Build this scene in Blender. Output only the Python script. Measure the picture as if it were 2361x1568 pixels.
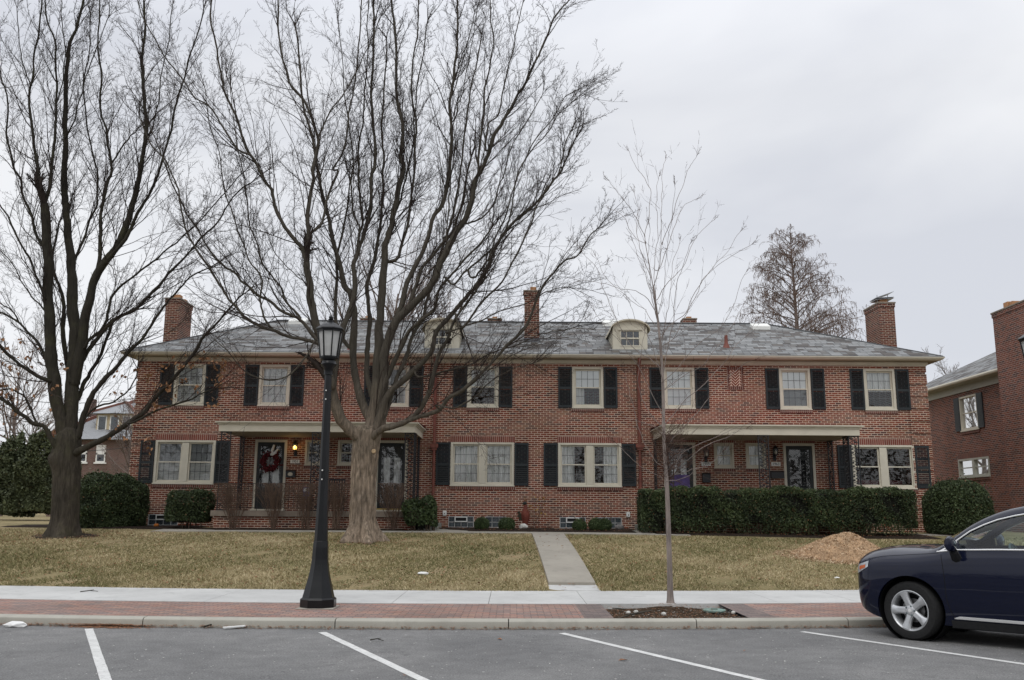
import bpy, bmesh, math, random
import numpy as np
from mathutils import Vector, Matrix
R_=math.radians
for o in list(bpy.data.objects): bpy.data.objects.remove(o)
S=bpy.context.scene; COL=S.collection
# ---------------- camera ----------------
F=2100.; PITCH=math.atan((1178-784)/F); ROLL=R_(.40); CX,CY=1180.,784.; EYE=1.6
cd=bpy.data.cameras.new('camera'); cam=bpy.data.objects.new('camera',cd); COL.objects.link(cam)
cd.sensor_width=36; cd.lens=36*F/2360; cd.clip_start=.1; cd.clip_end=3000
cam.matrix_world=Matrix.Translation((0,0,EYE))@Matrix.Rotation(math.pi/2+PITCH,4,'X')@Matrix.Rotation(ROLL,4,'Z')
S.camera=cam
# ---------------- light: overcast sky + weak wide sun ----------------
SUN_EL,SUN_AZ=R_(48),R_(200)          # high sun behind thick cloud, behind the camera
W=bpy.data.worlds.new('World'); S.world=W; W.use_nodes=True
nt=W.node_tree; nt.nodes.clear()
def wn(t,**k):
    n=nt.nodes.new(t)
    for a,b in k.items(): setattr(n,a,b)
    return n
sky=wn('ShaderNodeTexSky',sky_type='NISHITA',sun_disc=False,sun_elevation=SUN_EL,sun_rotation=SUN_AZ)
tc=wn('ShaderNodeTexCoord'); sep=wn('ShaderNodeSeparateXYZ'); nt.links.new(tc.outputs['Generated'],sep.inputs[0])
mp=wn('ShaderNodeMapping'); mp.inputs['Scale'].default_value=(1.1,1.1,2.6); mp.inputs['Location'].default_value=(.3,.15,.2)
nt.links.new(tc.outputs['Generated'],mp.inputs[0])
nz=wn('ShaderNodeTexNoise'); nz.inputs['Scale'].default_value=1.5; nz.inputs['Detail'].default_value=5; nz.inputs['Roughness'].default_value=.45; nz.inputs['Distortion'].default_value=.5
nt.links.new(mp.outputs[0],nz.inputs['Vector'])
cr=wn('ShaderNodeValToRGB'); e=cr.color_ramp.elements
e[0].position=.4; e[0].color=(6.6,6.8,7.35,1); e[1].position=.62; e[1].color=(8.75,8.85,9.1,1)
nt.links.new(nz.outputs['Fac'],cr.inputs[0])
gr=wn('ShaderNodeMapRange'); gr.inputs[1].default_value=.42; gr.inputs[2].default_value=1.0; gr.inputs[3].default_value=1.0; gr.inputs[4].default_value=2.05   # overcast sky is brighter overhead
nt.links.new(sep.outputs['Z'],gr.inputs[0])
ml=wn('ShaderNodeVectorMath',operation='SCALE'); nt.links.new(cr.outputs[0],ml.inputs[0]); nt.links.new(gr.outputs[0],ml.inputs['Scale'])
mx=wn('ShaderNodeMix',data_type='RGBA'); mx.inputs[0].default_value=.95
nt.links.new(sky.outputs[0],mx.inputs[6]); nt.links.new(ml.outputs[0],mx.inputs[7])
bg=wn('ShaderNodeBackground'); bg.inputs[1].default_value=.1; nt.links.new(mx.outputs[2],bg.inputs[0])
wo=wn('ShaderNodeOutputWorld'); nt.links.new(bg.outputs[0],wo.inputs[0])
sl=bpy.data.lights.new('sun','SUN'); sl.energy=.6; sl.angle=R_(25); sl.color=(1,.96,.9)
sun=bpy.data.objects.new('sun',sl); COL.objects.link(sun)
sd=Vector((math.sin(SUN_AZ)*math.cos(SUN_EL),math.cos(SUN_AZ)*math.cos(SUN_EL),math.sin(SUN_EL)))
sun.rotation_euler=sd.to_track_quat('Z','Y').to_euler(); sun.location=(0,-10,30)
vs=S.view_settings; vs.view_transform='Standard'; vs.look='None'; vs.gamma=1; vs.exposure=.08; vs.use_curve_mapping=False
S.cycles.max_bounces=8; S.cycles.transparent_max_bounces=24
# ---------------- picture measure -> place in the world ----------------
def ray(px,py):
    a=px-CX; b=CY-py
    x=a*math.cos(ROLL)-b*math.sin(ROLL); y=a*math.sin(ROLL)+b*math.cos(ROLL)
    return Vector((x/F, math.cos(PITCH)-y/F*math.sin(PITCH), math.sin(PITCH)+y/F*math.cos(PITCH)))
def atY(px,py,Y):
    d=ray(px,py); t=Y/d[1]; return Vector((d[0]*t,Y,EYE+d[2]*t))
def atZ(px,py,Z):
    d=ray(px,py); t=(Z-EYE)/d[2]; return Vector((d[0]*t,d[1]*t,Z))
def XW(px,Y=30.,py=1000.): return atY(px,py,Y).x
def ZW(px,py,Y=30.): return atY(px,py,Y).z
def kerb_y(x):                       # the street edge curves very gently
    x=max(-9.5,min(9.5,x)); return 13.05+.05*x+.0095*x*x
def walk0(x): return kerb_y(x)+2.17
def walk1(x): return kerb_y(x)+4.48
def gz(x,y):                         # height of the ground
    b=walk1(x)
    if y<b: return .13
    t=y-b
    if t<8.6: return .145+ .805*(t/8.6)+.05*math.sin(math.pi*t/8.6)
    if t<10.4: return .95+.07*((t-8.6)/1.8)
    return 1.02
def onG(px,py,dz=0.):
    d=ray(px,py); t=8.
    for _ in range(4000):
        p=Vector((0,0,EYE))+d*t
        if p.z<=gz(p.x,p.y)+dz: return p
        t+=.02
    return p
# ---------------- mesh helpers ----------------
ROOT={}
def tag(o,label=None,cat=None,group=None,kind=None):
    if label: o['label']=label
    if cat: o['category']=cat
    if group: o['group']=group
    if kind: o['kind']=kind
    return o
def thing(name,label,cat,loc=(0,0,0),rz=0,group=None):
    o=bpy.data.objects.new(name,None); COL.objects.link(o); o.location=loc; o.rotation_euler=(0,0,rz)
    o.empty_display_size=.2
    return tag(o,label,cat,group)
def rootof(o):
    while o.parent: o=o.parent
    return o
class MB:
    def __init__(s): s.v=[]; s.f=[]; s.uv=None
    def add(s,vs,fs):
        n=len(s.v); s.v.extend(vs); s.f.extend([tuple(i+n for i in f) for f in fs]); return s
    def box(s,x0,x1,y0,y1,z0,z1):
        v=[(x,y,z) for z in (z0,z1) for y in (y0,y1) for x in (x0,x1)]
        return s.add(v,[(0,2,3,1),(4,5,7,6),(0,1,5,4),(2,6,7,3),(0,4,6,2),(1,3,7,5)])
    def bar(s,p,q,w,d,up=(0,0,1)):
        p=Vector(p);q=Vector(q); a=(q-p).normalized(); u=Vector(up)
        if abs(a.dot(u))>.98: u=Vector((0,1,0))
        r=a.cross(u).normalized(); u=r.cross(a).normalized()
        v=[tuple(c+r*sx*w/2+u*sy*d/2) for c in (p,q) for sx,sy in((-1,-1),(1,-1),(1,1),(-1,1))]
        return s.add(v,[(0,1,2,3),(7,6,5,4),(0,4,5,1),(1,5,6,2),(2,6,7,3),(3,7,4,0)])
    def prism(s,pts,axis,a,b):
        # closed polygon pts (two coords) extruded along axis from a to b
        def P(p,t):
            return {'x':(t,p[0],p[1]),'y':(p[0],t,p[1]),'z':(p[0],p[1],t)}[axis]
        n=len(pts); v=[P(p,a) for p in pts]+[P(p,b) for p in pts]
        f=[tuple(range(n-1,-1,-1)),tuple(range(n,2*n))]+[(i,(i+1)%n,n+(i+1)%n,n+i) for i in range(n)]
        return s.add(v,f)
    def tube(s,pts,rad,n=8,cap=True):
        pts=[Vector(p) for p in pts]; m=len(pts)
        if not hasattr(rad,'__len__'): rad=[rad]*m
        base=len(s.v); t0=None
        for i,p in enumerate(pts):
            t=(pts[min(i+1,m-1)]-pts[max(i-1,0)]).normalized()
            if t0 is None:
                r=t.cross(Vector((0,0,1)) if abs(t.z)<.9 else Vector((1,0,0))).normalized()
            else:
                r=(r-t*r.dot(t)).normalized()
            t0=t; b=t.cross(r)
            for k in range(n):
                a=2*math.pi*k/n; s.v.append(tuple(p+(r*math.cos(a)+b*math.sin(a))*rad[i]))
        for i in range(m-1):
            for k in range(n):
                a=base+i*n+k; b2=base+i*n+(k+1)%n; s.f.append((a,b2,b2+n,a+n))
        if cap:
            s.f.append(tuple(base+k for k in range(n-1,-1,-1))); s.f.append(tuple(base+(m-1)*n+k for k in range(n)))
        return s
    def lathe(s,prof,n=16,c=(0,0,0),rot=0,cap=True,axis='z'):
        base=len(s.v)
        for r,z in prof:
            for k in range(n):
                a=rot+2*math.pi*k/n
                q=(r*math.cos(a),r*math.sin(a),z)
                if axis=='y': q=(q[0],q[2],q[1])
                if axis=='x': q=(q[2],q[0],q[1])
                s.v.append((c[0]+q[0],c[1]+q[1],c[2]+q[2]))
        for i in range(len(prof)-1):
            for k in range(n):
                a=base+i*n+k;b=base+i*n+(k+1)%n; s.f.append((a,b,b+n,a+n))
        if cap:
            s.f.append(tuple(base+k for k in range(n-1,-1,-1))); s.f.append(tuple(base+(len(prof)-1)*n+k for k in range(n)))
        return s
    def ball(s,c,r,n=12,m=8,sq=(1,1,1)):
        base=len(s.v)
        pr=[(max(1e-4,math.sin(math.pi*i/m)),-math.cos(math.pi*i/m)) for i in range(m+1)]
        for a,z in pr:
            for k in range(n):
                t=2*math.pi*k/n; s.v.append((c[0]+r*a*math.cos(t)*sq[0],c[1]+r*a*math.sin(t)*sq[1],c[2]+r*z*sq[2]))
        for i in range(m):
            for k in range(n):
                a=base+i*n+k;b=base+i*n+(k+1)%n; s.f.append((a,b,b+n,a+n))
        return s
    def build(s,name,mat,parent=None,smooth=False,local=False,bevel=0,fix=True):
        me=bpy.data.meshes.new(name)
        off=Vector((0,0,0))
        if parent is not None and not local: off=rootof(parent).location
        me.from_pydata([(a-off.x,b-off.y,c-off.z) for a,b,c in s.v],[],s.f)
        if s.uv:
            l=me.uv_layers.new(name='UVMap')
            for i,u in enumerate(s.uv): l.data[i].uv=u
        return fin(me,name,mat,parent,smooth,bevel,fix)
def fin(me,name,mat,parent=None,smooth=False,bevel=0,fix=True):
    if fix or bevel:
        bm=bmesh.new(); bm.from_mesh(me)
        if fix: bmesh.ops.recalc_face_normals(bm,faces=bm.faces)
        if bevel:
            es=[e for e in bm.edges if len(e.link_faces)==2 and e.calc_face_angle(0)>.6]
            bmesh.ops.bevel(bm,geom=es,offset=bevel,segments=2,profile=.5,affect='EDGES',clamp_overlap=True)
        bm.to_mesh(me); bm.free()
    if smooth:
        me.polygons.foreach_set('use_smooth',[True]*len(me.polygons))
        if smooth!=2: me.set_sharp_from_angle(angle=R_(38))
    if mat: me.materials.append(mat)
    o=bpy.data.objects.new(name,me); COL.objects.link(o)
    if parent is not None: o.parent=parent
    return o
def npmesh(name,V,Fq,mat,parent=None,smooth=True,off=None,attr=None):
    me=bpy.data.meshes.new(name)
    V=np.asarray(V,dtype=np.float32); Fq=np.asarray(Fq,dtype=np.int32); k=Fq.shape[1]
    if parent is not None: V=V-np.array(rootof(parent).location,dtype=np.float32)
    me.vertices.add(len(V)); me.vertices.foreach_set('co',V.ravel())
    me.loops.add(Fq.size); me.loops.foreach_set('vertex_index',Fq.ravel())
    me.polygons.add(len(Fq)); me.polygons.foreach_set('loop_start',np.arange(0,Fq.size,k,dtype=np.int32))
    if attr is not None:
        a=me.attributes.new('tone','FLOAT','POINT'); a.data.foreach_set('value',np.asarray(attr,dtype=np.float32))
    me.update(calc_edges=True)
    if smooth: me.polygons.foreach_set('use_smooth',np.ones(len(Fq),dtype=bool))
    if mat: me.materials.append(mat)
    o=bpy.data.objects.new(name,me); COL.objects.link(o)
    if parent is not None: o.parent=parent
    return o
# ---------------- materials ----------------
class G:
    """small node-graph writer"""
    def __init__(s,name,rough=.8,spec=.3):
        s.m=bpy.data.materials.new(name); s.m.use_nodes=True; s.t=s.m.node_tree; s.b=s.t.nodes['Principled BSDF']
        s.b.inputs['Roughness'].default_value=rough; s.b.inputs['Specular IOR Level'].default_value=spec
        s.co=None
    def n(s,t,ins={},**k):
        n=s.t.nodes.new(t)
        for a,b in k.items(): setattr(n,a,b)
        for a,b in ins.items(): s.put(n.inputs[a],b)
        return n
    def put(s,sock,v):
        if hasattr(v,'is_linked') or isinstance(v,bpy.types.NodeSocket): s.t.links.new(v,sock)
        else:
            if isinstance(v,(tuple,list)) and len(v)==3 and sock.type=='RGBA': v=(*v,1)
            sock.default_value=v
    def obj(s): 
        if s.co is None: s.co=s.n('ShaderNodeTexCoord').outputs['Object']
        return s.co
    def pos(s): return s.n('ShaderNodeNewGeometry').outputs['Position']
    def math(s,op,a,b=0.,c=None):
        n=s.n('ShaderNodeMath',operation=op); s.put(n.inputs[0],a); s.put(n.inputs[1],b)
        if c is not None: s.put(n.inputs[2],c)
        return n.outputs[0]
    def noise(s,scale,det=4,rough=.55,vec=None,out='Fac',dist=0):
        n=s.n('ShaderNodeTexNoise',{'Scale':scale,'Detail':det,'Roughness':rough,'Distortion':dist}); s.put(n.inputs['Vector'],vec if vec is not None else s.obj())
        return n.outputs[out]
    def ramp(s,fac,stops,interp='LINEAR'):
        n=s.n('ShaderNodeValToRGB'); c=n.color_ramp; c.interpolation=interp
        while len(c.elements)<len(stops): c.elements.new(.5)
        for e,(p,col) in zip(c.elements,stops): e.position=p; e.color=(*col,1) if len(col)==3 else col
        s.put(n.inputs[0],fac); return n.outputs[0]
    def mix(s,f,a,b,bl='MIX'):
        n=s.n('ShaderNodeMix',data_type='RGBA',blend_type=bl); s.put(n.inputs[0],f); s.put(n.inputs[6],a); s.put(n.inputs[7],b); return n.outputs[2]
    def rng(s,v,a,b,c=0.,d=1.,smooth=False):
        n=s.n('ShaderNodeMapRange',interpolation_type='SMOOTHSTEP' if smooth else 'LINEAR')
        for i,x in enumerate((v,a,b,c,d)): s.put(n.inputs[i],x)
        return n.outputs[0]
    def col(s,c): s.put(s.b.inputs['Base Color'],c); return s
    def rough(s,c): s.put(s.b.inputs['Roughness'],c); return s
    def bump(s,h,st=.3,d=.01):
        n=s.n('ShaderNodeBump',{'Strength':st,'Distance':d,'Height':h}); s.t.links.new(n.outputs[0],s.b.inputs['Normal']); return s
def simple(name,c,rough=.7,var=.12,scale=6,spec=.3,metal=0,bump=0,bs=60):
    g=G(name,rough,spec); g.b.inputs['Metallic'].default_value=metal
    d=tuple(max(0,x*(1-var)) for x in c); l=tuple(min(1,x*(1+var)) for x in c)
    g.col(g.ramp(g.noise(scale,5),[(.3,d),(.7,l)]))
    if bump: g.bump(g.noise(bs,4),bump,.01)
    return g.m
def brick_mat(name,cols,mortar,w=.2032,h=.0677,m=.013,vert=False,plan=False,bond=.5,relief=.5,dirt=True,flemish=False):
    g=G(name,.85,.2); o=g.obj(); sp=g.n('ShaderNodeSeparateXYZ',{0:o})
    x,y,z=sp.outputs
    if plan: u,v=x,y
    else: u,v=g.math('ADD',x,y),z
    if vert: u,v=v,u
    rowf=g.math('DIVIDE',v,h); row=g.math('FLOOR',rowf); fv=g.math('FRACT',rowf)
    odd=g.math('MODULO',g.math('ABSOLUTE',row),2.)
    uu=g.math('MULTIPLY_ADD',odd,bond,g.math('DIVIDE',u,w)); colm=g.math('FLOOR',uu); fu=g.math('FRACT',uu)
    def edge(fr,size):
        d=g.math('MULTIPLY',g.math('SUBTRACT',.5,g.math('ABSOLUTE',g.math('SUBTRACT',fr,.5))),size)   # metres from the joint centre
        return d
    d=g.math('MINIMUM',edge(fu,w),edge(fv,h))
    wob=g.math('MULTIPLY_ADD',g.noise(45,2),.006,-.003)
    d=g.math('ADD',d,wob)
    mask=g.rng(d,m*.5-.0015,m*.5+.002,0,1,True)
    cv=g.n('ShaderNodeCombineXYZ',{0:colm,1:row})
    wnz=g.n('ShaderNodeTexWhiteNoise',noise_dimensions='2D',); g.put(wnz.inputs['Vector'],cv.outputs[0])
    n=len(cols); bc=g.ramp(wnz.outputs['Value'],[(i/n,c) for i,c in enumerate(cols)],'CONSTANT')
    bc=g.mix(.55,bc,g.ramp(g.noise(28,4),[(.3,(.6,.58,.55)),(.7,(1.25,1.2,1.2))]),'MULTIPLY')
    mo=g.ramp(g.noise(9,4),[(.3,tuple(c*.82 for c in mortar)),(.7,tuple(min(1,c*1.1) for c in mortar))])
    c=g.mix(mask,mo,bc)
    if dirt:
        big=g.noise(.5,5,.62); c=g.mix(g.rng(big,.42,.7,0,.55),c,g.mix(1.,c,(.6,.55,.5),'MULTIPLY'))
        st=g.noise(1.5,5,.65,vec=g.n('ShaderNodeVectorMath',{0:o,1:(1,1,.14)},operation='MULTIPLY').outputs[0]); c=g.mix(g.rng(st,.56,.74,0,.45),c,g.mix(1.,c,(.62,.6,.58),'MULTIPLY')); c=g.mix(g.rng(g.noise(.9,4,.6),.6,.75,0,.3),c,g.mix(1.,c,(1.25,1.2,1.15),'MULTIPLY'))
    g.col(c); g.bump(g.math('ADD',mask,g.math('MULTIPLY',g.noise(70,3),.35)),relief,.006)
    return g.m
def glass_mat(name,tint=(.9,.95,.95),gl=.06,rough=.015,fr=1.0):
    g=G(name); t=g.t; t.nodes.remove(g.b)
    tr=g.n('ShaderNodeBsdfTransparent',{0:(*tint,1)}); gs=g.n('ShaderNodeBsdfGlossy',{'Roughness':rough})
    
    f=g.n('ShaderNodeFresnel',{0:1.5}); fac=g.math('MULTIPLY_ADD',f.outputs[0],fr,gl)
    mx=g.n('ShaderNodeMixShader'); g.put(mx.inputs[0],fac); t.links.new(tr.outputs[0],mx.inputs[1]); t.links.new(gs.outputs[0],mx.inputs[2])
    t.links.new(mx.outputs[0],t.nodes['Material Output'].inputs[0]); return g.m
M={}
BR=[(.215,.06,.036),(.235,.07,.042),(.185,.05,.032),(.2,.068,.042),(.155,.052,.038),(.265,.085,.05),(.21,.078,.046),(.1,.048,.042),(.24,.066,.04),(.225,.1,.056),(.175,.05,.034),(.125,.05,.038)]
M['brick']=brick_mat('red_brick',BR,(.68,.545,.43),m=.0155)
M['chimbrick']=brick_mat('sooty_chimney_brick',[tuple(x*.72 for x in c) for c in BR],(.46,.37,.3),m=.0155)
M['soldier']=brick_mat('soldier_brick',[(.24,.07,.052),(.21,.062,.046),(.26,.085,.06),(.19,.06,.047),(.225,.078,.058)],(.5,.38,.31),w=.215,h=.0677,vert=True,bond=0)
M['rowlock']=brick_mat('rowlock_brick',[(.17,.062,.048),(.15,.06,.05),(.19,.075,.055),(.13,.055,.046)],(.42,.32,.26),w=.3,h=.0677,vert=True,bond=0)
M['nbrick']=brick_mat('neighbour_brick',[(.2,.074,.05),(.23,.088,.058),(.17,.068,.05),(.13,.06,.048),(.21,.072,.048),(.1,.055,.05)],(.4,.32,.275))
M['farbrick']=brick_mat('far_brick',[(.17,.105,.085),(.15,.09,.078),(.16,.11,.09)],(.24,.2,.18))
M['cream']=simple('cream_paint',(.60,.56,.455),.55,.06,3,bump=.05)
M['cream2']=simple('frieze_paint',(.56,.51,.40),.6,.07,2,bump=.05)
M['grey_trim']=simple('grey_painted_trim',(.42,.42,.36),.6,.06,2)
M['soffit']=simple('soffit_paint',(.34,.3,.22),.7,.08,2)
M['blockframe']=simple('weathered_grey_mortar_frame',(.42,.43,.42),.7,.1,6)
M['white']=simple('white_paint',(.78,.78,.74),.5,.04,4)
M['shutter']=simple('dark_green_black_paint',(.024,.029,.031),.5,.15,3)
M['iron']=simple('black_iron',(.009,.009,.011),.42,.2,8,spec=.5)
M['lampblack']=simple('black_gloss_paint',(.0045,.005,.006),.3,.25,5,spec=.35)
M['copper']=simple('red_brown_downspout_paint',(.18,.062,.045),.6,.25,6)
M['conc']=simple('weathered_concrete',(.36,.335,.29),.9,.16,3,bump=.2)
M['step']=simple('grey_green_concrete_step',(.27,.275,.24),.9,.15,4,bump=.2)
M['capstone']=simple('stone_cap',(.24,.2,.16),.9,.2,6,bump=.2)
M['flue']=simple('clay_flue',(.42,.22,.11),.8,.15,8)
M['metal']=simple('galvanised_metal',(.35,.36,.37),.4,.15,8,metal=.8)
M['glass']=glass_mat('window_glass',(.96,.98,.98),.055,fr=.8)
M['lampglass']=None
M['curtain']=simple('white_curtain_fabric',(.8,.8,.78),.9,.04,6)
M['grey_curtain']=simple('grey_curtain_fabric',(.45,.46,.46),.9,.08,6)
M['blind']=simple('white_blind_slats',(.82,.81,.77),.6,.04,6)
M['shade']=simple('white_roller_shade',(.88,.89,.88),.7,.03,3)
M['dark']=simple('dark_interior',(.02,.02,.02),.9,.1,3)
M['muntin']=simple('dark_leaded_bar',(.12,.12,.115),.6,.1,6)
M['door']=simple('black_green_door_paint',(.013,.016,.015),.4,.2,4,spec=.4)
M['purple']=simple('violet_door_poster',(.13,.09,.26),.6,.3,5)
M['wreath']=simple('red_berry_wreath',(.095,.01,.013),.75,.5,18)
M['terracotta']=simple('rusty_terracotta',(.17,.045,.03),.7,.35,14)
M['stone']=simple('pale_rock',(.55,.54,.5),.9,.2,12,bump=.3)
M['pane_dark']=glass_mat('dark_glass',(.5,.55,.58),.07)
# ---------------- ground, road, kerb, paving ----------------
def asphalt():
    g=G('asphalt',.88,.25); o=g.obj()
    f=g.noise(48,7,.82); b=g.noise(.5,5,.6,dist=.6); mid=g.noise(4,5,.65)
    c=g.ramp(f,[(.3,(.07,.07,.069)),(.5,(.175,.174,.171)),(.7,(.33,.328,.32))])
    c=g.mix(1.,c,g.ramp(b,[(.3,(.82,.82,.83)),(.5,(1,1,1)),(.68,(1.22,1.21,1.2))]),'MULTIPLY')
    c=g.mix(1.,c,g.ramp(mid,[(.35,(.9,.9,.9)),(.65,(1.1,1.1,1.1))]),'MULTIPLY')
    v=g.n('ShaderNodeTexVoronoi',{'Scale':1.05,'Randomness':1.}); g.put(v.inputs['Vector'],o)
    spot=g.rng(g.math('ADD',v.outputs['Distance'],g.math('MULTIPLY',g.noise(9,3),.12)),.09,.16,1,0)
    sepc=g.n('ShaderNodeSeparateColor',{0:v.outputs['Color']})
    spot=g.math('MULTIPLY',spot,g.math('GREATER_THAN',sepc.outputs[0],.6))
    c=g.mix(g.math('MULTIPLY',spot,.75),c,(.045,.044,.043))
    v2=g.n('ShaderNodeTexVoronoi',{'Scale':3.6,'Randomness':1.}); g.put(v2.inputs['Vector'],o)
    w=g.math('MULTIPLY',g.math('LESS_THAN',v2.outputs['Distance'],.06),g.math('GREATER_THAN',g.n('ShaderNodeSeparateColor',{0:v2.outputs['Color']}).outputs[1],.62))
    c=g.mix(g.math('MULTIPLY',w,.75),c,(.5,.5,.48))
    ck=g.noise(.55,6,.7,dist=1.2); ck=g.math('LESS_THAN',g.math('ABSOLUTE',g.math('SUBTRACT',ck,.5)),.0016); c=g.mix(g.math('MULTIPLY',ck,.6),c,(.04,.04,.04))
    oil=g.rng(g.noise(.8,5,.65,dist=.4),.62,.78,0,.5); c=g.mix(oil,c,(.075,.074,.072))
    g.col(c); g.bump(f,.7,.012); return g.m
def concrete(name,base,warm=0.):
    g=G(name,.9,.25)
    b=g.noise(.9,6,.62); f=g.noise(90,4,.7); st=g.noise(3.5,5,.6,dist=.8)
    a=tuple(x*.86 for x in base); d=tuple(min(.95,x*1.1) for x in base)
    c=g.ramp(b,[(.3,a),(.7,d)])
    c=g.mix(1.,c,g.ramp(f,[(.3,(.9,.9,.89)),(.7,(1.06,1.06,1.06))]),'MULTIPLY')
    c=g.mix(g.rng(st,.53,.72,0,.4),c,tuple(x*.62 for x in base))
    g.col(c); g.bump(f,.25,.004); return g.m
M['asphalt']=asphalt()
M['walkconc']=concrete('pale_sidewalk_concrete',(.525,.525,.51))
M['kerbconc']=concrete('kerb_concrete',(.40,.385,.335))
M['pathconc']=concrete('old_path_concrete',(.33,.305,.26))
M['paver']=brick_mat('red_pavers',[(.37,.225,.185),(.33,.21,.178),(.4,.27,.22),(.31,.22,.195),(.36,.25,.215),(.29,.225,.205),(.26,.205,.19)],(.14,.11,.095),w=.2,h=.1,m=.013,plan=True,relief=.3)
M['greypaver']=brick_mat('grey_pavers',[(.2,.165,.155),(.17,.145,.14),(.225,.18,.165)],(.1,.085,.075),w=.2,h=.1,m=.007,plan=True,relief=.3)
def lawn_mat():
    g=G('dry_lawn_soil',.95,.15)
    b=g.noise(.35,5,.6,dist=.5); f=g.noise(22,5,.7); m=g.noise(3,5,.65)
    c=g.ramp(b,[(.3,(.17,.15,.072)),(.5,(.265,.215,.115)),(.7,(.31,.245,.145))])
    c=g.mix(1.,c,g.ramp(f,[(.25,(.5,.5,.45)),(.5,(1,1,1)),(.8,(1.4,1.35,1.3))]),'MULTIPLY')
    c=g.mix(g.rng(m,.57,.75,0,.6),c,(.09,.06,.035))
    g.col(c); g.bump(f,.8,.03); return g.m
M['lawn']=lawn_mat()
def soil(name,c1,c2,c3):
    g=G(name,.97,.1); f=g.noise(30,6,.75); m=g.noise(6,4,.6)
    c=g.ramp(f,[(.3,c1),(.55,c2),(.78,c3)]); g.col(g.mix(1.,c,g.ramp(m,[(.3,(.7,.7,.7)),(.7,(1.25,1.2,1.15))]),'MULTIPLY')); g.bump(f,1.,.03); return g.m
M['mulch']=soil('dark_mulch',(.018,.013,.011),(.035,.026,.02),(.075,.055,.045))
M['pitsoil']=soil('tree_pit_soil',(.03,.02,.013),(.07,.047,.03),(.2,.15,.1))
XS=[-400,-150,-60]+[x*.5 for x in range(-80,81)]+[60,150,400]
def strip(name,mat,rows,xs=None,kind='structure'):
    """rows: functions x -> (y,z); one sheet"""
    xs=xs or XS; mb=MB(); n=len(rows)
    for x in xs:
        for r in rows: y,z=r(x); mb.v.append((x,y,z))
    for i in range(len(xs)-1):
        for k in range(n-1):
            a=i*n+k; mb.f.append((a,a+n,a+n+1,a+1))
    o=mb.build(name,mat,smooth=2,fix=False); tag(o,kind=kind); return o
def cl(x): return max(-60,min(60,x))
ky=kerb_y
# asphalt lot
road=strip('road',M['asphalt'],[lambda x:(-300,0),lambda x:(-20,0),lambda x:(2,0),lambda x:(ky(x)+.03,0),lambda x:(ky(x)+4.7,-.02)])
tag(road,'grey speckled asphalt of the parking lot in front of the kerb','road')
# kerb, in cast lengths with open joints
joints=[-60,-30,-18,-12]+[atZ(px,1440,.08).x for px in (300,765,1172,1612,1975)]+[8.6,12,20,40,60]
prof=[(0,-.05),(-.01,.075),(-.003,.1),(.022,.118),(.055,.125),(.155,.127),(.165,.12),(.165,-.05)]
mb=MB()
for a,b in zip(joints[:-1],joints[1:]):
    a+=.007;b-=.007; n=max(2,int((b-a)/.5)+1); base=len(mb.v); m=len(prof)
    for i in range(n+1):
        x=a+(b-a)*i/n
        for dy,z in prof: mb.v.append((x,ky(x)+dy,z))
    for i in range(n):
        for k in range(m):
            p=base+i*m+k; q=base+i*m+(k+1)%m; mb.f.append((p,q,q+m,p+m))
    mb.f.append(tuple(base+k for k in range(m))); mb.f.append(tuple(base+n*m+k for k in range(m-1,-1,-1)))
o=mb.build('kerb',M['kerbconc'],smooth=True); tag(o,'low rounded concrete kerb along the parking lot','kerb',kind='structure')
# sidewalk slabs
jw=sorted([atZ((a+b)/2,1376,.16).x for a,b in ((525,457),(927,906),(1131,1126),(1333,1351),(1734,1802),(150,60))])
xs=[-60,-30]+[jw[0]-1.4*k for k in range(9,0,-1)]+jw+[jw[-1]+1.4*k for k in range(1,9)]+[40,60]
mb=MB()
for a,b in zip(xs[:-1],xs[1:]):
    a+=.004;b-=.004; n=max(1,int((b-a)/1.)); base=len(mb.v)
    for i in range(n+1):
        x=a+(b-a)*i/n
        for y,z in ((walk0(x),.0),(walk0(x),.131),(walk1(x),.14),(walk1(x),0)): mb.v.append((x,y,z))
    for i in range(n):
        for k in range(3): p=base+i*4+k; mb.f.append((p,p+4,p+5,p+1))
    mb.f.append((base,base+1,base+2,base+3)); q=base+n*4; mb.f.append((q+3,q+2,q+1,q))
o=mb.build('sidewalk',M['walkconc']); tag(o,'pale new concrete sidewalk between brick paving and lawn','sidewalk',kind='structure')
strip('sidewalk_joint_bed',simple('joint_dirt',(.1,.09,.07),.95),[lambda x:(ky(x)+2.2,.112),lambda x:(ky(x)+4.4,.116)],xs=[x for x in XS if abs(x)<=60])
# brick paving strip, with the tree pit left out
px0,px1=1.47,3.42
PIT=dict(x0=1.47,x1=3.42,x0b=1.53,x1b=3.5)
def pav(name,mat,a,b,lab,z=.12):
    n=max(2,int((b-a)/.5)); X=[a+(b-a)*i/n for i in range(n+1)]
    o=strip(name,mat,[lambda x:(ky(x)+.168,z),lambda x:(ky(x)+2.17,z+.004)],xs=X); tag(o,lab,'paving')
pav('brick_paving',M['paver'],-60,px0-.42,'red brick paving strip between kerb and sidewalk, left of tree pit')
pav('brick_paving',M['paver'],px1+.42,60,'red brick paving strip between kerb and sidewalk, right of tree pit')
pav('paving_border',M['greypaver'],px0-.42,px0,'grey paver border along the left end of the tree pit')
pav('paving_border',M['greypaver'],px1,px1+.42,'grey paver border along the right end of the tree pit')
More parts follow.
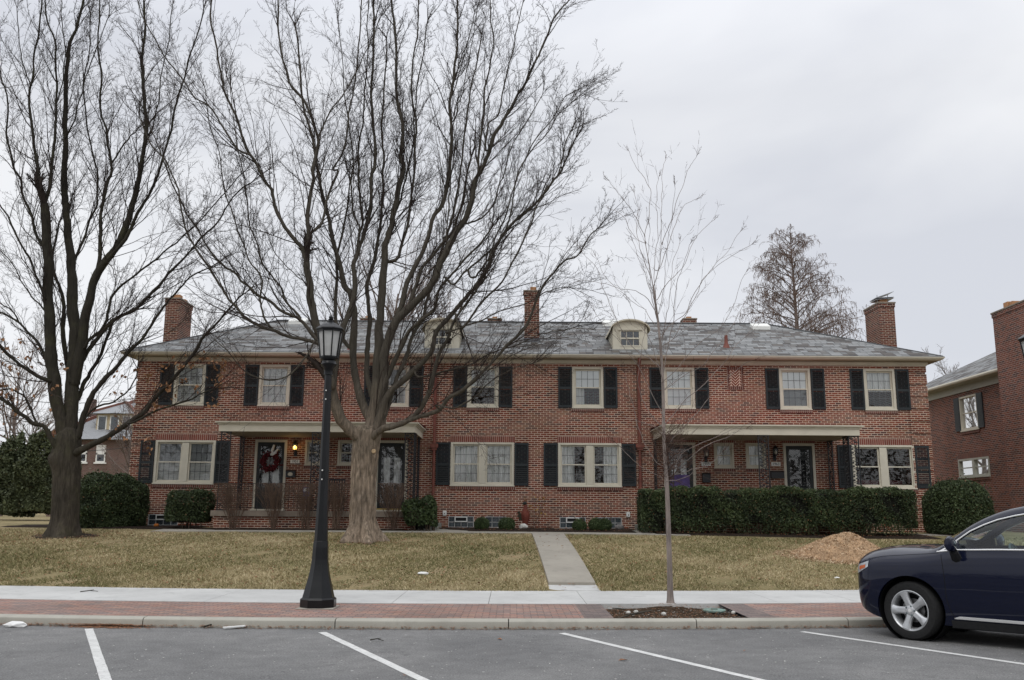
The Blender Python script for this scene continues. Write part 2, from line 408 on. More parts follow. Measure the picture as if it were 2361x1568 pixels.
# tree pit soil (lumpy)
rnd=random.Random(3); mb=MB(); nx,ny=40,40
for j in range(ny+1):
    for i in range(nx+1):
        x=px0-.02+(px1-px0+.04)*i/nx; y=ky(x)+.15+2.03*j/ny
        e=min(i,nx-i,j,ny-j)/8.; d2=((x-2.52)**2+(y-14.9)**2)
        z=.045+.07*math.exp(-d2/.25)+min(1,e)*rnd.uniform(0,.03); mb.v.append((x,y,z))
for j in range(ny):
    for i in range(nx): a=j*(nx+1)+i; mb.f.append((a,a+1,a+nx+2,a+nx+1))
o=mb.build('tree_pit_soil',M['pitsoil'],smooth=2); tag(o,'dark soil bed of the tree pit in the brick paving','soil',kind='structure')
# parking lines, narrow painted stripes
def linepaint():
    g=G('worn_white_road_paint',.8,.25); w=g.noise(26,6,.75); c=g.ramp(g.noise(5,4),[(.3,(.54,.54,.52)),(.7,(.68,.68,.66))]); g.col(g.mix(g.rng(w,.56,.64,0,.75),c,(.2,.2,.195))); g.bump(w,.4,.006); return g.m
M['line']=linepaint()
LN=[((-5.67,12.78),(-3.82,9.07)),((-2.49,12.59),(-.83,9.19)),((.69,12.67),(2.43,9.31)),((4.0,13.0),(5.66,10.26))]
labs=['leftmost white parking stripe, beginning by the leaf-filled gutter','white parking stripe starting in front of the street lamp','white parking stripe ahead of the tree pit','white parking stripe running beside the blue car wheel']
for (a,b),lb in zip(LN,labs):
    a=Vector((*a,0));b=Vector((*b,0)); d=(b-a).normalized(); c=a+d*6.2; nrm=Vector((-d.y,d.x,0))*.052
    mb=MB(); N=40
    for i in range(N+1):
        p=a+(c-a)*i/N
        for s_ in (-1,1):
            q=p+nrm*s_*(1+.05*rnd.uniform(-1,1)); mb.v.append((q.x,q.y,.004))
    for i in range(N): k=2*i; mb.f.append((k,k+1,k+3,k+2))
    o=mb.build('parking_line',M['line']); tag(o,lb,'road marking',kind='structure')
# lawn and the land beyond it: one sheet
ys=[0,.02,.3,.7,1.2,2,3,4,5,6,7,8,8.6,9.5,10.4,12,16,24,40,80,200,600]
strip('lawn',M['lawn'],[(lambda t:(lambda x:(ky(x)+4.485+t,gz(x,walk1(x)+t) if t>.01 else .0)))(t) for t in ys])
tag(bpy.data.objects['lawn'],'dry olive brown winter lawn rising to the house','lawn')
# front path with its end step, walk along the house
PX0,PX1=XW(1228,25.2,1235),XW(1305,25.2,1235)
a0=atZ(1258,1348,.2); a1=atZ(1376,1340,.27); 
mb=MB(); N=12
yA=18.1; yB=26.35; cx=(a0.x+a1.x)/2; hw=(PX1-PX0)/2; cxb=(PX0+PX1)/2
for i in range(N+1):
    t=i/N; y=yA+(yB-yA)*t; x=cx+(cxb-cx)*t; z=gz(x,y)+.035+(.03*(1-t))
    for sx in(-1,1):
        mb.v.append((x+sx*hw,y,z)); mb.v.append((x+sx*hw,y,z-.35))
for i in range(N):
    k=4*i; mb.f+=[(k,k+2,k+6,k+4),(k,k+4,k+5,k+1),(k+2,k+3,k+7,k+6)]
mb.f.append((0,1,3,2))
o=mb.build('front_path',M['pathconc'],bevel=.012); tag(o,'weathered concrete front path running from the sidewalk to the house','path',kind='structure')
mb=MB(); y0=walk1(cx)+.012
za=gz(cx,yA)+.02; Q=[(cx-hw,y0,.148),(cx+hw*1.12,y0,.148),(cx+hw*1.02,yA+.1,za),(cx-hw,yA+.1,za)]; mb.v=Q+[(a,b,.02) for a,b,c in Q]; mb.f=[(0,1,2,3),(7,6,5,4),(0,4,5,1),(1,5,6,2),(2,6,7,3),(3,7,4,0)]
o=mb.build('path_apron',M['walkconc']); tag(o,'short pale slab joining the front path step to the sidewalk','path',kind='structure')
mb=MB()
def wz(x,y): return gz(x,y)+.03
def slab(x0,x1,y0,y1,t=.25,n=16):
    b=len(mb.v)
    for i in range(n+1):
        x=x0+(x1-x0)*i/n
        for y,d in((y0,0),(y1,0),(y1,-t),(y0,-t)): mb.v.append((x,y,wz(x,y)+d))
    for i in range(n):
        for k in range(4): p=b+4*i+k;q=b+4*i+(k+1)%4; mb.f.append((p,q,q+4,p+4))
    mb.f.append((b,b+1,b+2,b+3)); q=b+4*n; mb.f.append((q+3,q+2,q+1,q))
slab(-10.2,5.1,26.36,26.95); slab(-2.9,-1.25,26.97,28.3,n=3); slab(3.7,5.1,26.97,28.3,n=3); slab(-10.2,-8.6,26.97,27.35,n=3); slab(11.6,14.6,27.6,28.1,n=6)
o=mb.build('house_path',M['pathconc']); tag(o,'narrow concrete path crossing in front of the brick house','path',kind='structure')
# mulch beds
def bed(name,lab,pts,h=.05):
    pts=[Vector((x,y,0)) for x,y in pts]; c=sum(pts,Vector())/len(pts); mb=MB(); n=len(pts); rings=[1,.93,.7,.4,.15]
    for k,r in enumerate(rings):
        for p in pts:
            q=c+(p-c)*r; mb.v.append((q.x,q.y,gz(q.x,q.y)+(.004 if k==0 else h*(.7+.5*rnd.random()))))
    mb.v.append((c.x,c.y,gz(c.x,c.y)+h))
    for k in range(len(rings)-1):
        for i in range(n): a=k*n+i;b=k*n+(i+1)%n; mb.f.append((a,b,b+n,a+n))
    k=(len(rings)-1)*n
    for i in range(n): mb.f.append((k+i,k+(i+1)%n,len(mb.v)-1))
    o=mb.build(name,M['mulch'],smooth=2); tag(o,lab,'flower bed',kind='structure')
def dens(pts,st=.35):
    out=[]
    for (a,b),(c,d) in zip(pts,pts[1:]+pts[:1]):
        n=max(1,int(math.hypot(c-a,d-b)/st)); out+=[(a+(c-a)*i/n+rnd.uniform(-.03,.03),b+(d-b)*i/n+rnd.uniform(-.03,.03)) for i in range(n)]
    return out
bed('mulch_bed','dark mulch bed under the middle windows',dens([(-1.2,27.0),(3.65,27.0),(4.0,28.4),(4.0,29.97),(-2.6,29.97),(-2.6,28.6)]))
bed('mulch_bed','dark mulch bed in front of the left porch with bare shrubs',dens([(-8.55,27.0),(-3.0,27.0),(-3.0,27.6),(-9.6,27.6),(-9.6,27.4)]))
bed('mulch_bed','dark mulch bed at the left end of the brick house',dens([(-15.5,28.2),(-12,27.7),(-9.7,27.5),(-9.7,29.97),(-12.4,29.97),(-15.5,30.5)]))
bed('mulch_bed','dark mulch under the long clipped hedge',dens([(4.0,26.6),(12.4,26.6),(12.4,28.0),(4.0,28.0)]))
# ---------------- the brick townhouse row ----------------
Y0=30.0; GB=1.0
HX0,HX1=-12.42,13.76; DEP=8.1
zEave=ZW(1200,838); zG0=ZW(1200,823,29.6)
house=thing('townhouse_row','long two storey red brick townhouse row with grey slate hip roof and black shutters','townhouse',((HX0+HX1)/2,Y0+DEP/2,GB))
H=house
def hole_wall(mb,x0,x1,z0,z1,Y,holes,rev=.16):
    xs=sorted(set([x0,x1]+[h[0] for h in holes]+[h[1] for h in holes])); zs=sorted(set([z0,z1]+[h[2] for h in holes]+[h[3] for h in holes]))
    for i in range(len(xs)-1):
        for j in range(len(zs)-1):
            cx=(xs[i]+xs[i+1])/2; cz=(zs[j]+zs[j+1])/2
            if any(h[0]<cx<h[1] and h[2]<cz<h[3] for h in holes): continue
            mb.add([(xs[i],Y,zs[j]),(xs[i+1],Y,zs[j]),(xs[i+1],Y,zs[j+1]),(xs[i],Y,zs[j+1])],[(0,1,2,3)])
    for a,b,c,d in holes:
        mb.add([(a,Y,c),(b,Y,c),(b,Y,d),(a,Y,d),(a,Y+rev,c),(b,Y+rev,c),(b,Y+rev,d),(a,Y+rev,d)],[(0,4,5,1),(1,5,6,2),(2,6,7,3),(3,7,4,0)])
def rect(px0,py0,px1,py1,Y=Y0):
    a=atY(px0,py0,Y); b=atY(px1,py1,Y); return (a.x,b.x,b.z,a.z)
cu=[436.5,632.5,907.5,1113,1354.5,1565,1832,2027]
UZ=(ZW(1354,942),ZW(1354,846.5))
upper=[(XW(c,py=890)-.52,XW(c,py=890)+.52,UZ[0],UZ[1]) for c in cu]
LZ=(ZW(1359,1123),ZW(1359,1021.5))
lower=[(XW(a,py=1070),XW(b,py=1070),LZ[0],LZ[1]) for a,b in((355,495),(1038,1185),(1286,1432.5),(1964,2109))]
smz=(ZW(1668,1080),ZW(1668,1021))
small=[(XW(a,py=1050),XW(b,py=1050),smz[0],smz[1]) for a,b in((703,745),(778,823),(1645.5,1691.5),(1719,1765))]
zFl=atY(700,1178,27.75).z     # porch floor
dz1=ZW(1840,1022)
doors=[(XW(a,py=1090),XW(b,py=1090),zFl+.02,dz1) for a,b in((585,659),(865,939),(1530,1603),(1807,1880))]
base=[(XW(a,py=1200),XW(b,py=1200),ZW(1320,1218),ZW(1320,1192)) for a,b in((341,410),(503,545),(1033,1092),(1118,1166),(1290,1350),(1372,1433))]
mb=MB()
WT=zEave+.25
hole_wall(mb,HX0,HX1,GB-.3,WT,Y0,upper+lower+small+doors+base)
mb.add([(HX0,Y0,GB-.3),(HX0,Y0+DEP,GB-.3),(HX0,Y0+DEP,WT),(HX0,Y0,WT)],[(0,1,2,3)])
mb.add([(HX1,Y0,GB-.3),(HX1,Y0+DEP,GB-.3),(HX1,Y0+DEP,WT),(HX1,Y0,WT)],[(3,2,1,0)])
mb.add([(HX0,Y0+DEP,GB-.3),(HX1,Y0+DEP,GB-.3),(HX1,Y0+DEP,WT),(HX0,Y0+DEP,WT)],[(3,2,1,0)])
mb.build('wall',M['brick'],H,fix=False)
# brick quoins that stand proud at both corners, five courses and a gap
def quoin(x0,x1,side):
    mb=MB(); z=GB-.05; c=.0677
    while z<zEave-.05:
        z1=min(z+c*5,zEave-.01)
        mb.box(x0,x1,Y0-.028,Y0+.55,z,z1); z+=c*6
    o=mb.build('quoin',M['brick'],H)
quoin(HX0-.028,HX0+.62,0); quoin(HX1-.62,HX1+.028,1)
def brickband(name,mat,x0,x1,z0,z1,pr): 
    mb=MB(); mb.box(x0,x1,Y0-pr,Y0+.05,z0,z1); mb.build(name,mat,H)
for a,b,c,d in lower: brickband('soldier_course',M['soldier'],a-.02,b+.02,d+.003,d+.218,.004); brickband('brick_sill',M['rowlock'],a-.03,b+.03,c-.105,c-.002,.035)
for a,b,c,d in upper: brickband('brick_sill',M['rowlock'],a-.02,b+.02,c-.105,c-.002,.035)
for a,b,c,d in small: brickband('soldier_course',M['soldier'],a-.02,b+.02,d+.003,d+.218,.004); brickband('brick_sill',M['rowlock'],a-.02,b+.02,c-.1,c-.002,.03)
for a,b,c,d in doors: brickband('soldier_course',M['soldier'],a-.03,b+.03,d+.003,d+.218,.004)
# herringbone panel between the windows of the second house from the right
def herring():
    x0,x1,z0,z1=rect(1676,848,1713,897)
    g=G('herringbone_brick',.85,.2); o=g.obj(); sp=g.n('ShaderNodeSeparateXYZ',{0:o}); xx=g.math('SUBTRACT',sp.outputs[0],(x0+x1)/2-H.location.x); ax=g.math('ABSOLUTE',g.math('SUBTRACT',g.math('FRACT',g.math('DIVIDE',xx,.28)),.5))
    v=g.math('DIVIDE',g.math('ADD',sp.outputs[2],g.math('MULTIPLY',ax,.28)),.095); f=g.math('FRACT',v)
    k=g.n('ShaderNodeTexWhiteNoise',noise_dimensions='2D'); cv=g.n('ShaderNodeCombineXYZ',{0:g.math('FLOOR',v),1:g.math('FLOOR',g.math('DIVIDE',xx,.14))}); g.put(k.inputs['Vector'],cv.outputs[0])
    bc=g.ramp(k.outputs[0],[(i/5,c) for i,c in enumerate(BR[:5])],'CONSTANT')
    m=g.math('MINIMUM',g.math('GREATER_THAN',f,.26),g.math('GREATER_THAN',ax,.022))
    g.col(g.mix(m,(.72,.58,.47),bc)); g.bump(m,.5,.006)
    mb=MB(); mb.box(x0+.06,x1-.06,Y0-.006,Y0+.05,z0+.09,z1-.07); mb.build('herringbone_panel',g.m,H)
    mb=MB(); mb.box(x0-.02,x1+.02,Y0-.022,Y0+.05,z0-.02,z0+.088); mb.build('brick_sill',M['rowlock'],H)
    mb=MB(); mb.box(x0-.02,x1+.02,Y0-.014,Y0+.05,z1-.068,z1+.02); mb.box(x0-.02,x0+.058,Y0-.014,Y0+.05,z0+.09,z1-.07);mb.box(x1-.058,x1+.02,Y0-.014,Y0+.05,z0+.09,z1-.07); mb.build('panel_border',M['rowlock'],H)
herring()
xq,_,za,zb=rect(975,914,1010,938)
# ---- windows
def ring(mb,x0,x1,z0,z1,w,y0,y1,wb=None,wt=None):
    wb=w if wb is None else wb; wt=w if wt is None else wt
    mb.box(x0,x0+w,y0,y1,z0,z1); mb.box(x1-w,x1,y0,y1,z0,z1)
    mb.box(x0+w,x1-w,y0,y1,z0,z0+wb); mb.box(x0+w,x1-w,y0,y1,z1-wt,z1)
def folds(mb,x0,x1,z0,z1,y,amp=.018,per=.085,seed=0):
    r=random.Random(seed); n=max(8,int((x1-x0)/.012)); b=len(mb.v); ph=r.uniform(0,6)
    for i in range(n+1):
        x=x0+(x1-x0)*i/n; yy=y+amp*math.sin(ph+x/per*6.28+.8*math.sin(x*9+ph))
        mb.v.append((x,yy,z0)); mb.v.append((x,yy*1.0,z1))
    for i in range(n): k=b+2*i; mb.f.append((k,k+2,k+3,k+1))
def blinds(mb,x0,x1,z0,z1,y,pitch=.045):
    z=z0
    while z<z1-.01:
        mb.add([(x0,y+.0,z),(x1,y+.0,z),(x1,y+.022,z+pitch*.9),(x0,y+.022,z+pitch*.9)],[(0,1,2,3)]); z+=pitch
def sash_unit(w,x0,x1,z0,z1,dress,Y=Y0,cols=4,rows=2,seed=0,lower_m=True,sm='cream',ss=.045):
    """one double-hung pair of sashes inside a frame opening"""
    zm=(z0+z1)/2
    mb=MB(); ring(mb,x0,x1,zm-.02,z1,ss,Y+.055,Y+.09,.04,ss); ring(mb,x0,x1,z0,zm+.018,ss,Y+.02,Y+.053,.055,.036)
    mb.build('sash',M[sm],w)
    gx0,gx1=x0+ss,x1-ss
    mb=MB()
    
    for yy,a,b in((Y+.07,zm+.018,z1-ss+.002),(Y+.036,z0+.053,zm-.016)): mb.add([(gx0-.002,yy,a),(gx1+.002,yy,a),(gx1+.002,yy,b),(gx0-.002,yy,b)],[(0,1,2,3)])
    mb.build('pane',M['glass'],w,fix=False)
    mb=MB()
    for (a,b,yy,on) in((zm+.02,z1-ss,Y+.078,True),(z0+.055,zm-.018,Y+.044,lower_m)):
        if not on: continue
        for k in range(1,cols): x=gx0+(gx1-gx0)*k/cols; mb.box(x-.006,x+.006,yy,yy+.008,a,b)
        for k in range(1,rows): z=a+(b-a)*k/rows; mb.box(gx0,gx1,yy+.001,yy+.007,z-.006,z+.006)
    if mb.v: mb.build('muntin_grid',M['muntin'],w)
    yc=Y+.1; P=dress
    if 'sheer' in P: 
        mb=MB(); folds(mb,x0,x1,z0+P['sheer'][0]*(z1-z0),z0+P['sheer'][1]*(z1-z0),yc+.035,seed=seed); mb.build('curtain',M['curtain'],w,smooth=True,fix=False)
    if 'grey' in P:
        mb=MB()
        for a,b in P['grey']: folds(mb,x0+a*(x1-x0),x0+b*(x1-x0),z0,z1,yc+.04,.02,.11,seed)
        mb.build('curtain',M['grey_curtain'],w,smooth=True,fix=False)
    if 'white' in P:
        mb=MB()
        for a,b in P['white']: folds(mb,x0+a*(x1-x0),x0+b*(x1-x0),z0,z1,yc+.04,.02,.1,seed)
        mb.build('curtain',M['curtain'],w,smooth=True,fix=False)
    if 'blind' in P:
        mb=MB(); blinds(mb,x0+.01,x1-.01,z0+P['blind'][0]*(z1-z0),z0+P['blind'][1]*(z1-z0),yc); mb.build('blind',M['blind'],w,fix=False)
    if 'gblind' in P:
        mb=MB(); blinds(mb,x0+.01,x1-.01,z0+P['gblind'][0]*(z1-z0),z0+P['gblind'][1]*(z1-z0),yc,.03); mb.build('upper_blind',M['grey_curtain'],w,fix=False)
    if 'shade' in P:
        mb=MB(); mb.box(x0,x1,yc,yc+.006,z0+P['shade']*(z1-z0),z1); mb.build('roller_shade',M['shade'],w)
def window(r,kind,dresses,Y=Y0,seed=0,label=None,case=.085,cols=4,rows=2,lm=True,sm='cream',fm='cream'):
    x0,x1,z0,z1=r; n=len(dresses)
    mb=MB(); ring(mb,x0+.001,x1-.001,z0+.001,z1-.001,case,Y-.022,Y+.1,case*.95,case*.8)
    mb.box(x0-.015,x1+.015,Y-.05,Y+.02,z0-.0015,z0+.035)
    pos=[]
    if n==2:
        m=(x0+x1)/2; mw=.115; mb.box(m-mw,m+mw,Y-.018,Y+.1,z0+case,z1-case); pos=[(x0+case,m-mw),(m+mw,x1-case)]
    else: pos=[(x0+case,x1-case)]
    w=mb.build('window',M[fm],H,bevel=.006)
    if label: w['label']=label
    for i,((a,b),d) in enumerate(zip(pos,dresses)): sash_unit(w,a+.004,b-.004,z0+case*.95+.004,z1-case*.8-.004,d,Y,cols,rows,seed+i,lm,sm)
    return w
shS={'sheer':(0,1)}
UD=[{'blind':(0,1)},shS,{'white':[(0,.36),(.62,1)]},{'sheer':(.5,1)},{'shade':.5,'white':[(0,.38)]},{'shade':0.},{'shade':.52,'gblind':(0,.5)},{'sheer':(.45,1)}]
UL=['upper window with pale blinds, nearest the left chimney','upper window with white sheer curtain right of the first','upper window with parted white curtains behind the tree limbs','upper window with white curtain over its dark lower half','upper window with half drawn white shade and side curtain','upper window filled by a bright white shade','upper window with white shade above and grey blind below','upper window nearest the right chimney']
for i,(r,d,l) in enumerate(zip(upper,UD,UL)): window(r,'u',[d],seed=i*7,label=l)
LD=[[{'blind':(0,.52),'gblind':(.52,1)}]*2,[shS,shS],[{'white':[(0,.0),(.0,.55)]},{'white':[(.42,1)]}],[{},{}]]
LL=['paired window with white blinds at the left end of the house','paired window with white sheer curtains','paired window with grey white curtains parted over a dark room','paired dark window at the right end of the house']
for i,(r,d,l) in enumerate(zip(lower,LD,LL)): window(r,'l',d,seed=50+i*5,label=l,lm=(i!=3))
for i,r in enumerate(small): window(r,'s',[{'sheer':(0,1)} if i>1 else {}],seed=90+i,case=.07,cols=2,rows=1,lm=True)
# glimpses of a warm room behind the right-hand pair: a dark red sofa back and a picture
mb=MB(); a,b,c,d=lower[3]; mb.box(a+.05,b-.05,Y0+.9,Y0+1.6,c-.3,c+.32); mb.build('sofa',simple('dark_red_sofa',(.12,.012,.02),.9),H,bevel=.05)
# ---- shutters
def shutter(x0,x1,z0,z1):
    mb=MB(); y0=Y0-.05; fw=.055
    ring(mb,x0,x1,z0,z1,fw,y0,Y0-.004,.08,.07); zm=z0+(z1-z0)*.48; mb.box(x0+fw,x1-fw,y0+.002,Y0-.004,zm-.04,zm+.04)
    mb.build_done=0
    sl=MB()
    for a,b in((z0+.08,zm-.04),(zm+.04,z1-.07)):
        z=a+.004
        while z<b-.02: sl.add([(x0+fw,y0+.008,z),(x1-fw,y0+.008,z),(x1-fw,y0+.034,z+.03),(x0+fw,y0+.034,z+.03)],[(0,1,2,3)]); z+=.034
    mb.add(sl.v,sl.f)
    mb.build('shutter',M['shutter'],H,fix=False)
for a,b,c,d in upper: shutter(a-.46,a-.01,c+.02,d-.005); shutter(b+.01,b+.46,c+.02,d-.005)
for a,b,c,d in lower: shutter(a-.47,a-.01,c+.03,d-.01); shutter(b+.01,b+.47,c+.03,d-.01)
# ---- doors (storm door with glass, frame, inner door)
def door(r,kind,label):
    x0,x1,z0,z1=r
    mb=MB(); cw=.085
    mb.box(x0,x0+cw,Y0-.03,Y0+.12,z0,z1); mb.box(x1-cw,x1,Y0-.03,Y0+.12,z0,z1); mb.box(x0+cw,x1-cw,Y0-.03,Y0+.12,z1-cw,z1)
    mb.box(x0-.03,x1+.03,Y0-.16,Y0+.05,z0-.018,z0+.03)
    fr=mb.build('door_frame',M['cream'],H,bevel=.005)
    a,b=x0+cw+.004,x1-cw-.004; w=.095; h=z1-z0
    mb=MB(); ring(mb,a,b,z0+.035,z1-cw-.004,w,Y0-.008,Y0+.028,.2,.12)
    if kind=='half': mb.box(a+w,b-w,Y0-.006,Y0+.026,z0+.2,z0+.72)
    d=mb.build('storm_door',M['door'],H,bevel=.004); d['label']=label
    mb=MB(); zq=z0+(.72 if kind=='half' else .233); mb.add([(a+w,Y0+.01,zq),(b-w,Y0+.01,zq),(b-w,Y0+.01,z1-cw-.122),(a+w,Y0+.01,z1-cw-.122)],[(0,1,2,3)]); mb.build('pane',M['glass'],d,fix=False)
    mb=MB(); mb.lathe([(.018,0),(.02,-.03),(.012,-.045),(.02,-.055),(.02,-.07)],10,(a+w*.5,Y0-.008,z0+1.02),axis='y'); mb.build('handle',M['iron'],d,smooth=True)
    # inner panelled door with two glass lights
    mb=MB(); i0,i1=a,b; yy=Y0+.11
    xl=(i0+.17,(i0+i1)/2-.06,(i0+i1)/2+.06,i1-.17); zl=(z0+.86,z1-.55)
    mb.box(i0,xl[0],yy,yy+.045,z0+.03,z1-cw); mb.box(xl[1],xl[2],yy,yy+.045,z0+.03,z1-cw); mb.box(xl[3],i1,yy,yy+.045,z0+.03,z1-cw)
    mb.box(xl[0],xl[1],yy+.001,yy+.044,z0+.03,zl[0]); mb.box(xl[2],xl[3],yy+.001,yy+.044,z0+.03,zl[0]); mb.box(xl[0],xl[1],yy+.001,yy+.044,zl[1],z1-cw); mb.box(xl[2],xl[3],yy+.001,yy+.044,zl[1],z1-cw)
    di=mb.build('inner_door',M['door'],H,bevel=.003)
    if kind!='dark':
        mb=MB(); folds(mb,xl[0],xl[1],zl[0],zl[1],yy+.02,.006,.05,3); folds(mb,xl[2],xl[3],zl[0],zl[1],yy+.02,.006,.05,4); mb.build('door_curtain',M['curtain'],di,smooth=True,fix=False)
    else:
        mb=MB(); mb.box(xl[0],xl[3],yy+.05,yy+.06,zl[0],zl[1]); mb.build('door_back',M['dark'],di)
    return d
door(doors[0],'half','black door hung with a red wreath'); door(doors[1],'full','black glazed door with two pale curtain strips')
dC=door(doors[2],'half','dark door with violet patterned lower panel'); door(doors[3],'dark','black glazed door on the right porch')
x0,x1,z0,z1=doors[2]; mb=MB(); mb.box(x0+.2,x1-.2,Y0-.012,Y0-.008,z0+.66,z0+1.22); mb.build('violet_panel',M['purple'],dC)
def brass(): return simple('brass_kickplate',(.5,.36,.12),.35,.1,5,metal=.8)
x0,x1,z0,z1=doors[1]; mb=MB(); mb.box(x0+.1,x1-.1,Y0-.16,Y0-.1,z0+.031,z0+.075); mb.build('brass_threshold',brass(),H)
# ---- basement glass block windows
M['block']=simple('glass_block',(.055,.068,.075),.12,.5,30,spec=.9)
for i,(a,b,c,d) in enumerate(base):
    mb=MB(); ring(mb,a+.001,b-.001,c+.001,d-.001,.022,Y0+.0,Y0+.12)
    n=4 if i in(0,2,4,5) else 3; 
    for k in range(1,n): x=a+(b-a)*k/n; mb.box(x-.009,x+.009,Y0+.032,Y0+.1,c+.02,d-.02)
    mb.box(a+.02,b-.02,Y0+.034,Y0+.1,(c+d)/2-.009,(c+d)/2+.009)
    vent=i in(0,2,4)
    if vent:
        x0v=a+(b-a)*.25; x1v=a+(b-a)*.74; vm=MB(); ring(vm,x0v,x1v,(c+d)/2,d-.012,.03,Y0-.012,Y0+.05)
    mb.box(a-.03,b+.03,Y0-.04,Y0+.03,c-.05,c)
    w=mb.build('basement_window',M['blockframe'],H)
    if vent: vm.build('vent_frame',M['white'],w)
    mb=MB()
    for k in range(n):
        for j in range(2):
            xa=a+(b-a)*k/n+.013; xb=a+(b-a)*(k+1)/n-.013; zc=c+(d-c)*j/2+.015; zd=c+(d-c)*(j+1)/2-.013
            mb.box(xa,xb,Y0+.04,Y0+.09,zc,zd)
    mb.build('glass_block',M['block'],w,bevel=.012)
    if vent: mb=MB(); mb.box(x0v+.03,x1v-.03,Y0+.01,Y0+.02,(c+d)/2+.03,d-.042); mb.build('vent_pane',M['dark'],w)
# ---- frieze, gutter, roof
OH=.42; EX0,EX1,EY0,EY1=HX0-OH,HX1+OH,Y0-OH,Y0+DEP+OH
zR0=ZW(1200,815.5,EY0)          # slate edge
mb=MB()
def band(x0,x1,y0,y1,z0,z1,t):
    mb.box(x0,x1,y0,y0+t,z0,z1); mb.box(x0,x1,y1-t,y1,z0,z1); mb.box(x0,x0+t,y0+t,y1-t,z0,z1); mb.box(x1-t,x1,y0+t,y1-t,z0,z1)
band(HX0-.05,HX1+.05,Y0-.05,Y0+DEP+.05,zEave,zR0-.13,.045); band(HX0-.08,HX1+.08,Y0-.08,Y0+DEP+.08,zR0-.22,zR0-.135,.028)
mb.build('frieze_board',M['cream2'],H,bevel=.006)
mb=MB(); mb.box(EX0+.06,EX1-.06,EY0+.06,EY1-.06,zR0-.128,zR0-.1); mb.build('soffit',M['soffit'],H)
gp=[(0,0),(-.03,.012),(-.075,.03),(-.095,.06),(-.12,.082),(-.12,.105),(-.105,.107),(-.1,.075),(0,.02)]
mb=MB()
path=[(EX0+.06,EY0+.06),(EX1-.06,EY0+.06),(EX1-.06,EY1-.06),(EX0+.06,EY1-.06)]; dirs=[(-1,-1),(1,-1),(1,1),(-1,1)]
n=len(gp); b0=len(mb.v)
for (x,y),(dx,dy) in zip(path,dirs):
    for o_,z in gp: mb.v.append((x-dx*o_*1.0,y-dy*o_,zR0-.125+z))
for i in range(4):
    for k in range(n): a=b0+i*n+k; b=b0+i*n+(k+1)%n; c=b0+((i+1)%4)*n+(k+1)%n; d=b0+((i+1)%4)*n+k; mb.f.append((a,d,c,b))
mb.build('gutter',M['cream'],H)
YR=(EY0+EY1)/2; ZR=ZW(1200,743.5,YR); RX0,RX1=XW(640,YR,745),XW(1765,YR,745)
def slate():
    g=G('slate_roof',.65,.25); uv=g.n('ShaderNodeUVMap').outputs[0]; sp=g.n('ShaderNodeSeparateXYZ',{0:uv}); u,v=sp.outputs[0],sp.outputs[1]
    h=.225; rf=g.math('DIVIDE',v,h); row=g.math('FLOOR',rf); fv=g.math('FRACT',rf)
    wr=g.n('ShaderNodeTexWhiteNoise',noise_dimensions='1D'); g.put(wr.inputs['W'],row)
    uu=g.math('ADD',g.math('DIVIDE',u,.29),g.math('MULTIPLY',wr.outputs[0],7.)); wob=g.math('MULTIPLY',g.math('SINE',g.math('MULTIPLY',uu,2.1)),.22); uu=g.math('ADD',uu,wob)
    cl_=g.math('FLOOR',uu); fu=g.math('FRACT',uu)
    cv=g.n('ShaderNodeCombineXYZ',{0:cl_,1:row}); wn_=g.n('ShaderNodeTexWhiteNoise',noise_dimensions='2D'); g.put(wn_.inputs['Vector'],cv.outputs[0])
    ln=g.n('ShaderNodeTexNoise',{'Scale':.2,'Detail':4,'Roughness':.65}); sc=g.n('ShaderNodeVectorMath',{0:cv.outputs[0],1:(1,1.5,1)},operation='MULTIPLY'); g.put(ln.inputs['Vector'],sc.outputs[0])
    f=g.math('ADD',g.math('MULTIPLY',wn_.outputs[0],.4),g.math('MULTIPLY_ADD',ln.outputs[0],1.7,-.38))
    c=g.ramp(f,[(0.,(.275,.28,.277)),(.4,(.215,.22,.218)),(.5,(.17,.173,.171)),(.6,(.25,.254,.251)),(.72,(.15,.144,.135)),(.79,(.1,.088,.079)),(.88,(.066,.058,.053)),(.97,(.12,.105,.09))],'CONSTANT')
    c=g.mix(1.,c,g.ramp(g.noise(14,5),[(.3,(.82,.82,.82)),(.7,(1.12,1.12,1.12))]),'MULTIPLY')
    gap=g.math('MINIMUM',g.rng(fu,0.01,.04),g.math('MINIMUM',g.rng(fu,.99,.96),g.rng(fv,.05,.17)))
    c=g.mix(gap,(.035,.036,.038),c); g.col(c)
    g.bump(g.math('MULTIPLY',gap,g.math('ADD',g.math('SUBTRACT',1.,fv),g.math('MULTIPLY',wn_.outputs[0],.4))),.9,.02); return g.m
M['slate']=slate()
def hip_roof(name,mat,E0,E1,F0,F1,z0,R0,R1,yr,zr,par,th=.035):
    P=[(E0,F0,z0),(E1,F0,z0),(E1,F1,z0),(E0,F1,z0),(R0,yr,zr),(R1,yr,zr)]
    faces=[(0,1,5,4),(2,3,4,5),(1,2,5),(3,0,4)]
    mb=MB(); mb.uv=[]
    for f in faces:
        p=[Vector(P[i]) for i in f]; uax=(p[1]-p[0]).normalized(); nn=(p[1]-p[0]).cross(p[2]-p[0]).normalized(); vax=nn.cross(uax)
        mb.add([tuple(q) for q in p],[tuple(range(len(p)))]); mb.uv+=[((q-p[0]).dot(uax)+20*faces.index(f),(q-p[0]).dot(vax)) for q in p]
    e=[Vector(P[i]) for i in range(4)]
    for i in range(4):
        a,b=e[i],e[(i+1)%4]; mb.add([tuple(a),tuple(b),(b.x,b.y,b.z-th),(a.x,a.y,a.z-th)],[(0,3,2,1)]); mb.uv+=[(0,.1)]*4
    return mb.build(name,mat,par,fix=False)
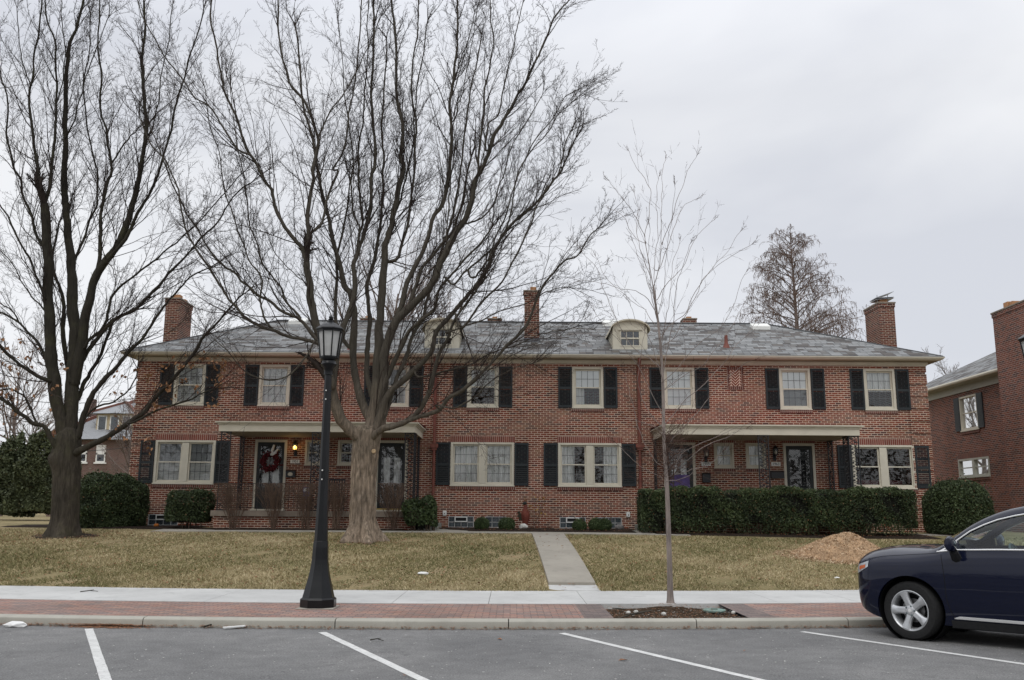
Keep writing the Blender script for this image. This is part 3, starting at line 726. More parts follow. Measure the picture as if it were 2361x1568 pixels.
hip_roof('roof',M['slate'],EX0-.05,EX1+.05,EY0-.05,EY1+.05,zR0,RX0,RX1,YR,ZR,H)
M['ridge']=simple('dark_ridge_metal',(.11,.115,.12),.6,.15,6)
mb=MB()
for a,b in(((RX0,YR,ZR),(RX1,YR,ZR)),((EX0,EY0,zR0),(RX0,YR,ZR)),((EX1,EY0,zR0),(RX1,YR,ZR)),((EX0,EY1,zR0),(RX0,YR,ZR)),((EX1,EY1,zR0),(RX1,YR,ZR))): mb.bar(Vector(a)+Vector((0,0,.012)),Vector(b)+Vector((0,0,.012)),.13,.04)
mb.build('ridge_cap',M['ridge'],H)
def roofz(x,y):
    zf=zR0+(y-EY0)*(ZR-zR0)/(YR-EY0)
    zl=zR0+(x-EX0)*(ZR-zR0)/(RX0-EX0); zr=zR0+(EX1-x)*(ZR-zR0)/(EX1-RX1)
    return min(zf,zl,zr)
# ---- chimneys
def chimney(x0,x1,y0,y1,z0,z1,label,flues,cap=True,par=None,bm='chimbrick'):
    par=par or H
    mb=MB(); mb.box(x0,x1,y0,y1,z0,z1-.14); mb.box(x0-.025,x1+.025,y0-.025,y1+.025,z1-.14,z1)
    c=mb.build('chimney',M[bm],par); c['label']=label
    mb=MB(); mb.box(x0-.05,x1+.05,y0-.05,y1+.05,z1,z1+.06); mb.build('cap_slab',M['capstone'],c,bevel=.012)
    mb=MB()
    for fx,fy,w,h in flues: mb.prism([(fx-w,fy-w),(fx+w,fy-w),(fx+w,fy+w),(fx-w,fy+w)],'z',z1+.05,z1+.06+h)
    mb.build('flue',M['flue'],c,bevel=.01)
    return c
yc=33.3
a=XW(2028,yc,750); b=XW(2064,yc,750); 
chR=chimney(a,b,yc,yc+1.35,roofz(a,yc)-1.2,ZW(2046,700,yc),'brick chimney at the right end with tilted metal cover',[((a+b)/2,yc+.35,.14,.16),((a+b)/2,yc+.95,.14,.12)])
zt=ZW(2046,700,yc); mb=MB(); mx_=(a+b)/2
for i,(dz,tilt) in enumerate(((.22,.03),(.27,.02),(.38,.12))): mb.add([(mx_-.32,yc+.1,zt+dz-tilt),(mx_+.36,yc+.1,zt+dz+tilt),(mx_+.36,yc+.75,zt+dz+tilt),(mx_-.32,yc+.75,zt+dz-tilt),(mx_-.32,yc+.1,zt+dz-tilt-.012),(mx_+.36,yc+.1,zt+dz+tilt-.012),(mx_+.36,yc+.75,zt+dz+tilt-.012),(mx_-.32,yc+.75,zt+dz-tilt-.012)],[(0,1,2,3),(7,6,5,4),(0,4,5,1),(1,5,6,2),(2,6,7,3),(3,7,4,0)])
for sx in(-.2,.2): mb.box(mx_+sx-.01,mx_+sx+.01,yc+.3,yc+.32,zt+.05,zt+.4)
mb.build('metal_cover',M['metal'],chR)
a=XW(379,yc,740); b=XW(411,yc,740)
chL=chimney(a,b,yc,yc+1.35,roofz(a,yc)-1.2,ZW(400,690,yc),'brick chimney at the left end seen through bare branches',[((a+b)/2,yc+.45,.14,.2),((a+b)/2,yc+1.0,.14,.15)])
ym=EY0+1.55; a=XW(1209,ym,730); b=XW(1243,ym,730)
chimney(a,b,ym,ym+.6,roofz(a,ym)-.5,ZW(1225,673,ym),'slim brick chimney rising from the front roof slope',[((a+b)/2+.05,ym+.3,.11,.17)])
mb=MB(); mb.box(a-.03,b+.03,ym-.05,ym+.62,roofz(a,ym)-.03,roofz(a,ym)+.13); mb.build('chimney_flashing',simple('lead_flashing',(.13,.13,.14),.5),H)
for px,yy in((1590,YR+1.6),(1140,YR+1.6),(846,YR+1.3)):
    a=XW(px-14,yy,740); b=XW(px+14,yy,740); z=ZW(px,737 if px>900 else 736,yy); chimney(a,b,yy,yy+.5,z-1.2,z,'low brick chimney top just showing behind the ridge',[((a+b)/2,yy+.25,.1,.1)])
# ---- dormers
def dormer(pc,label):
    yd=EY0+.55; xc=XW(pc,yd,780); wd=.58; z0=roofz(xc,yd)+.02; zs=z0+.72; rise=.27
    N=14; arc=[(xc+wd*math.sin(-math.pi/2*1.0+math.pi*k/N), zs+rise*math.cos(-math.pi/2+math.pi*k/N)) for k in range(N+1)]
    poly=[(xc-wd,z0-.25)]+arc+[(xc+wd,z0-.25)]
    wx0,wx1,wz0,wz1=xc-.34,xc+.34,z0+.1,z0+.66
    # front board with a window opening: two side strips, bottom, arched top
    mb=MB(); mb.box(xc-wd,wx0,yd,yd+.05,z0-.05,zs); mb.box(wx1,xc+wd,yd,yd+.05,z0-.05,zs); mb.box(wx0,wx1,yd,yd+.05,z0-.05,wz0)
    mb.prism([(xc-wd,zs)]+[p for p in arc[1:-1]]+[(xc+wd,zs)]+[(wx1,zs),(wx1,wz1),(wx0,wz1),(wx0,zs)],'y',yd+.0005,yd+.0495)
    yb=yd+3.2
    for sx in(-1,1):
        x=xc+sx*wd; n=9
        for k in range(n):
            za=z0-.2+(zs-z0+.2)*k/n; zb=za+(zs-z0+.2)/n*.97
            mb.add([(x,yd+.05,za),(x,yb,za),(x,yb,zb),(x,yd+.05,zb),(x+sx*.02,yd+.05,za),(x+sx*.02,yb,za),(x+sx*.002,yb,zb),(x+sx*.002,yd+.05,zb)],[(0,1,2,3),(4,5,6,7),(0,4,5,1),(3,7,6,2),(0,4,7,3)])
    d=mb.build('dormer',M['cream'],H); d['label']=label
    mb=MB(); rr=.09; oa=[(xc+(wd+rr)*math.sin(-math.pi/2+math.pi*k/N), zs-.05+(rise+rr)*math.cos(-math.pi/2+math.pi*k/N)) for k in range(N+1)]; ia=[(x,z-.05) for x,z in oa]
    mb.prism(oa+ia[::-1],'y',yd-.12,yb); mb.build('dormer_roof',M['cream2'],d)
    mb=MB(); ring(mb,wx0,wx1,wz0,wz1,.04,yd-.015,yd+.06); zm=(wz0+wz1)/2; mb.box(wx0,wx1,yd-.02,yd+.05,zm-.025,zm+.025); mb.box(wx0-.06,wx1+.06,yd-.05,yd+.02,wz1,wz1+.04)
    for k in(1,2):
        x=wx0+(wx1-wx0)*k/3; mb.box(x-.009,x+.009,yd+.01,yd+.05,wz0+.04,wz1-.04)
    mb.build('window_frame',M['cream'],d)
    mb=MB(); mb.box(wx0+.04,wx1-.04,yd+.03,yd+.036,wz0+.04,wz1-.04); mb.build('pane',M['pane_dark'],d)
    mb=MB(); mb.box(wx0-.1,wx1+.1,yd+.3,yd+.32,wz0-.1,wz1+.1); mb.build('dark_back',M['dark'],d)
    mb=MB(); mb.add([(xc-wd-.12,yd-.14,roofz(xc,yd-.14)+.012),(xc+wd+.12,yd-.14,roofz(xc,yd-.14)+.012),(xc+wd+.12,yd+.02,roofz(xc,yd+.02)+.03),(xc-wd-.12,yd+.02,roofz(xc,yd+.02)+.03)],[(0,1,2,3)]); mb.build('flashing',M['metal'],d)
dormer(1452,'arched dormer right of the middle chimney'); dormer(1019,'arched dormer behind the tree limbs')
# ---- skylight, roof vent pipe, pale vents
def skyl(px,py):
    lo,hi=EY0,YR
    for _ in range(40):
        y=(lo+hi)/2; p=atY(px,py,y)
        if p.z>roofz(p.x,y): lo=y
        else: hi=y
    p=atY(px,py,y); sl=(ZR-zR0)/(YR-EY0); mb=MB(); w,l=.33,.42
    mb.add([(p.x+sx*w,y+ty*l,roofz(p.x,y)+sl*ty*l+dz) for dz in(-.03,.14) for sx,ty in((-1,0),(1,0),(1,1),(-1,1))],[(0,1,2,3),(4,5,6,7),(0,1,5,4),(1,2,6,5),(2,3,7,6),(3,0,4,7)])
    mb.build('skylight',M['white'],H,bevel=.02)
skyl(1756,760); skyl(684,748); skyl(1410,752)
def vent(px,py,h):
    lo,hi=EY0,YR
    for _ in range(40):
        y=(lo+hi)/2; p=atY(px,py,y)
        if p.z>roofz(p.x,y): lo=y
        else: hi=y
    z=roofz(p.x,y); mb=MB(); mb.lathe([(.17,z-.1),(.1,z+.06),(.065,z+.15),(.055,z+h),(.04,z+h),(.04,z+h-.05)],12,(p.x,y,0)); mb.build('vent_pipe',M['copper'],H,smooth=True)
vent(1674,801,.42); vent(808,806,.3)
# ---- downspouts with collar boxes
for px,zb in((1001,1180),(1474,1215)):
    x=XW(px,Y0-.1,1000); mb=MB(); zt_=zR0-.13; zc=ZW(px,1030,Y0)
    mb.tube([(x,EY0+.03,zt_+.02),(x,EY0+.06,zt_-.1),(x,Y0-.14,zt_-.25),(x,Y0-.1,zt_-.4),(x,Y0-.1,zc+.1)],.055,10)
    mb.tube([(x,Y0-.1,zc-.1),(x,Y0-.1,GB+.05)],.05,10)
    mb.box(x-.13,x+.13,Y0-.19,Y0-.01,zc-.04,zc+.09); mb.box(x-.09,x+.09,Y0-.16,Y0-.02,zc-.12,zc-.04)
    for zz in(zc+.9,zc+1.9,zc-1.1): mb.box(x-.075,x+.075,Y0-.12,Y0-.005,zz,zz+.04)
    mb.build('downspout',M['copper'],H,smooth=True)
# ---- porches
zsof=atY(1760,1003,27.62).z; zcr=atY(1760,982,27.5).z; YP=27.62
def post(x0,x1,y0,y1,z0,z1):
    """cast scrollwork porch post: two uprights and a chain of scrolls and leaves"""
    mb=MB(); a=Vector((x0,y0,0)); b=Vector((x1,y1,0)); L=(b-a).length; d=(b-a).normalized(); r=.016
    for p in(a,b): mb.box(p.x-r,p.x+r,p.y-r,p.y+r,z0,z1)
    mb.box(min(x0,x1)-.03,max(x0,x1)+.03,min(y0,y1)-.03,max(y0,y1)+.03,z0,z0+.03); mb.box(min(x0,x1)-.03,max(x0,x1)+.03,min(y0,y1)-.03,max(y0,y1)+.03,z1-.03,z1)
    def P(u,z): q=a+d*u; return (q.x,q.y,z)
    n=int((z1-z0-.1)/.2); hh=(z1-z0-.08)/n
    for k in range(n):
        zc=z0+.04+hh*(k+.5); s=1 if k%2 else -1
        pts=[]
        for i in range(13):
            t=i/12; u=L/2+s*L*.36*math.sin(2*math.pi*t)*(1-.25*t); z=zc-hh*.55+hh*1.1*t; pts.append(P(u,z))
        mb.tube(pts,.011,5)
        for q in(-1,1):
            c=(L/2+q*s*L*.2,zc+q*hh*.22); sp=[P(c[0]+L*.16*(1-i/14)*math.cos(i*.75)*q,c[1]+L*.16*(1-i/14)*math.sin(i*.75)) for i in range(13)]
            mb.tube(sp,.009,5)
            p=P(c[0]-q*s*L*.05,c[1]); mb.ball(p,.03,7,5,(1.1,.5,.8))
            p=P(L/2+q*L*.33,zc-q*hh*.3); mb.ball(p,.022,6,4,(1.3,.5,.8))
    return mb.build('porch_post',M['iron'],H)
def porch(xa,xb,posts,corner,lab,fl,fr):
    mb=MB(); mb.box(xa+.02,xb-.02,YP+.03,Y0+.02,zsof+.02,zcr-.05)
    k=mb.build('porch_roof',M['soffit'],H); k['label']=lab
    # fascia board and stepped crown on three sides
    fa=MB(); 
    fa.box(xa,xb,YP,YP+.03,zsof,zsof+.2); fa.box(xa,xa+.03,YP+.03,Y0,zsof,zsof+.2); fa.box(xb-.03,xb,YP+.03,Y0,zsof,zsof+.2)
    for o_,z0_,z1_ in((.03,.2,.235),(.06,.235,.262),(.1,.262,.3)):
        z1_=zsof+z1_; z0_=zsof+z0_
        fa.box(xa-o_,xb+o_,YP-o_,YP+.03,z0_,z1_); fa.box(xa-o_,xa+.03,YP+.03,Y0,z0_,z1_); fa.box(xb-.03,xb+o_,YP+.03,Y0,z0_,z1_)
    fa.build('fascia',M['cream'],k,bevel=.006)
    mb=MB(); mb.add([(xa-.1,YP-.1,zsof+.305),(xb+.1,YP-.1,zsof+.305),(xb+.1,Y0,zsof+.4),(xa-.1,Y0,zsof+.4)],[(0,1,2,3)]); mb.build('red_roofing',simple('red_metal_roofing',(.3,.07,.07),.6),k)
    for p in posts: post(*p,zFl,zsof)
    # floor slab on brick
    mb=MB(); mb.box(fl,fr,YP-.12,Y0-.01,zFl-.17,zFl); s=mb.build('porch_floor',M['capstone'],H,bevel=.012)
    mb=MB(); mb.box(fl+.08,fr-.08,YP-.02,Y0-.02,GB-.2,zFl-.175); mb.build('porch_base',M['brick'],H)
xa=XW(504,YP,990); xb=XW(957,YP,990)
P0=XW(509,YP+.05,1080); 
def pp(a,b,y=YP+.07): return (XW(a,y,1080),XW(b,y,1080),y,y)
porch(xa,xb,[pp(506,527),pp(717,738),pp(932,953),(XW(954,YP+.07,1080),XW(954,YP+.07,1080),YP+.12,YP+.5),(XW(558,Y0-.1,1080),XW(558,Y0-.1,1080),Y0-.45,Y0-.05),(XW(965,Y0-.1,1080),XW(965,Y0-.1,1080),Y0-.45,Y0-.05)],None,'flat cream porch roof over the left pair of doors',XW(487,YP,1190),XW(962,YP,1190))
xa2=XW(1533,YP,990); xb2=XW(1981,YP,990)
porch(xa2,xb2,[pp(1534,1552),pp(1750,1773),pp(1960,1982),(XW(1959,YP+.07,1080),XW(1959,YP+.07,1080),YP+.12,YP+.5),(XW(1509,Y0-.1,1080),XW(1509,Y0-.1,1080),Y0-.45,Y0-.05),(XW(1912,Y0-.1,1080),XW(1912,Y0-.1,1080),Y0-.45,Y0-.05)],None,'flat cream porch roof over the right pair of doors',XW(1526,YP,1190),XW(2000,YP,1190))
# low iron railing along the left porch edge
def railing(x0,x1,y,z0,h=.8):
    mb=MB(); mb.bar((x0,y,z0+h),(x1,y,z0+h),.03,.02); mb.bar((x0,y,z0+.09),(x1,y,z0+.09),.025,.015); n=int((x1-x0)/.13)
    for k in range(n+1):
        x=x0+(x1-x0)*k/n; mb.box(x-.007,x+.007,y-.007,y+.007,z0+(0 if k%6==0 else .09),z0+h)
    mb.build('porch_railing',M['iron'],H)
railing(XW(528,YP,1150),XW(717,YP,1150),YP+.07,zFl); railing(XW(738,YP,1150),XW(860,YP,1150),YP+.07,zFl)
# porch steps at the inner ends
for xs_,sg in((XW(962,YP,1190),1),(XW(1526,YP,1190),-1)):
    mb=MB()
    for k in range(3):
        w=.3*(k+1); a_,b_=sorted((xs_,xs_+sg*w)); mb.box(a_+(.002*k if sg<0 else 0),b_,27.75+.003*k,29.3-.003*k,GB-.1,zFl-.17*(k+1)+.0)
    mb.build('porch_step',M['step'],H,bevel=.012)
# ---- small fittings on the walls
def lantern(px,py,lit,lab):
    p=atY(px,py,Y0-.12); mb=MB(); z=p.z
    mb.box(p.x-.05,p.x+.05,Y0-.02,Y0-.001,z-.28,z+.1); mb.tube([(p.x,Y0-.02,z-.12),(p.x,Y0-.06,z-.22),(p.x,Y0-.13,z-.2),(p.x,Y0-.13,z-.12)],.012,6)
    mb.lathe([(.02,-.13),(.055,-.115),(.06,-.1),(.0605,-.095)],6,(p.x,Y0-.13,z)); mb.lathe([(.1,.1),(.085,.115),(.05,.17),(.015,.2),(.015,.23),(.002,.24)],6,(p.x,Y0-.13,z))
    for k in range(6):
        a=math.pi/3*k; mb.bar((p.x+.06*math.cos(a),Y0-.13+.06*math.sin(a),z-.1),(p.x+.092*math.cos(a),Y0-.13+.092*math.sin(a),z+.1),.012,.012)
    w=mb.build('wall_lantern',M['iron'],H); w['label']=lab
    mb=MB(); mb.lathe([(.056,-.095),(.088,.098)],6,(p.x,Y0-.13,z),cap=False); mb.build('glass',M['glass'],w)
    g=G('lamp_bulb'); 
    if lit: g.b.inputs['Emission Color'].default_value=(1,.5,.1,1); g.b.inputs['Emission Strength'].default_value=5
    g.b.inputs['Base Color'].default_value=(.8,.75,.6,1)
    mb=MB(); mb.ball((p.x,Y0-.13,z-.01),.05,10,8,(1,1,1.25)); mb.build('bulb',g.m,w,smooth=2)
    if lit:
        l=bpy.data.lights.new('porch_bulb_light','POINT'); l.energy=1.0; l.color=(1,.6,.25); l.shadow_soft_size=.05
        lo=bpy.data.objects.new('porch_bulb_light',l); COL.objects.link(lo); lo.parent=w; lo.location=Vector((p.x,Y0-.27,z))-H.location
lantern(680,1031,True,'lit porch lantern glowing orange'); lantern(1787,1042,False,'unlit porch lantern'); lantern(1628,1046,False,'unlit porch lantern')
M['ink']=simple('black_ink',(.02,.02,.02),.6)
def text(body,size,loc,mat,par,name='lettering',ext=.002,rx=math.pi/2):
    cu_=bpy.data.curves.new(name,'FONT'); cu_.body=body; cu_.size=size; cu_.align_x='CENTER'; cu_.align_y='CENTER'; cu_.extrude=ext
    to=bpy.data.objects.new('tmp',cu_); COL.objects.link(to); dg=bpy.context.evaluated_depsgraph_get(); me=bpy.data.meshes.new_from_object(to.evaluated_get(dg)); bpy.data.objects.remove(to)
    me.transform(Matrix.Translation(Vector(loc)-rootof(par).location)@Matrix.Rotation(rx,4,'X')); me.materials.clear(); me.materials.append(mat)
    o=bpy.data.objects.new(name,me); COL.objects.link(o); o.parent=par; return o
for (px,py),n in(((680,1064),'1951'),((1627,1070),'1959'),((1788,1070),'1963')):
    p=atY(px,py,Y0); mb=MB(); mb.box(p.x-.15,p.x+.15,Y0-.02,Y0-.002,p.z-.06,p.z+.06); k=mb.build('house_number_plate',M['white'],H); text(n,.115,(p.x,Y0-.0225,p.z),M['ink'],k,'numerals')
for (px,py),w,h in(((671,1092),.15,.12),((1627,1101),.13,.16),((1790,1094),.21,.125)):
    p=atY(px,py,Y0); mb=MB(); mb.box(p.x-w,p.x+w,Y0-.12,Y0-.002,p.z-h,p.z+h*.7); mb.prism([(Y0-.13,p.z+h*.68),(Y0-.002,p.z+h),(Y0-.002,p.z+h*.7),(Y0-.13,p.z+h*.62)],'x',p.x-w-.008,p.x+w+.008)
    m_=mb.build('mailbox',M['iron'],H,bevel=.008)
    if px==671: mb=MB(); mb.lathe([(.001,0),(.06,.0),(.06,.006),(.001,.008)],14,(p.x,Y0-.122,p.z-.02),axis='y'); mb.v=[(p.x+(v[0]-p.x)*1.4,2*(Y0-.122)-v[1],v[2]) for v in mb.v]; mb.build('emblem',M['cream2'],m_)
for px,py in((1025,1183),(1447.5,1186.5)):
    p=atY(px,py,Y0); mb=MB(); mb.box(p.x-.06,p.x+.06,Y0-.08,Y0-.001,p.z-.08,p.z+.08); o=mb.build('outlet_box',M['white'],H,bevel=.02); mb=MB(); mb.ball((p.x,Y0-.08,p.z-.01),.018,8,6); mb.build('socket',M['dark'],o)
# wall-mounted blue and white sign on the porch wall
p=atY(707,1136,29.0); sg=thing('yard_sign','small blue and white sign standing on the left porch behind the bare shrubs','sign',(p.x,29.0,zFl))
mb=MB(); mb.box(p.x-.012,p.x+.012,28.99,29.01,zFl,p.z+.1); mb.build('stake',M['metal'],sg)
mb=MB(); mb.prism([(p.x-.13,p.z+.17),(p.x+.13,p.z+.17),(p.x+.13,p.z-.05),(p.x,p.z-.2),(p.x-.13,p.z-.05)],'y',28.97,28.99); mb.build('sign_face',simple('blue_sign_paint',(.07,.12,.38),.5,.3,20),sg)
mb=MB(); mb.box(p.x-.09,p.x+.09,28.965,28.97,p.z+.04,p.z+.14); mb.build('white_panel',M['white'],sg)
# wreath on the left door
x0,x1,z0,z1=doors[0]; wc=Vector(((x0+x1)/2+.02,Y0-.1,atY(624,1065,Y0).z)); wr=thing('wreath','large red berry wreath hanging on the left porch door','wreath',tuple(wc))
rr=random.Random(8); mb=MB()
for i in range(420):
    a=rr.uniform(0,6.283); q=rr.gauss(0,.06); t=rr.uniform(0,6.28); R=.235+q*math.cos(t); mb.ball((wc.x+R*math.cos(a),wc.y+q*.6*math.sin(t),wc.z+R*1.12*math.sin(a)),rr.uniform(.018,.035),5,4)
mb.build('berries',M['wreath'],wr,fix=False)
mb=MB(); mb.tube([(wc.x+.2*math.sin(i/20*6.283),wc.y+.02,wc.z+.24*math.cos(i/20*6.283)) for i in range(21)],.05,8); mb.build('ring',simple('dark_twig_ring',(.05,.015,.012),.9),wr)
mb=MB(); mb.tube([(wc.x+.04,wc.y-.03,wc.z+.2),(wc.x+.06,wc.y-.03,wc.z+.38),(wc.x+.1,wc.y-.02,wc.z+.55)],[.05,.045,.03],6); mb.tube([(wc.x+.05,wc.y-.03,wc.z+.22),(wc.x+.16,wc.y-.03,wc.z+.3),(wc.x+.23,wc.y-.02,wc.z+.42)],[.04,.05,.02],6); mb.build('ribbon',M['curtain'],wr,smooth=True)
# dark porch chair behind the lamp post
cx_=XW(772,28.9,1150); ch=thing('porch_chair','dark metal chair on the left porch behind the shrubs','chair',(cx_,28.9,zFl))
mb=MB(); mb.box(cx_-.26,cx_+.26,28.65,29.15,zFl+.4,zFl+.45); mb.build('seat',M['iron'],ch,bevel=.01)
mb=MB()
for k in range(7): x=cx_-.24+.08*k; mb.box(x-.015,x+.015,29.12,29.15,zFl+.45,zFl+.95)
mb.box(cx_-.26,cx_+.26,29.11,29.16,zFl+.95,zFl+1.0); mb.build('backrest',M['iron'],ch)
for sx in(-.24,.24):
    for y in(28.68,29.13): mb=MB(); mb.box(cx_+sx-.018,cx_+sx+.018,y-.018,y+.018,zFl,zFl+.4); mb.build('leg',M['iron'],ch)
    mb=MB(); mb.tube([(cx_+sx,28.68,zFl+.45),(cx_+sx,28.66,zFl+.66),(cx_+sx,29.13,zFl+.68)],.018,6); mb.build('armrest',M['iron'],ch)
# ---------------- neighbouring brick house on the right ----------------
NX=17.6
def nY(px,z=2.9,x=None): return ((x or NX)*F/(px-CX)-(z-1.6)*math.sin(PITCH))/math.cos(PITCH)      # depth on the side wall that faces left
nh=thing('neighbour_house','second brick house at the right edge with a tall wide chimney','house',(NX+4,35,GB))
ny0,ny1=28.5,41.0
zN=atY(2160,905,nY(2160,6.3)).z
zb=.8
M['nslate']=simple('pale_slate_tiles',(.3,.31,.29),.7,.2,9,bump=.3)
nwin=[]
def nrect(px0,px1,pyt,pyb,z):
    Y1,Y0_=nY(px0,z),nY(px1,z); ym_=nY((px0+px1)/2,z); zt=atY((px0+px1)/2,pyt,ym_).z; z0=atY((px0+px1)/2,pyb,ym_).z
    return (Y0_,Y1,z0,zt)
wU=nrect(2216,2256,912,990,5.3); wL=nrect(2215,2286,1056,1098,2.9)
mb=MB(); ys_=sorted([ny0,ny1,wU[0],wU[1],wL[0],wL[1]]); zs_=sorted([zb,zN,wU[2],wU[3],wL[2],wL[3]])
for i in range(len(ys_)-1):
    for j in range(len(zs_)-1):
        a,b,c,d=ys_[i],ys_[i+1],zs_[j],zs_[j+1]; m=((a+b)/2,(c+d)/2)
        if any(h[0]<m[0]<h[1] and h[2]<m[1]<h[3] for h in(wU,wL)): continue
        mb.add([(NX,a,c),(NX,b,c),(NX,b,d),(NX,a,d)],[(0,3,2,1)])
for h in(wU,wL):
    a,b,c,d=h; mb.add([(NX,a,c),(NX,b,c),(NX,b,d),(NX,a,d),(NX+.15,a,c),(NX+.15,b,c),(NX+.15,b,d),(NX+.15,a,d)],[(0,1,5,4),(1,2,6,5),(2,3,7,6),(3,0,4,7)])
mb.add([(NX,ny0,zb),(NX+9,ny0,zb),(NX+9,ny0,zN),(NX,ny0,zN),(NX,ny1,zb),(NX+9,ny1,zb),(NX+9,ny1,zN),(NX,ny1,zN)],[(0,1,2,3),(5,4,7,6),(1,5,6,2)])
mb.build('wall',M['nbrick'],nh,fix=False)
def nwindow(h,n,sh):
    a,b,c,d=h; mb=MB(); w=.07
    def bx(y0,y1,z0,z1,x0=-.03,x1=.1): mb.box(NX+x0,NX+x1,y0,y1,z0,z1)
    bx(a+.001,a+w,c,d);bx(b-w,b-.001,c,d);bx(a+w,b-w,c,c+w);bx(a+w,b-w,d-w,d)
    if n==2: bx((a+b)/2-.07,(a+b)/2+.07,c+w,d-w)
    bx(a+w,b-w,(c+d)/2-.02,(c+d)/2+.02,.02,.08); bx(a-.02,b+.02,c-.05,c-.001,-.06,.05)
    f=mb.build('window',M['grey_trim'] if n==2 else M['cream'],nh)
    mb=MB(); mb.add([(NX+.052,a+w,c+w),(NX+.052,b-w,c+w),(NX+.052,b-w,d-w),(NX+.052,a+w,d-w)],[(0,1,2,3)]); mb.build('pane',M['glass'],f,fix=False)
    mb=MB()
    for yA,yB in(((a+w,b-w),) if n==1 else ((a+w,(a+b)/2-.07),((a+b)/2+.07,b-w))):
        for k in range(1,4): y=yA+(yB-yA)*k/4; mb.box(NX+.06,NX+.068,y-.007,y+.007,c+w,d-w)
        mb.box(NX+.061,NX+.067,yA,yB,(c+d)/2+(d-c)*.2,(c+d)/2+(d-c)*.2+.012)
    mb.build('muntin_grid',M['muntin'],f)
    mb=MB(); N=40
    for i in range(N+1):
        y=a+(b-a)*i/N; x=NX+.1+.01*math.sin(i*1.1); mb.v+=[(x,y,c),(x,y,d)]
    for i in range(N): mb.f.append((2*i,2*i+2,2*i+3,2*i+1))
    mb.build('curtain',M['curtain'],f,smooth=2,fix=False)
    if sh:
        for y0,y1 in((a-.42,a-.01),(b+.01,b+.42)):
            mb=MB(); mb.box(NX-.05,NX-.002,y0,y1,c,d); z=c+.08
            while z<d-.1: mb.box(NX-.058,NX-.049,y0+.06,y1-.06,z,z+.02); z+=.04
            mb.build('shutter',M['shutter'],nh)
    mb=MB(); mb.box(NX-.035,NX+.02,a-.02,b+.02,c-.15,c-.052); mb.build('brick_sill',M['rowlock'],nh)
    if n==2: mb=MB(); mb.box(NX-.004,NX+.02,a-.02,b+.02,d+.002,d+.21); mb.build('soldier_course',M['rowlock'],nh)
nwindow(wU,1,True); nwindow(wL,2,False)
mb=MB(); z=zb
while z<zN-.3: mb.box(NX-.028,NX+.5,ny1-.62,ny1+.028,z,z+.0677*5); z+=.0677*6
mb.build('quoin',M['nbrick'],nh)
mb=MB(); mb.box(NX-.05,NX+9,ny0-.05,ny0,zN-.28,zN); mb.box(NX-.05,NX-.002,ny0,ny1+.05,zN-.28,zN); mb.build('frieze_board',M['grey_trim'],nh)
mb=MB(); mb.box(NX-.42,NX+9.4,ny0-.4,ny1+.4,zN+.001,zN+.03); mb.build('soffit',M['grey_trim'],nh)
mb=MB(); mb.tube([(NX-.42,ny0-.4,zN+.07),(NX-.42,ny1+.4,zN+.07)],.07,8); mb.build('gutter',M['cream'],nh,smooth=True)
hip_roof('roof',M['slate'],NX-.4,NX+9.4,ny0-.4,ny1+.4,zN+.11,NX+4.2,NX+4.8,(ny0+ny1)/2,zN+2.4,nh)
# its roof ridge runs the other way: replace with a hip whose ridge follows the side wall
bpy.data.objects.remove(bpy.data.objects['roof.001'])
E0,E1,F0,F1,z0_=NX-.4,NX+9.4,ny0-.4,ny1+.4,zN+.11
P=[(E0,F0,z0_),(E1,F0,z0_),(E1,F1,z0_),(E0,F1,z0_),(NX+4.5,F0+4.2,z0_+2.5),(NX+4.5,F1-4.2,z0_+2.5)]
mb=MB(); mb.uv=[]
for q,f in enumerate([(3,0,4,5),(0,1,4),(1,2,5,4),(2,3,5)]):
    p=[Vector(P[i]) for i in f]; u=(p[1]-p[0]).normalized(); nn=(p[1]-p[0]).cross(p[2]-p[0]).normalized(); v=nn.cross(u)
    mb.add([tuple(c) for c in p],[tuple(range(len(p)))]); mb.uv+=[((c-p[0]).dot(u)+31*q,(c-p[0]).dot(v)) for c in p]
mb.build('roof',M['slate'],nh,fix=False)
xe=NX-.62; ya,yb=nY(2348,8,xe),nY(2290,8,xe); 
zt=atY(2320,714,(ya+yb)/2).z
k=chimney(xe,NX+.7,ya-1.1,yb-.0,zb,zt,None,[(xe+.35,ya-.6,.15,.3),(xe+.35,(ya+yb)/2,.15,.22),(xe+.3,yb-.6,.14,.25)],par=nh,bm='nbrick'); k['label']='tall wide brick chimney on the side wall'
# ---------------- far house on the left ----------------
FY=62.
fh=thing('far_house','distant brick house with red tile roof and cream dormer, seen left of the long house','house',(XW(240,FY,1050),FY+4,1.0))
fx0,fx1=XW(120,FY,1050),XW(430,FY,1050); zw=atY(245,940+85,FY).z
def fz(py,px=245,Y=FY): return atY(px,py,Y).z
zE=fz(1014); 
mb=MB(); mb.box(fx0,fx1,FY,FY+9,.5,zE); mb.build('wall',M['farbrick'],fh)
M['redtile']=simple('red_roof_tiles',(.19,.085,.065),.8,.25,12,bump=.3); M['greytile']=simple('grey_roof_tiles',(.3,.31,.32),.7,.15,10,bump=.2)
mb=MB(); mb.add([(fx0-.5,FY-.5,zE),(fx1+.5,FY-.5,zE),(fx1+.5,FY+9.5,zE),(fx0-.5,FY+9.5,zE),(fx0+4,FY+4.5,zE+3.4),(fx1-4,FY+4.5,zE+3.4)],[(0,1,5,4),(1,2,5),(2,3,4,5),(3,0,4),(0,3,2,1)]); mb.build('roof',M['greytile'],fh)
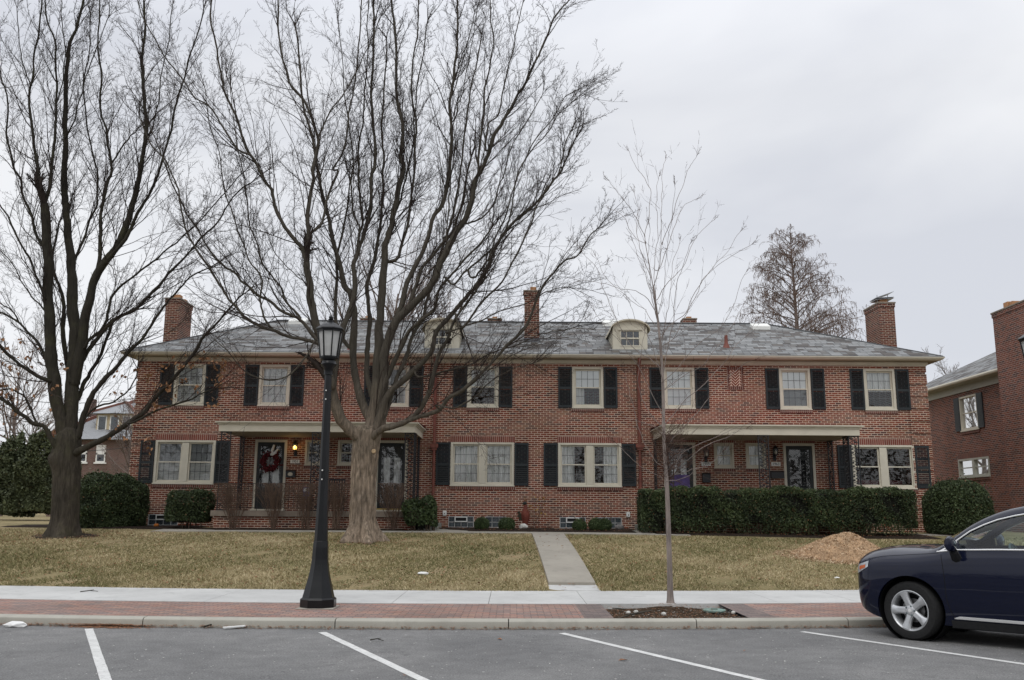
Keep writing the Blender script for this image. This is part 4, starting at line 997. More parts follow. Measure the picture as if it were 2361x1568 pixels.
mb=MB(); mb.bar((fx0-.5,FY-.5,zE+.05),(fx0+4,FY+4.5,zE+3.45),.3,.2); mb.bar((fx0+4,FY+4.5,zE+3.45),(fx1-4,FY+4.5,zE+3.45),.3,.2); mb.bar((fx1+.5,FY-.5,zE+.05),(fx1-4,FY+4.5,zE+3.45),.3,.2); mb.build('red_ridge_tiles',M['redtile'],fh)
dx0,dx1=XW(213,FY,970),XW(298,FY,970); dz0,dz1=fz(1000),fz(952); yd=FY+.6
mb=MB(); mb.box(dx0,dx1,yd,yd+4,dz0-.8,dz1); d=mb.build('dormer',simple('cream_stucco',(.5,.42,.28),.8),fh)
cx3=(dx0+dx1)/2; zt3=fz(930)
mb=MB(); mb.add([(dx0-.4,yd-.4,dz1),(dx1+.4,yd-.4,dz1),(dx1+.4,yd+4,dz1),(dx0-.4,yd+4,dz1),(cx3,yd+1.6,zt3+.3),(cx3,yd+4,zt3+.3)],[(0,1,4),(1,2,5,4),(3,0,4,5),(0,3,2,1)]); mb.build('dormer_roof',M['greytile'],d)
mb=MB(); mb.bar((dx0-.4,yd-.4,dz1+.05),(cx3,yd+1.6,zt3+.35),.2,.14); mb.bar((dx1+.4,yd-.4,dz1+.05),(cx3,yd+1.6,zt3+.35),.2,.14); mb.build('red_hip_tiles',M['redtile'],d)
for k in range(3):
    x=dx0+(dx1-dx0)*(k+.5)/3; w=(dx1-dx0)*.1; mb=MB(); ring(mb,x-w-.06,x+w+.06,dz0+.25,dz1-.12,.07,yd-.04,yd+.05); f=mb.build('window',M['white'],fh); mb=MB(); mb.box(x-w,x+w,yd-.02,yd-.012,dz0+.32,dz1-.19); mb.build('pane',M['pane_dark'],f)
for px in(233,190):
    a=XW(px-11,FY,1045); b=XW(px+11,FY,1045); mb=MB(); ring(mb,a,b,fz(1066),fz(1026),.08,FY-.05,FY+.02); zm=fz(1046); mb.box(a,b,FY-.05,FY,zm-.05,zm+.05); mb.box(a-.1,b+.1,FY-.08,FY,fz(1066)-.1,fz(1066)); f=mb.build('window',M['white'],fh); mb=MB(); mb.box(a+.08,b-.08,FY-.03,FY-.02,fz(1066)+.08,zm); mb.build('pane',M['pane_dark'],f); mb=MB(); mb.box(a+.08,b-.08,FY-.03,FY-.02,zm+.05,fz(1026)-.08); mb.build('blind',M['curtain'],f)
mb=MB(); mb.box(XW(196,FY+4,960),XW(206,FY+4,960),FY+4,FY+5,zE+2,fz(918,200,FY+4)); mb.build('chimney',M['farbrick'],fh)
# overhead wires far left, between two poles outside the frame
for i,(p0,p1) in enumerate((((-60,980),(330,1003)),((-60,1012),(330,1027)),((-60,905),(330,915)))):
    a=atY(*p0,50.); b=atY(*p1,58.); mb=MB(); mb.tube([a+(b-a)*t+Vector((0,0,-.5*math.sin(math.pi*t))) for t in [k/12 for k in range(13)]],.018,5)
    o=mb.build('overhead_wire',simple('wire_black',(.03,.03,.03),.6) if i==0 else bpy.data.materials['wire_black']); tag(o,['middle thin overhead wire behind the left trees','lowest thin overhead wire above the evergreens at left','topmost thin overhead wire behind the left trees'][i],'wire','overhead wires behind the left trees')
# ---------------- street lamps ----------------
def lamp_glass():
    g=G('frosted_lamp_glass',.35,.4); g.col(g.ramp(g.noise(5,3),[(.3,(.5,.5,.48)),(.7,(.68,.68,.66))])); g.b.inputs['Transmission Weight'].default_value=.35; g.b.inputs['IOR'].default_value=1.2; return g.m
M['lampglass']=lamp_glass()
def street_lamp(x,y,label,first=None):
    z0=gz(x,y)-.005; t=thing('street_lamp',label,'street lamp',(x,y,z0),0,'black lantern street lamps')
    k8=math.pi/8
    mb=MB(); mb.lathe([(.40,0),(.40,.012)],4,(x,y,z0),math.pi/4); mb.build('footing',M['conc'],t)
    mb=MB(); mb.lathe([(.272,.012),(.28,.022),(.28,.13),(.27,.145),(.25,.152),(.232,.22),(.207,.32),(.185,.4),(.166,.48),(.15,.56),(.138,.64),(.13,.72),(.122,.9),(.112,1.0)],8,(x,y,z0),k8); b=mb.build('base',M['lampblack'],t,bevel=.004)
    mb=MB(); mb.lathe([(.108,1.0),(.098,1.3),(.086,1.65),(.078,1.95),(.07,2.66),(.062,3.3),(.058,3.6)],8,(x,y,z0),k8); s=mb.build('shaft',M['lampblack'],t,bevel=.003)
    mb=MB()
    for zz in(2.08,1.94,3.34,3.2):
        r=.088 if zz<2.5 else .07; mb.lathe([(r,zz-.011),(r,zz+.011)],8,(x,y,z0),k8)
    mb.build('band',M['lampblack'],s)
    for zz in(2.08,1.94,3.34,3.2):
        r=.088 if zz<2.5 else .07; mb=MB(); mb.ball((x-.012,y-r*.95,z0+zz),.012,8,6); mb.build('bolt',M['white'],s,smooth=2)
    mb=MB(); mb.lathe([(.06,3.59),(.074,3.6),(.07,3.66),(.085,3.705),(.12,3.74),(.13,3.77),(.112,3.79),(.108,3.825),(.138,3.842),(.146,3.872)],16,(x,y,z0)); mb.build('collar',M['lampblack'],t,smooth=True)
    zb_,zt_=3.865,4.32; r0,r1=.144,.2
    mb=MB()
    for k in range(8):
        a=k8+k*math.pi/4; mb.bar((x+r0*math.cos(a),y+r0*math.sin(a),z0+zb_),(x+r1*math.cos(a),y+r1*math.sin(a),z0+zt_),.018,.018,up=(math.cos(a),math.sin(a),0))
    mb.lathe([(r0-.02,zb_+.005),(r0+.012,zb_+.005),(r0+.014,zb_+.03),(r0-.02,zb_+.03)],8,(x,y,z0),k8,cap=False); mb.lathe([(r1-.02,zt_-.025),(r1+.012,zt_-.025),(r1+.015,zt_),(r1-.02,zt_)],8,(x,y,z0),k8,cap=False)
    ln=mb.build('lantern_frame',M['lampblack'],t)
    mb=MB(); mb.lathe([(r0-.008,zb_+.02),(r1-.008,zt_-.005)],8,(x,y,z0),k8,cap=False); mb.build('pane',M['lampglass'],ln,fix=False)
    mb=MB(); mb.lathe([(.05,zb_+.02),(.05,zb_+.1),(.03,zb_+.11),(.045,zb_+.17),(.04,zb_+.22),(.001,zb_+.24)],12,(x,y,z0)); mb.build('bulb',M['white'],ln,smooth=True)
    mb=MB(); mb.lathe([(.19,zt_+.0),(.232,zt_+.003),(.236,zt_+.02),(.224,zt_+.036),(.165,zt_+.082),(.088,zt_+.126),(.052,zt_+.136),(.058,zt_+.148),(.046,zt_+.155)],8,(x,y,z0),k8); cp=mb.build('cap',M['lampblack'],t,bevel=.003)
    mb=MB(); mb.lathe([(.028,zt_+.152),(.026,zt_+.17),(.042,zt_+.182),(.044,zt_+.19),(.026,zt_+.2),(.035,zt_+.22),(.028,zt_+.24),(.011,zt_+.258),(.002,zt_+.268)],12,(x,y,z0)); mb.build('finial',M['lampblack'],cp,smooth=True)
    return t
p=atZ(733,1400,.13); LAMP=street_lamp(p.x,p.y,'black street lamp standing on the brick paving in front of the big tree')
y2=p.y+.35; q=atY(2384,800,y2); l2=thing('street_lamp','black street lamp cut off by the right edge of the photo','street lamp',(q.x,y2,gz(0,14)-.005),0,'black lantern street lamps')
for c in LAMP.children:
    e=c.copy(); COL.objects.link(e); e.parent=l2
    for g_ in c.children: h=g_.copy(); COL.objects.link(h); h.parent=e
# ---------------- the dark blue car ----------------
def cr_interp(P,t):
    """Catmull-Rom along the first axis; P (n,...) , t array in [0,n-1]"""
    P=np.asarray(P,float); n=len(P); i=np.clip(np.floor(t).astype(int),0,n-2); f=(t-i)
    f=f.reshape((-1,)+(1,)*(P.ndim-1)); a=P[np.clip(i-1,0,n-1)];b=P[i];c=P[i+1];d=P[np.clip(i+2,0,n-1)]
    m1=(c-a)*.5; m2=(d-b)*.5
    return (2*f**3-3*f**2+1)*b+(f**3-2*f**2+f)*m1+(-2*f**3+3*f**2)*c+(f**3-f**2)*m2
ST=[ # u, rows (half width, height): sill, low door, mid, high mid, shoulder, belt/hood edge, upper, inner, centre
(.14,[(.48,.42),(.52,.48),(.54,.58),(.54,.70),(.52,.81),(.47,.895),(.33,.95),(.17,.97),(0,.975)]),
(.21,[(.69,.37),(.735,.45),(.765,.57),(.765,.72),(.745,.86),(.69,.955),(.49,1.03),(.25,1.06),(0,1.065)]),
(.37,[(.80,.29),(.85,.40),(.88,.56),(.88,.75),(.855,.91),(.775,1.01),(.57,1.09),(.3,1.125),(0,1.135)]),
(.60,[(.87,.24),(.91,.40),(.925,.60),(.925,.80),(.895,.955),(.80,1.055),(.6,1.13),(.3,1.165),(0,1.175)]),
(.93,[(.885,.22),(.925,.42),(.945,.62),(.945,.83),(.91,.985),(.805,1.085),(.6,1.15),(.3,1.185),(0,1.195)]),
(1.2,[(.87,.22),(.91,.42),(.93,.62),(.935,.84),(.905,1.0),(.82,1.105),(.65,1.165),(.32,1.2),(0,1.212)]),
(1.42,[(.865,.22),(.905,.42),(.925,.62),(.93,.85),(.90,1.015),(.835,1.128),(.735,1.262),(.36,1.32),(0,1.335)]),
(1.68,[(.862,.22),(.905,.42),(.922,.62),(.928,.86),(.897,1.03),(.845,1.14),(.71,1.435),(.35,1.495),(0,1.51)]),
(2.0,[(.862,.22),(.905,.42),(.922,.62),(.927,.86),(.895,1.04),(.85,1.15),(.665,1.578),(.34,1.635),(0,1.645)]),
(2.35,[(.862,.22),(.905,.42),(.922,.62),(.927,.86),(.895,1.05),(.85,1.16),(.63,1.658),(.32,1.71),(0,1.72)]),
(2.75,[(.862,.22),(.905,.42),(.922,.62),(.927,.86),(.895,1.06),(.85,1.17),(.605,1.685),(.31,1.735),(0,1.745)]),
(3.25,[(.862,.22),(.905,.42),(.924,.62),(.93,.87),(.897,1.075),(.85,1.185),(.60,1.675),(.31,1.725),(0,1.735)]),
(3.75,[(.87,.22),(.915,.42),(.94,.62),(.94,.88),(.90,1.09),(.845,1.2),(.59,1.63),(.3,1.68),(0,1.69)]),
(4.1,[(.87,.24),(.91,.42),(.93,.62),(.93,.88),(.89,1.1),(.825,1.21),(.575,1.565),(.29,1.61),(0,1.62)]),
(4.38,[(.84,.28),(.88,.44),(.90,.62),(.90,.87),(.86,1.07),(.78,1.18),(.61,1.38),(.3,1.42),(0,1.43)]),
(4.6,[(.76,.33),(.80,.46),(.82,.62),(.82,.82),(.79,.96),(.72,1.05),(.55,1.11),(.28,1.13),(0,1.135)]),
(4.75,[(.60,.38),(.63,.48),(.64,.60),(.64,.72),(.61,.82),(.54,.88),(.4,.92),(.2,.93),(0,.935)])]
UU=np.array([s[0] for s in ST]); PP=np.array([s[1] for s in ST])
NU,NV=150,50
tu=np.linspace(0,len(ST)-1,NU); tv=np.linspace(0,8,NV)
u_=cr_interp(UU[:,None],tu)[:,0]; A=cr_interp(PP,tu); Gd=cr_interp(np.swapaxes(A,0,1),tv)   # (NV,NU,2)
def side_y(u,z):
    """half width of the skin at station u, height z (outer side part)"""
    i=int(np.clip(np.searchsorted(u_,u),1,NU-1)); f=(u-u_[i-1])/(u_[i]-u_[i-1]); c=Gd[:,i-1]*(1-f)+Gd[:,i]*f
    zz=c[:,1]; k=int(np.clip(np.searchsorted(zz,z),1,NV-1)); g=(z-zz[k-1])/max(1e-6,zz[k]-zz[k-1]); return float(c[k-1,0]*(1-g)+c[k,0]*g)
L_=lambda u:.93-u     # local x (front axle at 0, forward positive)
wfl=atZ(2105,1476.5,0.)   # where the near front tyre touches the asphalt
HEAD=R_(-47); fwd=Vector((math.sin(HEAD),math.cos(HEAD),0)); left=Vector((-fwd.y,fwd.x,0))
TY=.80; org=wfl-left*(TY+.09)
car=thing('parked_car','dark navy blue suv with silver five spoke wheels at the right edge','car',(org.x,org.y,0),math.atan2(fwd.y,fwd.x))
def paint():
    g=G('navy_metallic_paint',.3,.03); g.b.inputs['Metallic'].default_value=.0
    g.col(g.ramp(g.noise(350,2),[(.3,(.002,.0035,.013)),(.7,(.004,.0065,.024))])); g.b.inputs['Coat Weight'].default_value=1; g.b.inputs['Coat Roughness'].default_value=.025; g.b.inputs['Coat IOR'].default_value=1.4; 
    d=g.noise(3,5); g.rough(g.rng(d,.3,.7,.3,.4)); return g.m
M['paint']=paint(); M['chrome']=simple('bright_chrome_trim',(.78,.78,.77),.25,.04,5,metal=.35); M['rubber']=simple('tyre_rubber',(.016,.016,.016),.85,.25,30,bump=.2)
M['alloy']=simple('silver_alloy',(.52,.53,.54),.36,.08,7,metal=.6); M['blackplastic']=simple('black_plastic',(.014,.014,.015),.6,.2,20); M['interior']=simple('pale_grey_interior',(.52,.57,.58),.8,.1,8); M['darkint']=simple('dark_grey_dashboard',(.12,.15,.155),.7,.1,8)
M['carglass']=glass_mat('tinted_car_glass',(.8,.9,.9),.03,.01,fr=.6); M['seam']=simple('panel_gap_black',(.003,.003,.004),.8)
def car_body():
    mb=MB()
    for j in range(NV):
        for i in range(NU): mb.v.append((L_(u_[i]),Gd[j,i,0],Gd[j,i,1]))
    off=NV*NU
    for j in range(NV-1):
        for i in range(NU): mb.v.append((L_(u_[i]),-Gd[j,i,0],Gd[j,i,1]))
    ix=lambda s,j,i: j*NU+i if (s>0 or j==NV-1) else off+j*NU+i
    for j in range(NV-1):
        for i in range(NU-1):
            mb.f.append((ix(1,j,i),ix(1,j+1,i),ix(1,j+1,i+1),ix(1,j,i+1))); mb.f.append((ix(-1,j,i),ix(-1,j,i+1),ix(-1,j+1,i+1),ix(-1,j+1,i)))
    for i in range(NU-1): mb.f.append((ix(1,0,i),ix(1,0,i+1),ix(-1,0,i+1),ix(-1,0,i)))
    for i in(0,NU-1):
        loop=[ix(1,j,i) for j in range(NV)]+[ix(-1,j,i) for j in range(NV-2,-1,-1)]; mb.f.append(tuple(loop))
    o=mb.build('body',M['paint'],car,smooth=True,local=True)
    cut=[]
    def cutter(m,nm):
        c=m.build('cut_'+nm,None,None,local=True); c.parent=car; cut.append(c)
    for u in(.93,3.67):
        m=MB(); m.lathe([(.425,.52),(.425,1.2)],48,(L_(u),0,.385),axis='y'); cutter(m,'arch')
        m=MB(); m.lathe([(.425,-1.2),(.425,-.52)],48,(L_(u),0,.385),axis='y'); cutter(m,'arch')
    # cabin cavity
    m=MB(); sec=[]
    for u in np.linspace(1.36,4.35,26):
        i=int(np.searchsorted(u_,u)); c=Gd[:,i]; jb=int((5/8)*(NV-1)); jr=int((6/8)*(NV-1)); ring_=[(.76,.42),(.80,.8),(c[jb,0]-.045,c[jb,1]-.04)]
        for jj in np.linspace(jb+2,NV-1,8): 
            q=c[int(jj)]; ring_.append((max(0,q[0]-.055*(1 if q[0]>.1 else 0)),q[1]-.05))
        full=[(L_(u),y,z) for y,z in ring_]+[(L_(u),-y,z) for y,z in ring_[:-1][::-1]]; sec.append(full)
    n=len(sec[0]); 
    for s in sec: m.v+=s
    for k in range(len(sec)-1):
        for q in range(n): a=k*n+q;b=k*n+(q+1)%n; m.f.append((a,b,b+n,a+n))
    m.f.append(tuple(range(n))); m.f.append(tuple((len(sec)-1)*n+q for q in range(n-1,-1,-1))); cutter(m,'cabin')
    for poly in WPOLY:
        m=MB(); m.prism([(L_(u),z) for u,z in poly],'y',-1.3,1.3); cutter(m,'side_window')
    # windscreen and rear window
    for (ua,za,ub,zb_,w0,w1) in((1.36,1.30,2.1,1.655,.66,.55),(4.17,1.57,4.42,1.35,.48,.52)):
        a=Vector((L_(ua),0,za));b=Vector((L_(ub),0,zb_)); d=(b-a).normalized(); nrm=Vector((-d.z,0,d.x))*.22
        m=MB(); m.v=[tuple(p+Vector((0,s*w,0))+nrm*q) for q in(-1,1) for p,w in((a,w0),(b,w1)) for s in(-1,1)]; m.f=[(0,1,3,2),(4,6,7,5),(0,4,5,1),(2,3,7,6),(0,2,6,4),(1,5,7,3)]; cutter(m,'screen')
    for c in cut:
        md=o.modifiers.new('b','BOOLEAN'); md.operation='DIFFERENCE'; md.object=c; md.solver='EXACT'
    dg=bpy.context.evaluated_depsgraph_get(); me=bpy.data.meshes.new_from_object(o.evaluated_get(dg)); o.modifiers.clear(); o.data=me
    for c in cut: bpy.data.objects.remove(c)
    me.polygons.foreach_set('use_smooth',[True]*len(me.polygons)); me.set_sharp_from_angle(angle=R_(32))
    return o
topline=[(1.55,1.275),(1.68,1.375),(1.84,1.457),(2.0,1.522),(2.2,1.575),(2.4,1.612),(2.68,1.63)]
WPOLY=[[(1.55,1.176)]+topline+[(2.68,1.195)],
       [(2.78,1.197),(2.78,1.635),(3.1,1.632),(3.5,1.6),(3.62,1.585),(3.66,1.215)],
       [(3.76,1.225),(3.74,1.565),(3.95,1.52),(4.18,1.41),(4.12,1.28)]]
body=car_body()
def side_strip(name,mat,pts,par,w,out=.004,sides=(1,-1),lab=None):
    r=[]
    for s in sides:
        mb=MB(); mb.tube([(L_(u),s*(side_y(u,z)+out),z) for u,z in pts],w,6); o=mb.build(name,mat,par,smooth=True,local=True); r.append(o)
    return r
def dens2(pts,n=8):
    out=[]
    for (a,b),(c,d) in zip(pts,pts[1:]): out+=[(a+(c-a)*i/n,b+(d-b)*i/n) for i in range(n)]
    return out+[pts[-1]]
for s in(1,-1):
    for k,poly in enumerate(WPOLY):
        us=np.linspace(min(p[0] for p in poly)-.004,max(p[0] for p in poly)+.004,26)
        n=len(poly); 
        def zr(u):
            zs=[]
            for i in range(n):
                (a,b),(c,d)=poly[i],poly[(i+1)%n]
                if abs(c-a)>1e-6 and min(a,c)-1e-6<=u<=max(a,c)+1e-6: zs.append(b+(d-b)*(u-a)/(c-a))
            return min(zs),max(zs)
        mb=MB(); NZ=8
        for u in us:
            uc=min(max(u,min(p[0] for p in poly)+1e-4),max(p[0] for p in poly)-1e-4); z0,z1=zr(uc); z0-=.008; z1+=.008
            for q in range(NZ+1): z=z0+(z1-z0)*q/NZ; mb.v.append((L_(u),s*(side_y(u,z)-.014),z))
        for i in range(len(us)-1):
            for q in range(NZ): a=i*(NZ+1)+q; mb.f.append((a,a+1,a+NZ+2,a+NZ+1))
        mb.build('side_window',M['carglass'],car,smooth=2,local=True,fix=False)
for (ua,za,ub,zb_,w0,w1),nm in(((1.33,1.265,2.13,1.65,.68,.57),'windscreen'),((4.15,1.57,4.44,1.345,.5,.54),'rear_window')):
    mb=MB(); N=8
    for i in range(N+1):
        t=i/N
        for j in range(N+1): v=-1+2*j/N; w=w0+(w1-w0)*t; mb.v.append((L_(ua+(ub-ua)*t),v*w,za+(zb_-za)*t+.05*(1-v*v)+.015*math.sin(math.pi*t)))
    for i in range(N):
        for j in range(N): a=i*(N+1)+j; mb.f.append((a,a+1,a+N+2,a+N+1))
    mb.build(nm,M['carglass'],car,smooth=2,local=True,fix=False)
side_strip('window_trim',M['chrome'],dens2([(1.28,1.122),(1.5,1.152),(2.0,1.172),(2.7,1.186),(3.3,1.2),(4.12,1.25)],10),car,.011,.003)
side_strip('window_trim',M['chrome'],dens2([(1.40,1.175),(1.55,1.288)]+[(a,b+.012) for a,b in topline[1:]]+[(2.78,1.645),(3.1,1.643),(3.5,1.612),(3.95,1.533),(4.2,1.42),(4.13,1.26)],5),car,.009,.004)
for s in(1,-1):   # chrome triangle ahead of the mirror and its black quarter pane
    mb=MB(); tri=[(1.28,1.118),(1.53,1.156),(1.53,1.262)]
    mb.v=[(L_(u),s*(side_y(u,z)+.006),z) for u,z in tri]+[(L_(u),s*(side_y(u,z)-.02),z) for u,z in tri]; mb.f=[(0,1,2),(5,4,3),(0,3,4,1),(1,4,5,2),(2,5,3,0)]; c=mb.build('quarter_trim',M['chrome'],car,local=True)
    tri=[(1.37,1.15),(1.515,1.172),(1.515,1.235)]; mb=MB(); mb.v=[(L_(u),s*(side_y(u,z)+.011),z) for u,z in tri]; mb.f=[(0,1,2)]; mb.build('quarter_pane',M['blackplastic'],c,local=True)
# panel gaps, handles, sill strip
GAP=[(1.34,1.09),(1.36,1.0),(1.375,.9),(1.385,.75),(1.385,.6),(1.395,.5),(1.43,.38),(1.47,.31)]
side_strip('panel_gap',M['seam'],dens2(GAP,6),car,.0055,-.003); side_strip('panel_gap',M['seam'],dens2([(2.73,1.17),(2.735,.9),(2.74,.6),(2.74,.33)],8),car,.0055,-.003)
side_strip('panel_gap',M['seam'],dens2([(3.72,1.19),(3.66,.98),(3.5,.85)],8),car,.0055,-.003); side_strip('hood_gap',M['seam'],dens2([(.38,1.0),(.60,1.04),(.93,1.072),(1.2,1.094),(1.3,1.107)],8),car,.005,-.003)
for s in(1,-1):
    mb=MB(); us=np.linspace(1.46,3.2,30)
    for u in us:
        h=.028 if u>1.5 else .006+.022*(u-1.46)/.04
        for dy,z in((.002,.305),(.018,.31),(.02,.31+h),(.002,.315+h)): mb.v.append((L_(u),s*(side_y(u,z)+dy),z))
    for i in range(len(us)-1):
        for k in range(4): a=4*i+k;b=4*i+(k+1)%4; mb.f.append((a,b,b+4,a+4))
    mb.f+= [(0,1,2,3),tuple(4*(len(us)-1)+k for k in(3,2,1,0))]; mb.build('side_trim',M['chrome'],car,smooth=True,local=True)
    mb=MB(); us=np.linspace(1.42,3.2,20)
    for u in us:
        for dy,z in((-.06,.19),(.006,.2),(.012,.29),(-.02,.3)): mb.v.append((L_(u),s*(side_y(u,max(z,.23))+dy),z))
    for i in range(len(us)-1):
        for k in range(4): a=4*i+k;b=4*i+(k+1)%4; mb.f.append((a,b,b+4,a+4))
    mb.f+= [(0,1,2,3),tuple(4*(len(us)-1)+k for k in(3,2,1,0))]; mb.build('sill_cladding',M['blackplastic'],car,local=True)
    for uh in(2.5,3.52):
        mb=MB(); pts=[(uh-.13,.905),(uh-.06,.915),(uh+.03,.918),(uh+.1,.915)]; mb.tube([(L_(u),s*(side_y(u,z)+d),z) for (u,z),d in zip(pts,(.0,.03,.034,.005))],[.014,.018,.018,.012],8); h=mb.build('door_handle',M['paint'],car,smooth=True,local=True)
        mb=MB(); mb.ball((L_(uh-.02),s*(side_y(uh,.905)-.004),.9),.05,14,8,(1.9,.16,.85)); mb.build('handle_recess',M['seam'],h,smooth=2,local=True)
    # mirror
    mb=MB(); um=1.53; yb=side_y(um,1.12)
    secs=[]
    for i,(dy,sx,sz,zc) in enumerate(((.06,.02,.05,1.2),(.09,.055,.088,1.21),(.16,.072,.1,1.222),(.24,.07,.1,1.228),(.285,.05,.08,1.225),(.3,.015,.04,1.22))):
        secs.append([(L_(um)+sx*math.cos(a)*(1 if math.cos(a)>0 else .75),s*(yb+dy),zc+sz*math.sin(a)*(1 if math.sin(a)>0 else .9)) for a in np.linspace(0,2*math.pi,17)[:-1]])
    n=16
    for q in secs: mb.v+=q
    for k in range(len(secs)-1):
        for q in range(n): a=k*n+q;b=k*n+(q+1)%n; mb.f.append((a,b,b+n,a+n))
    mb.f+=[tuple(range(n)),tuple((len(secs)-1)*n+q for q in range(n-1,-1,-1))]
    mb2=MB(); 
    m_=mb.build('wing_mirror',M['paint'],car,smooth=True,local=True)
    mb=MB(); mb.tube([(L_(um+.01),s*(yb-.02),1.03),(L_(um),s*(yb+.05),1.07),(L_(um),s*(yb+.13),1.14)],[.075,.06,.05],8); mb.build('mirror_stalk',M['blackplastic'],m_,smooth=True,local=True)
    mb=MB(); mb.box(L_(um)+.02,L_(um)+.072,s*(yb+.19)-.06,s*(yb+.19)+.06,1.2,1.216); mb.build('indicator',M['lampglass'],m_,local=True)
    # headlight wrapping the corner
    mb=MB(); N=8
    for i in range(N+1):
        t=i/N; u=.165+.23*t; zl=.77+.13*t; zh=.90+.075*t
        for q in range(5): z=zl+(zh-zl)*q/4; mb.v.append((L_(u),s*(side_y(u,z)+.008),z))
    for i in range(N):
        for q in range(4): a=i*5+q; mb.f.append((a,a+1,a+6,a+5))
    hl=mb.build('headlight',simple('headlight_lens',(.5,.52,.54),.12,.2,12,spec=.8,metal=.4) if s>0 else bpy.data.materials['headlight_lens'],car,smooth=2,local=True,fix=False)
    mb=MB()
    for i in range(4):
        t=i/3; u=.25+.1*t; zl=.85+.035*t; zh=.9+.025*t
        for z in(zl,zh): mb.v.append((L_(u),s*(side_y(u,z)+.013),z))
    for i in range(3): mb.f.append((2*i,2*i+1,2*i+3,2*i+2))
    mb.build('amber_marker',simple('amber_lens',(.5,.12,.04),.25) if s>0 else bpy.data.materials['amber_lens'],hl,local=True,fix=False)
    mb=MB(); us=np.linspace(4.42,4.66,7)
    for u in us:
        for z in np.linspace(.86,.99,5): mb.v.append((L_(u),s*(side_y(u,min(z,float(cr_interp(PP[:,4,1][:,None],np.array([np.interp(u,UU,range(len(UU)))]))[0,0])))+.008),z))
    for i in range(6):
        for q in range(4): a=i*5+q; mb.f.append((a,a+1,a+6,a+5))
    mb.build('tail_light',simple('red_tail_lens',(.3,.01,.01),.2) if s>0 else bpy.data.materials['red_tail_lens'],car,smooth=2,local=True,fix=False)
    mb=MB(); mb.tube([(L_(2.28),s*.585,1.65),(L_(2.36),s*.58,1.71),(L_(2.7),s*.57,1.75),(L_(3.3),s*.56,1.745),(L_(3.75),s*.55,1.71),(L_(3.85),s*.55,1.66)],[.014,.018,.02,.02,.018,.014],8); mb.build('roof_rail',M['alloy'],car,smooth=True,local=True)
# dark underbody and arch liners
mb=MB(); mb.box(L_(3.2),L_(1.4),-.8,.8,.185,.26); mb.box(L_(4.6),L_(.4),-.5,.5,.2,.28); mb.build('underbody',M['blackplastic'],car,local=True)
for u in(.93,3.67):
    for s in(1,-1): mb=MB(); mb.lathe([(.424,s*.515),(.422,s*.53),(.422,s*.86)],40,(L_(u),0,.385),axis='y',cap=False); mb.lathe([(.422,s*.53),(.02,s*.531)],40,(L_(u),0,.385),axis='y',cap=False); mb.build('arch_liner',M['seam'],car,local=True)
# grille and bumper intake
mb=MB(); mb.box(L_(.17),L_(.13),-.42,.42,.52,.82); 
for k in range(5): mb.box(L_(.13)-.002,L_(.13)+.012,-.4,.4,.53+k*.055,.545+k*.055)
mb.build('grille',M['blackplastic'],car,local=True)
def wheel(u,s,steer,lab=None):
    C=Vector((L_(u),s*TY,.3695)); Rm=Matrix.Translation(C)@Matrix.Rotation(steer,4,'Z')
    def put(mb): mb.v=[tuple(Rm@Vector((x,y*s,z))) for x,y,z in mb.v]; return mb
    mb=MB(); tp=[(.245,-.1),(.262,-.108),(.31,-.115),(.345,-.11),(.362,-.09),(.3695,-.05),(.3695,.05),(.362,.09),(.345,.11),(.31,.115),(.262,.108),(.245,.1)]
    mb.lathe(tp,56,axis='y',cap=False); t=put(mb).build('wheel',M['rubber'],car,smooth=True,local=True)
    mb=MB(); mb.lathe([(.245,-.1),(.225,-.09),(.215,0),(.222,.07),(.236,.1),(.247,.108),(.258,.104),(.262,.095)],56,axis='y',cap=False); put(mb).build('rim',M['alloy'],t,smooth=True,local=True)
    mb=MB(); mb.lathe([(.0005,-.02),(.15,-.02),(.15,.0),(.0005,.0)],32,axis='y',cap=False); put(mb).build('brake_disc',simple('brake_disc_steel',(.2,.2,.2),.4,.1,9,metal=.7) if 'brake_disc_steel' not in bpy.data.materials else bpy.data.materials['brake_disc_steel'],t,local=True)
    mb=MB(); mb.lathe([(.215,-.03),(.001,-.032)],32,axis='y',cap=False); put(mb).build('wheel_back',M['seam'],t,local=True)
    mb=MB()
    for k in range(5):
        a=2*math.pi*k/5-.02; ca,sa=math.cos(a),math.sin(a); rows=[]
        for r,w,y in((.035,.052,.075),(.09,.042,.085),(.15,.043,.093),(.2,.051,.098),(.238,.068,.1)):
            rows.append([(r,-w,y-.04),(r,-w,y-.006),(r,-w*.55,y+.012),(r,w*.55,y+.012),(r,w,y-.006),(r,w,y-.04)])
        b=len(mb.v)
        for rw in rows:
            for r,w,y in rw: mb.v.append((r*ca-w*sa,y,r*sa+w*ca))
        for i in range(4):
            for q in range(6): aa=b+i*6+q;bb=b+i*6+(q+1)%6; mb.f.append((aa,bb,bb+6,aa+6))
        mb.f+=[tuple(b+q for q in range(6)),tuple(b+24+q for q in range(5,-1,-1))]
    mb.lathe([(.075,.05),(.075,.082),(.06,.094),(.03,.098),(.001,.098)],24,axis='y',cap=False)
    put(mb).build('spokes',M['alloy'],t,smooth=True,local=True)
    mb=MB()
    for k in range(5): a=2*math.pi*(k+.5)/5-.02; mb.lathe([(.011,.07),(.011,.1),(.0005,.102)],8,(.058*math.cos(a),0,.058*math.sin(a)),axis='y',cap=False)
    put(mb).build('lug_nuts',M['darkint'],t,local=True)
    mb=MB(); mb.lathe([(.026,.099),(.024,.103),(.0005,.104)],20,axis='y',cap=False); c=put(mb).build('hub_cap',M['chrome'],t,local=True,smooth=True)
for u,s,st in((.93,1,R_(-9)),(.93,-1,R_(-9)),(3.67,1,0),(3.67,-1,0)): wheel(u,s,st)
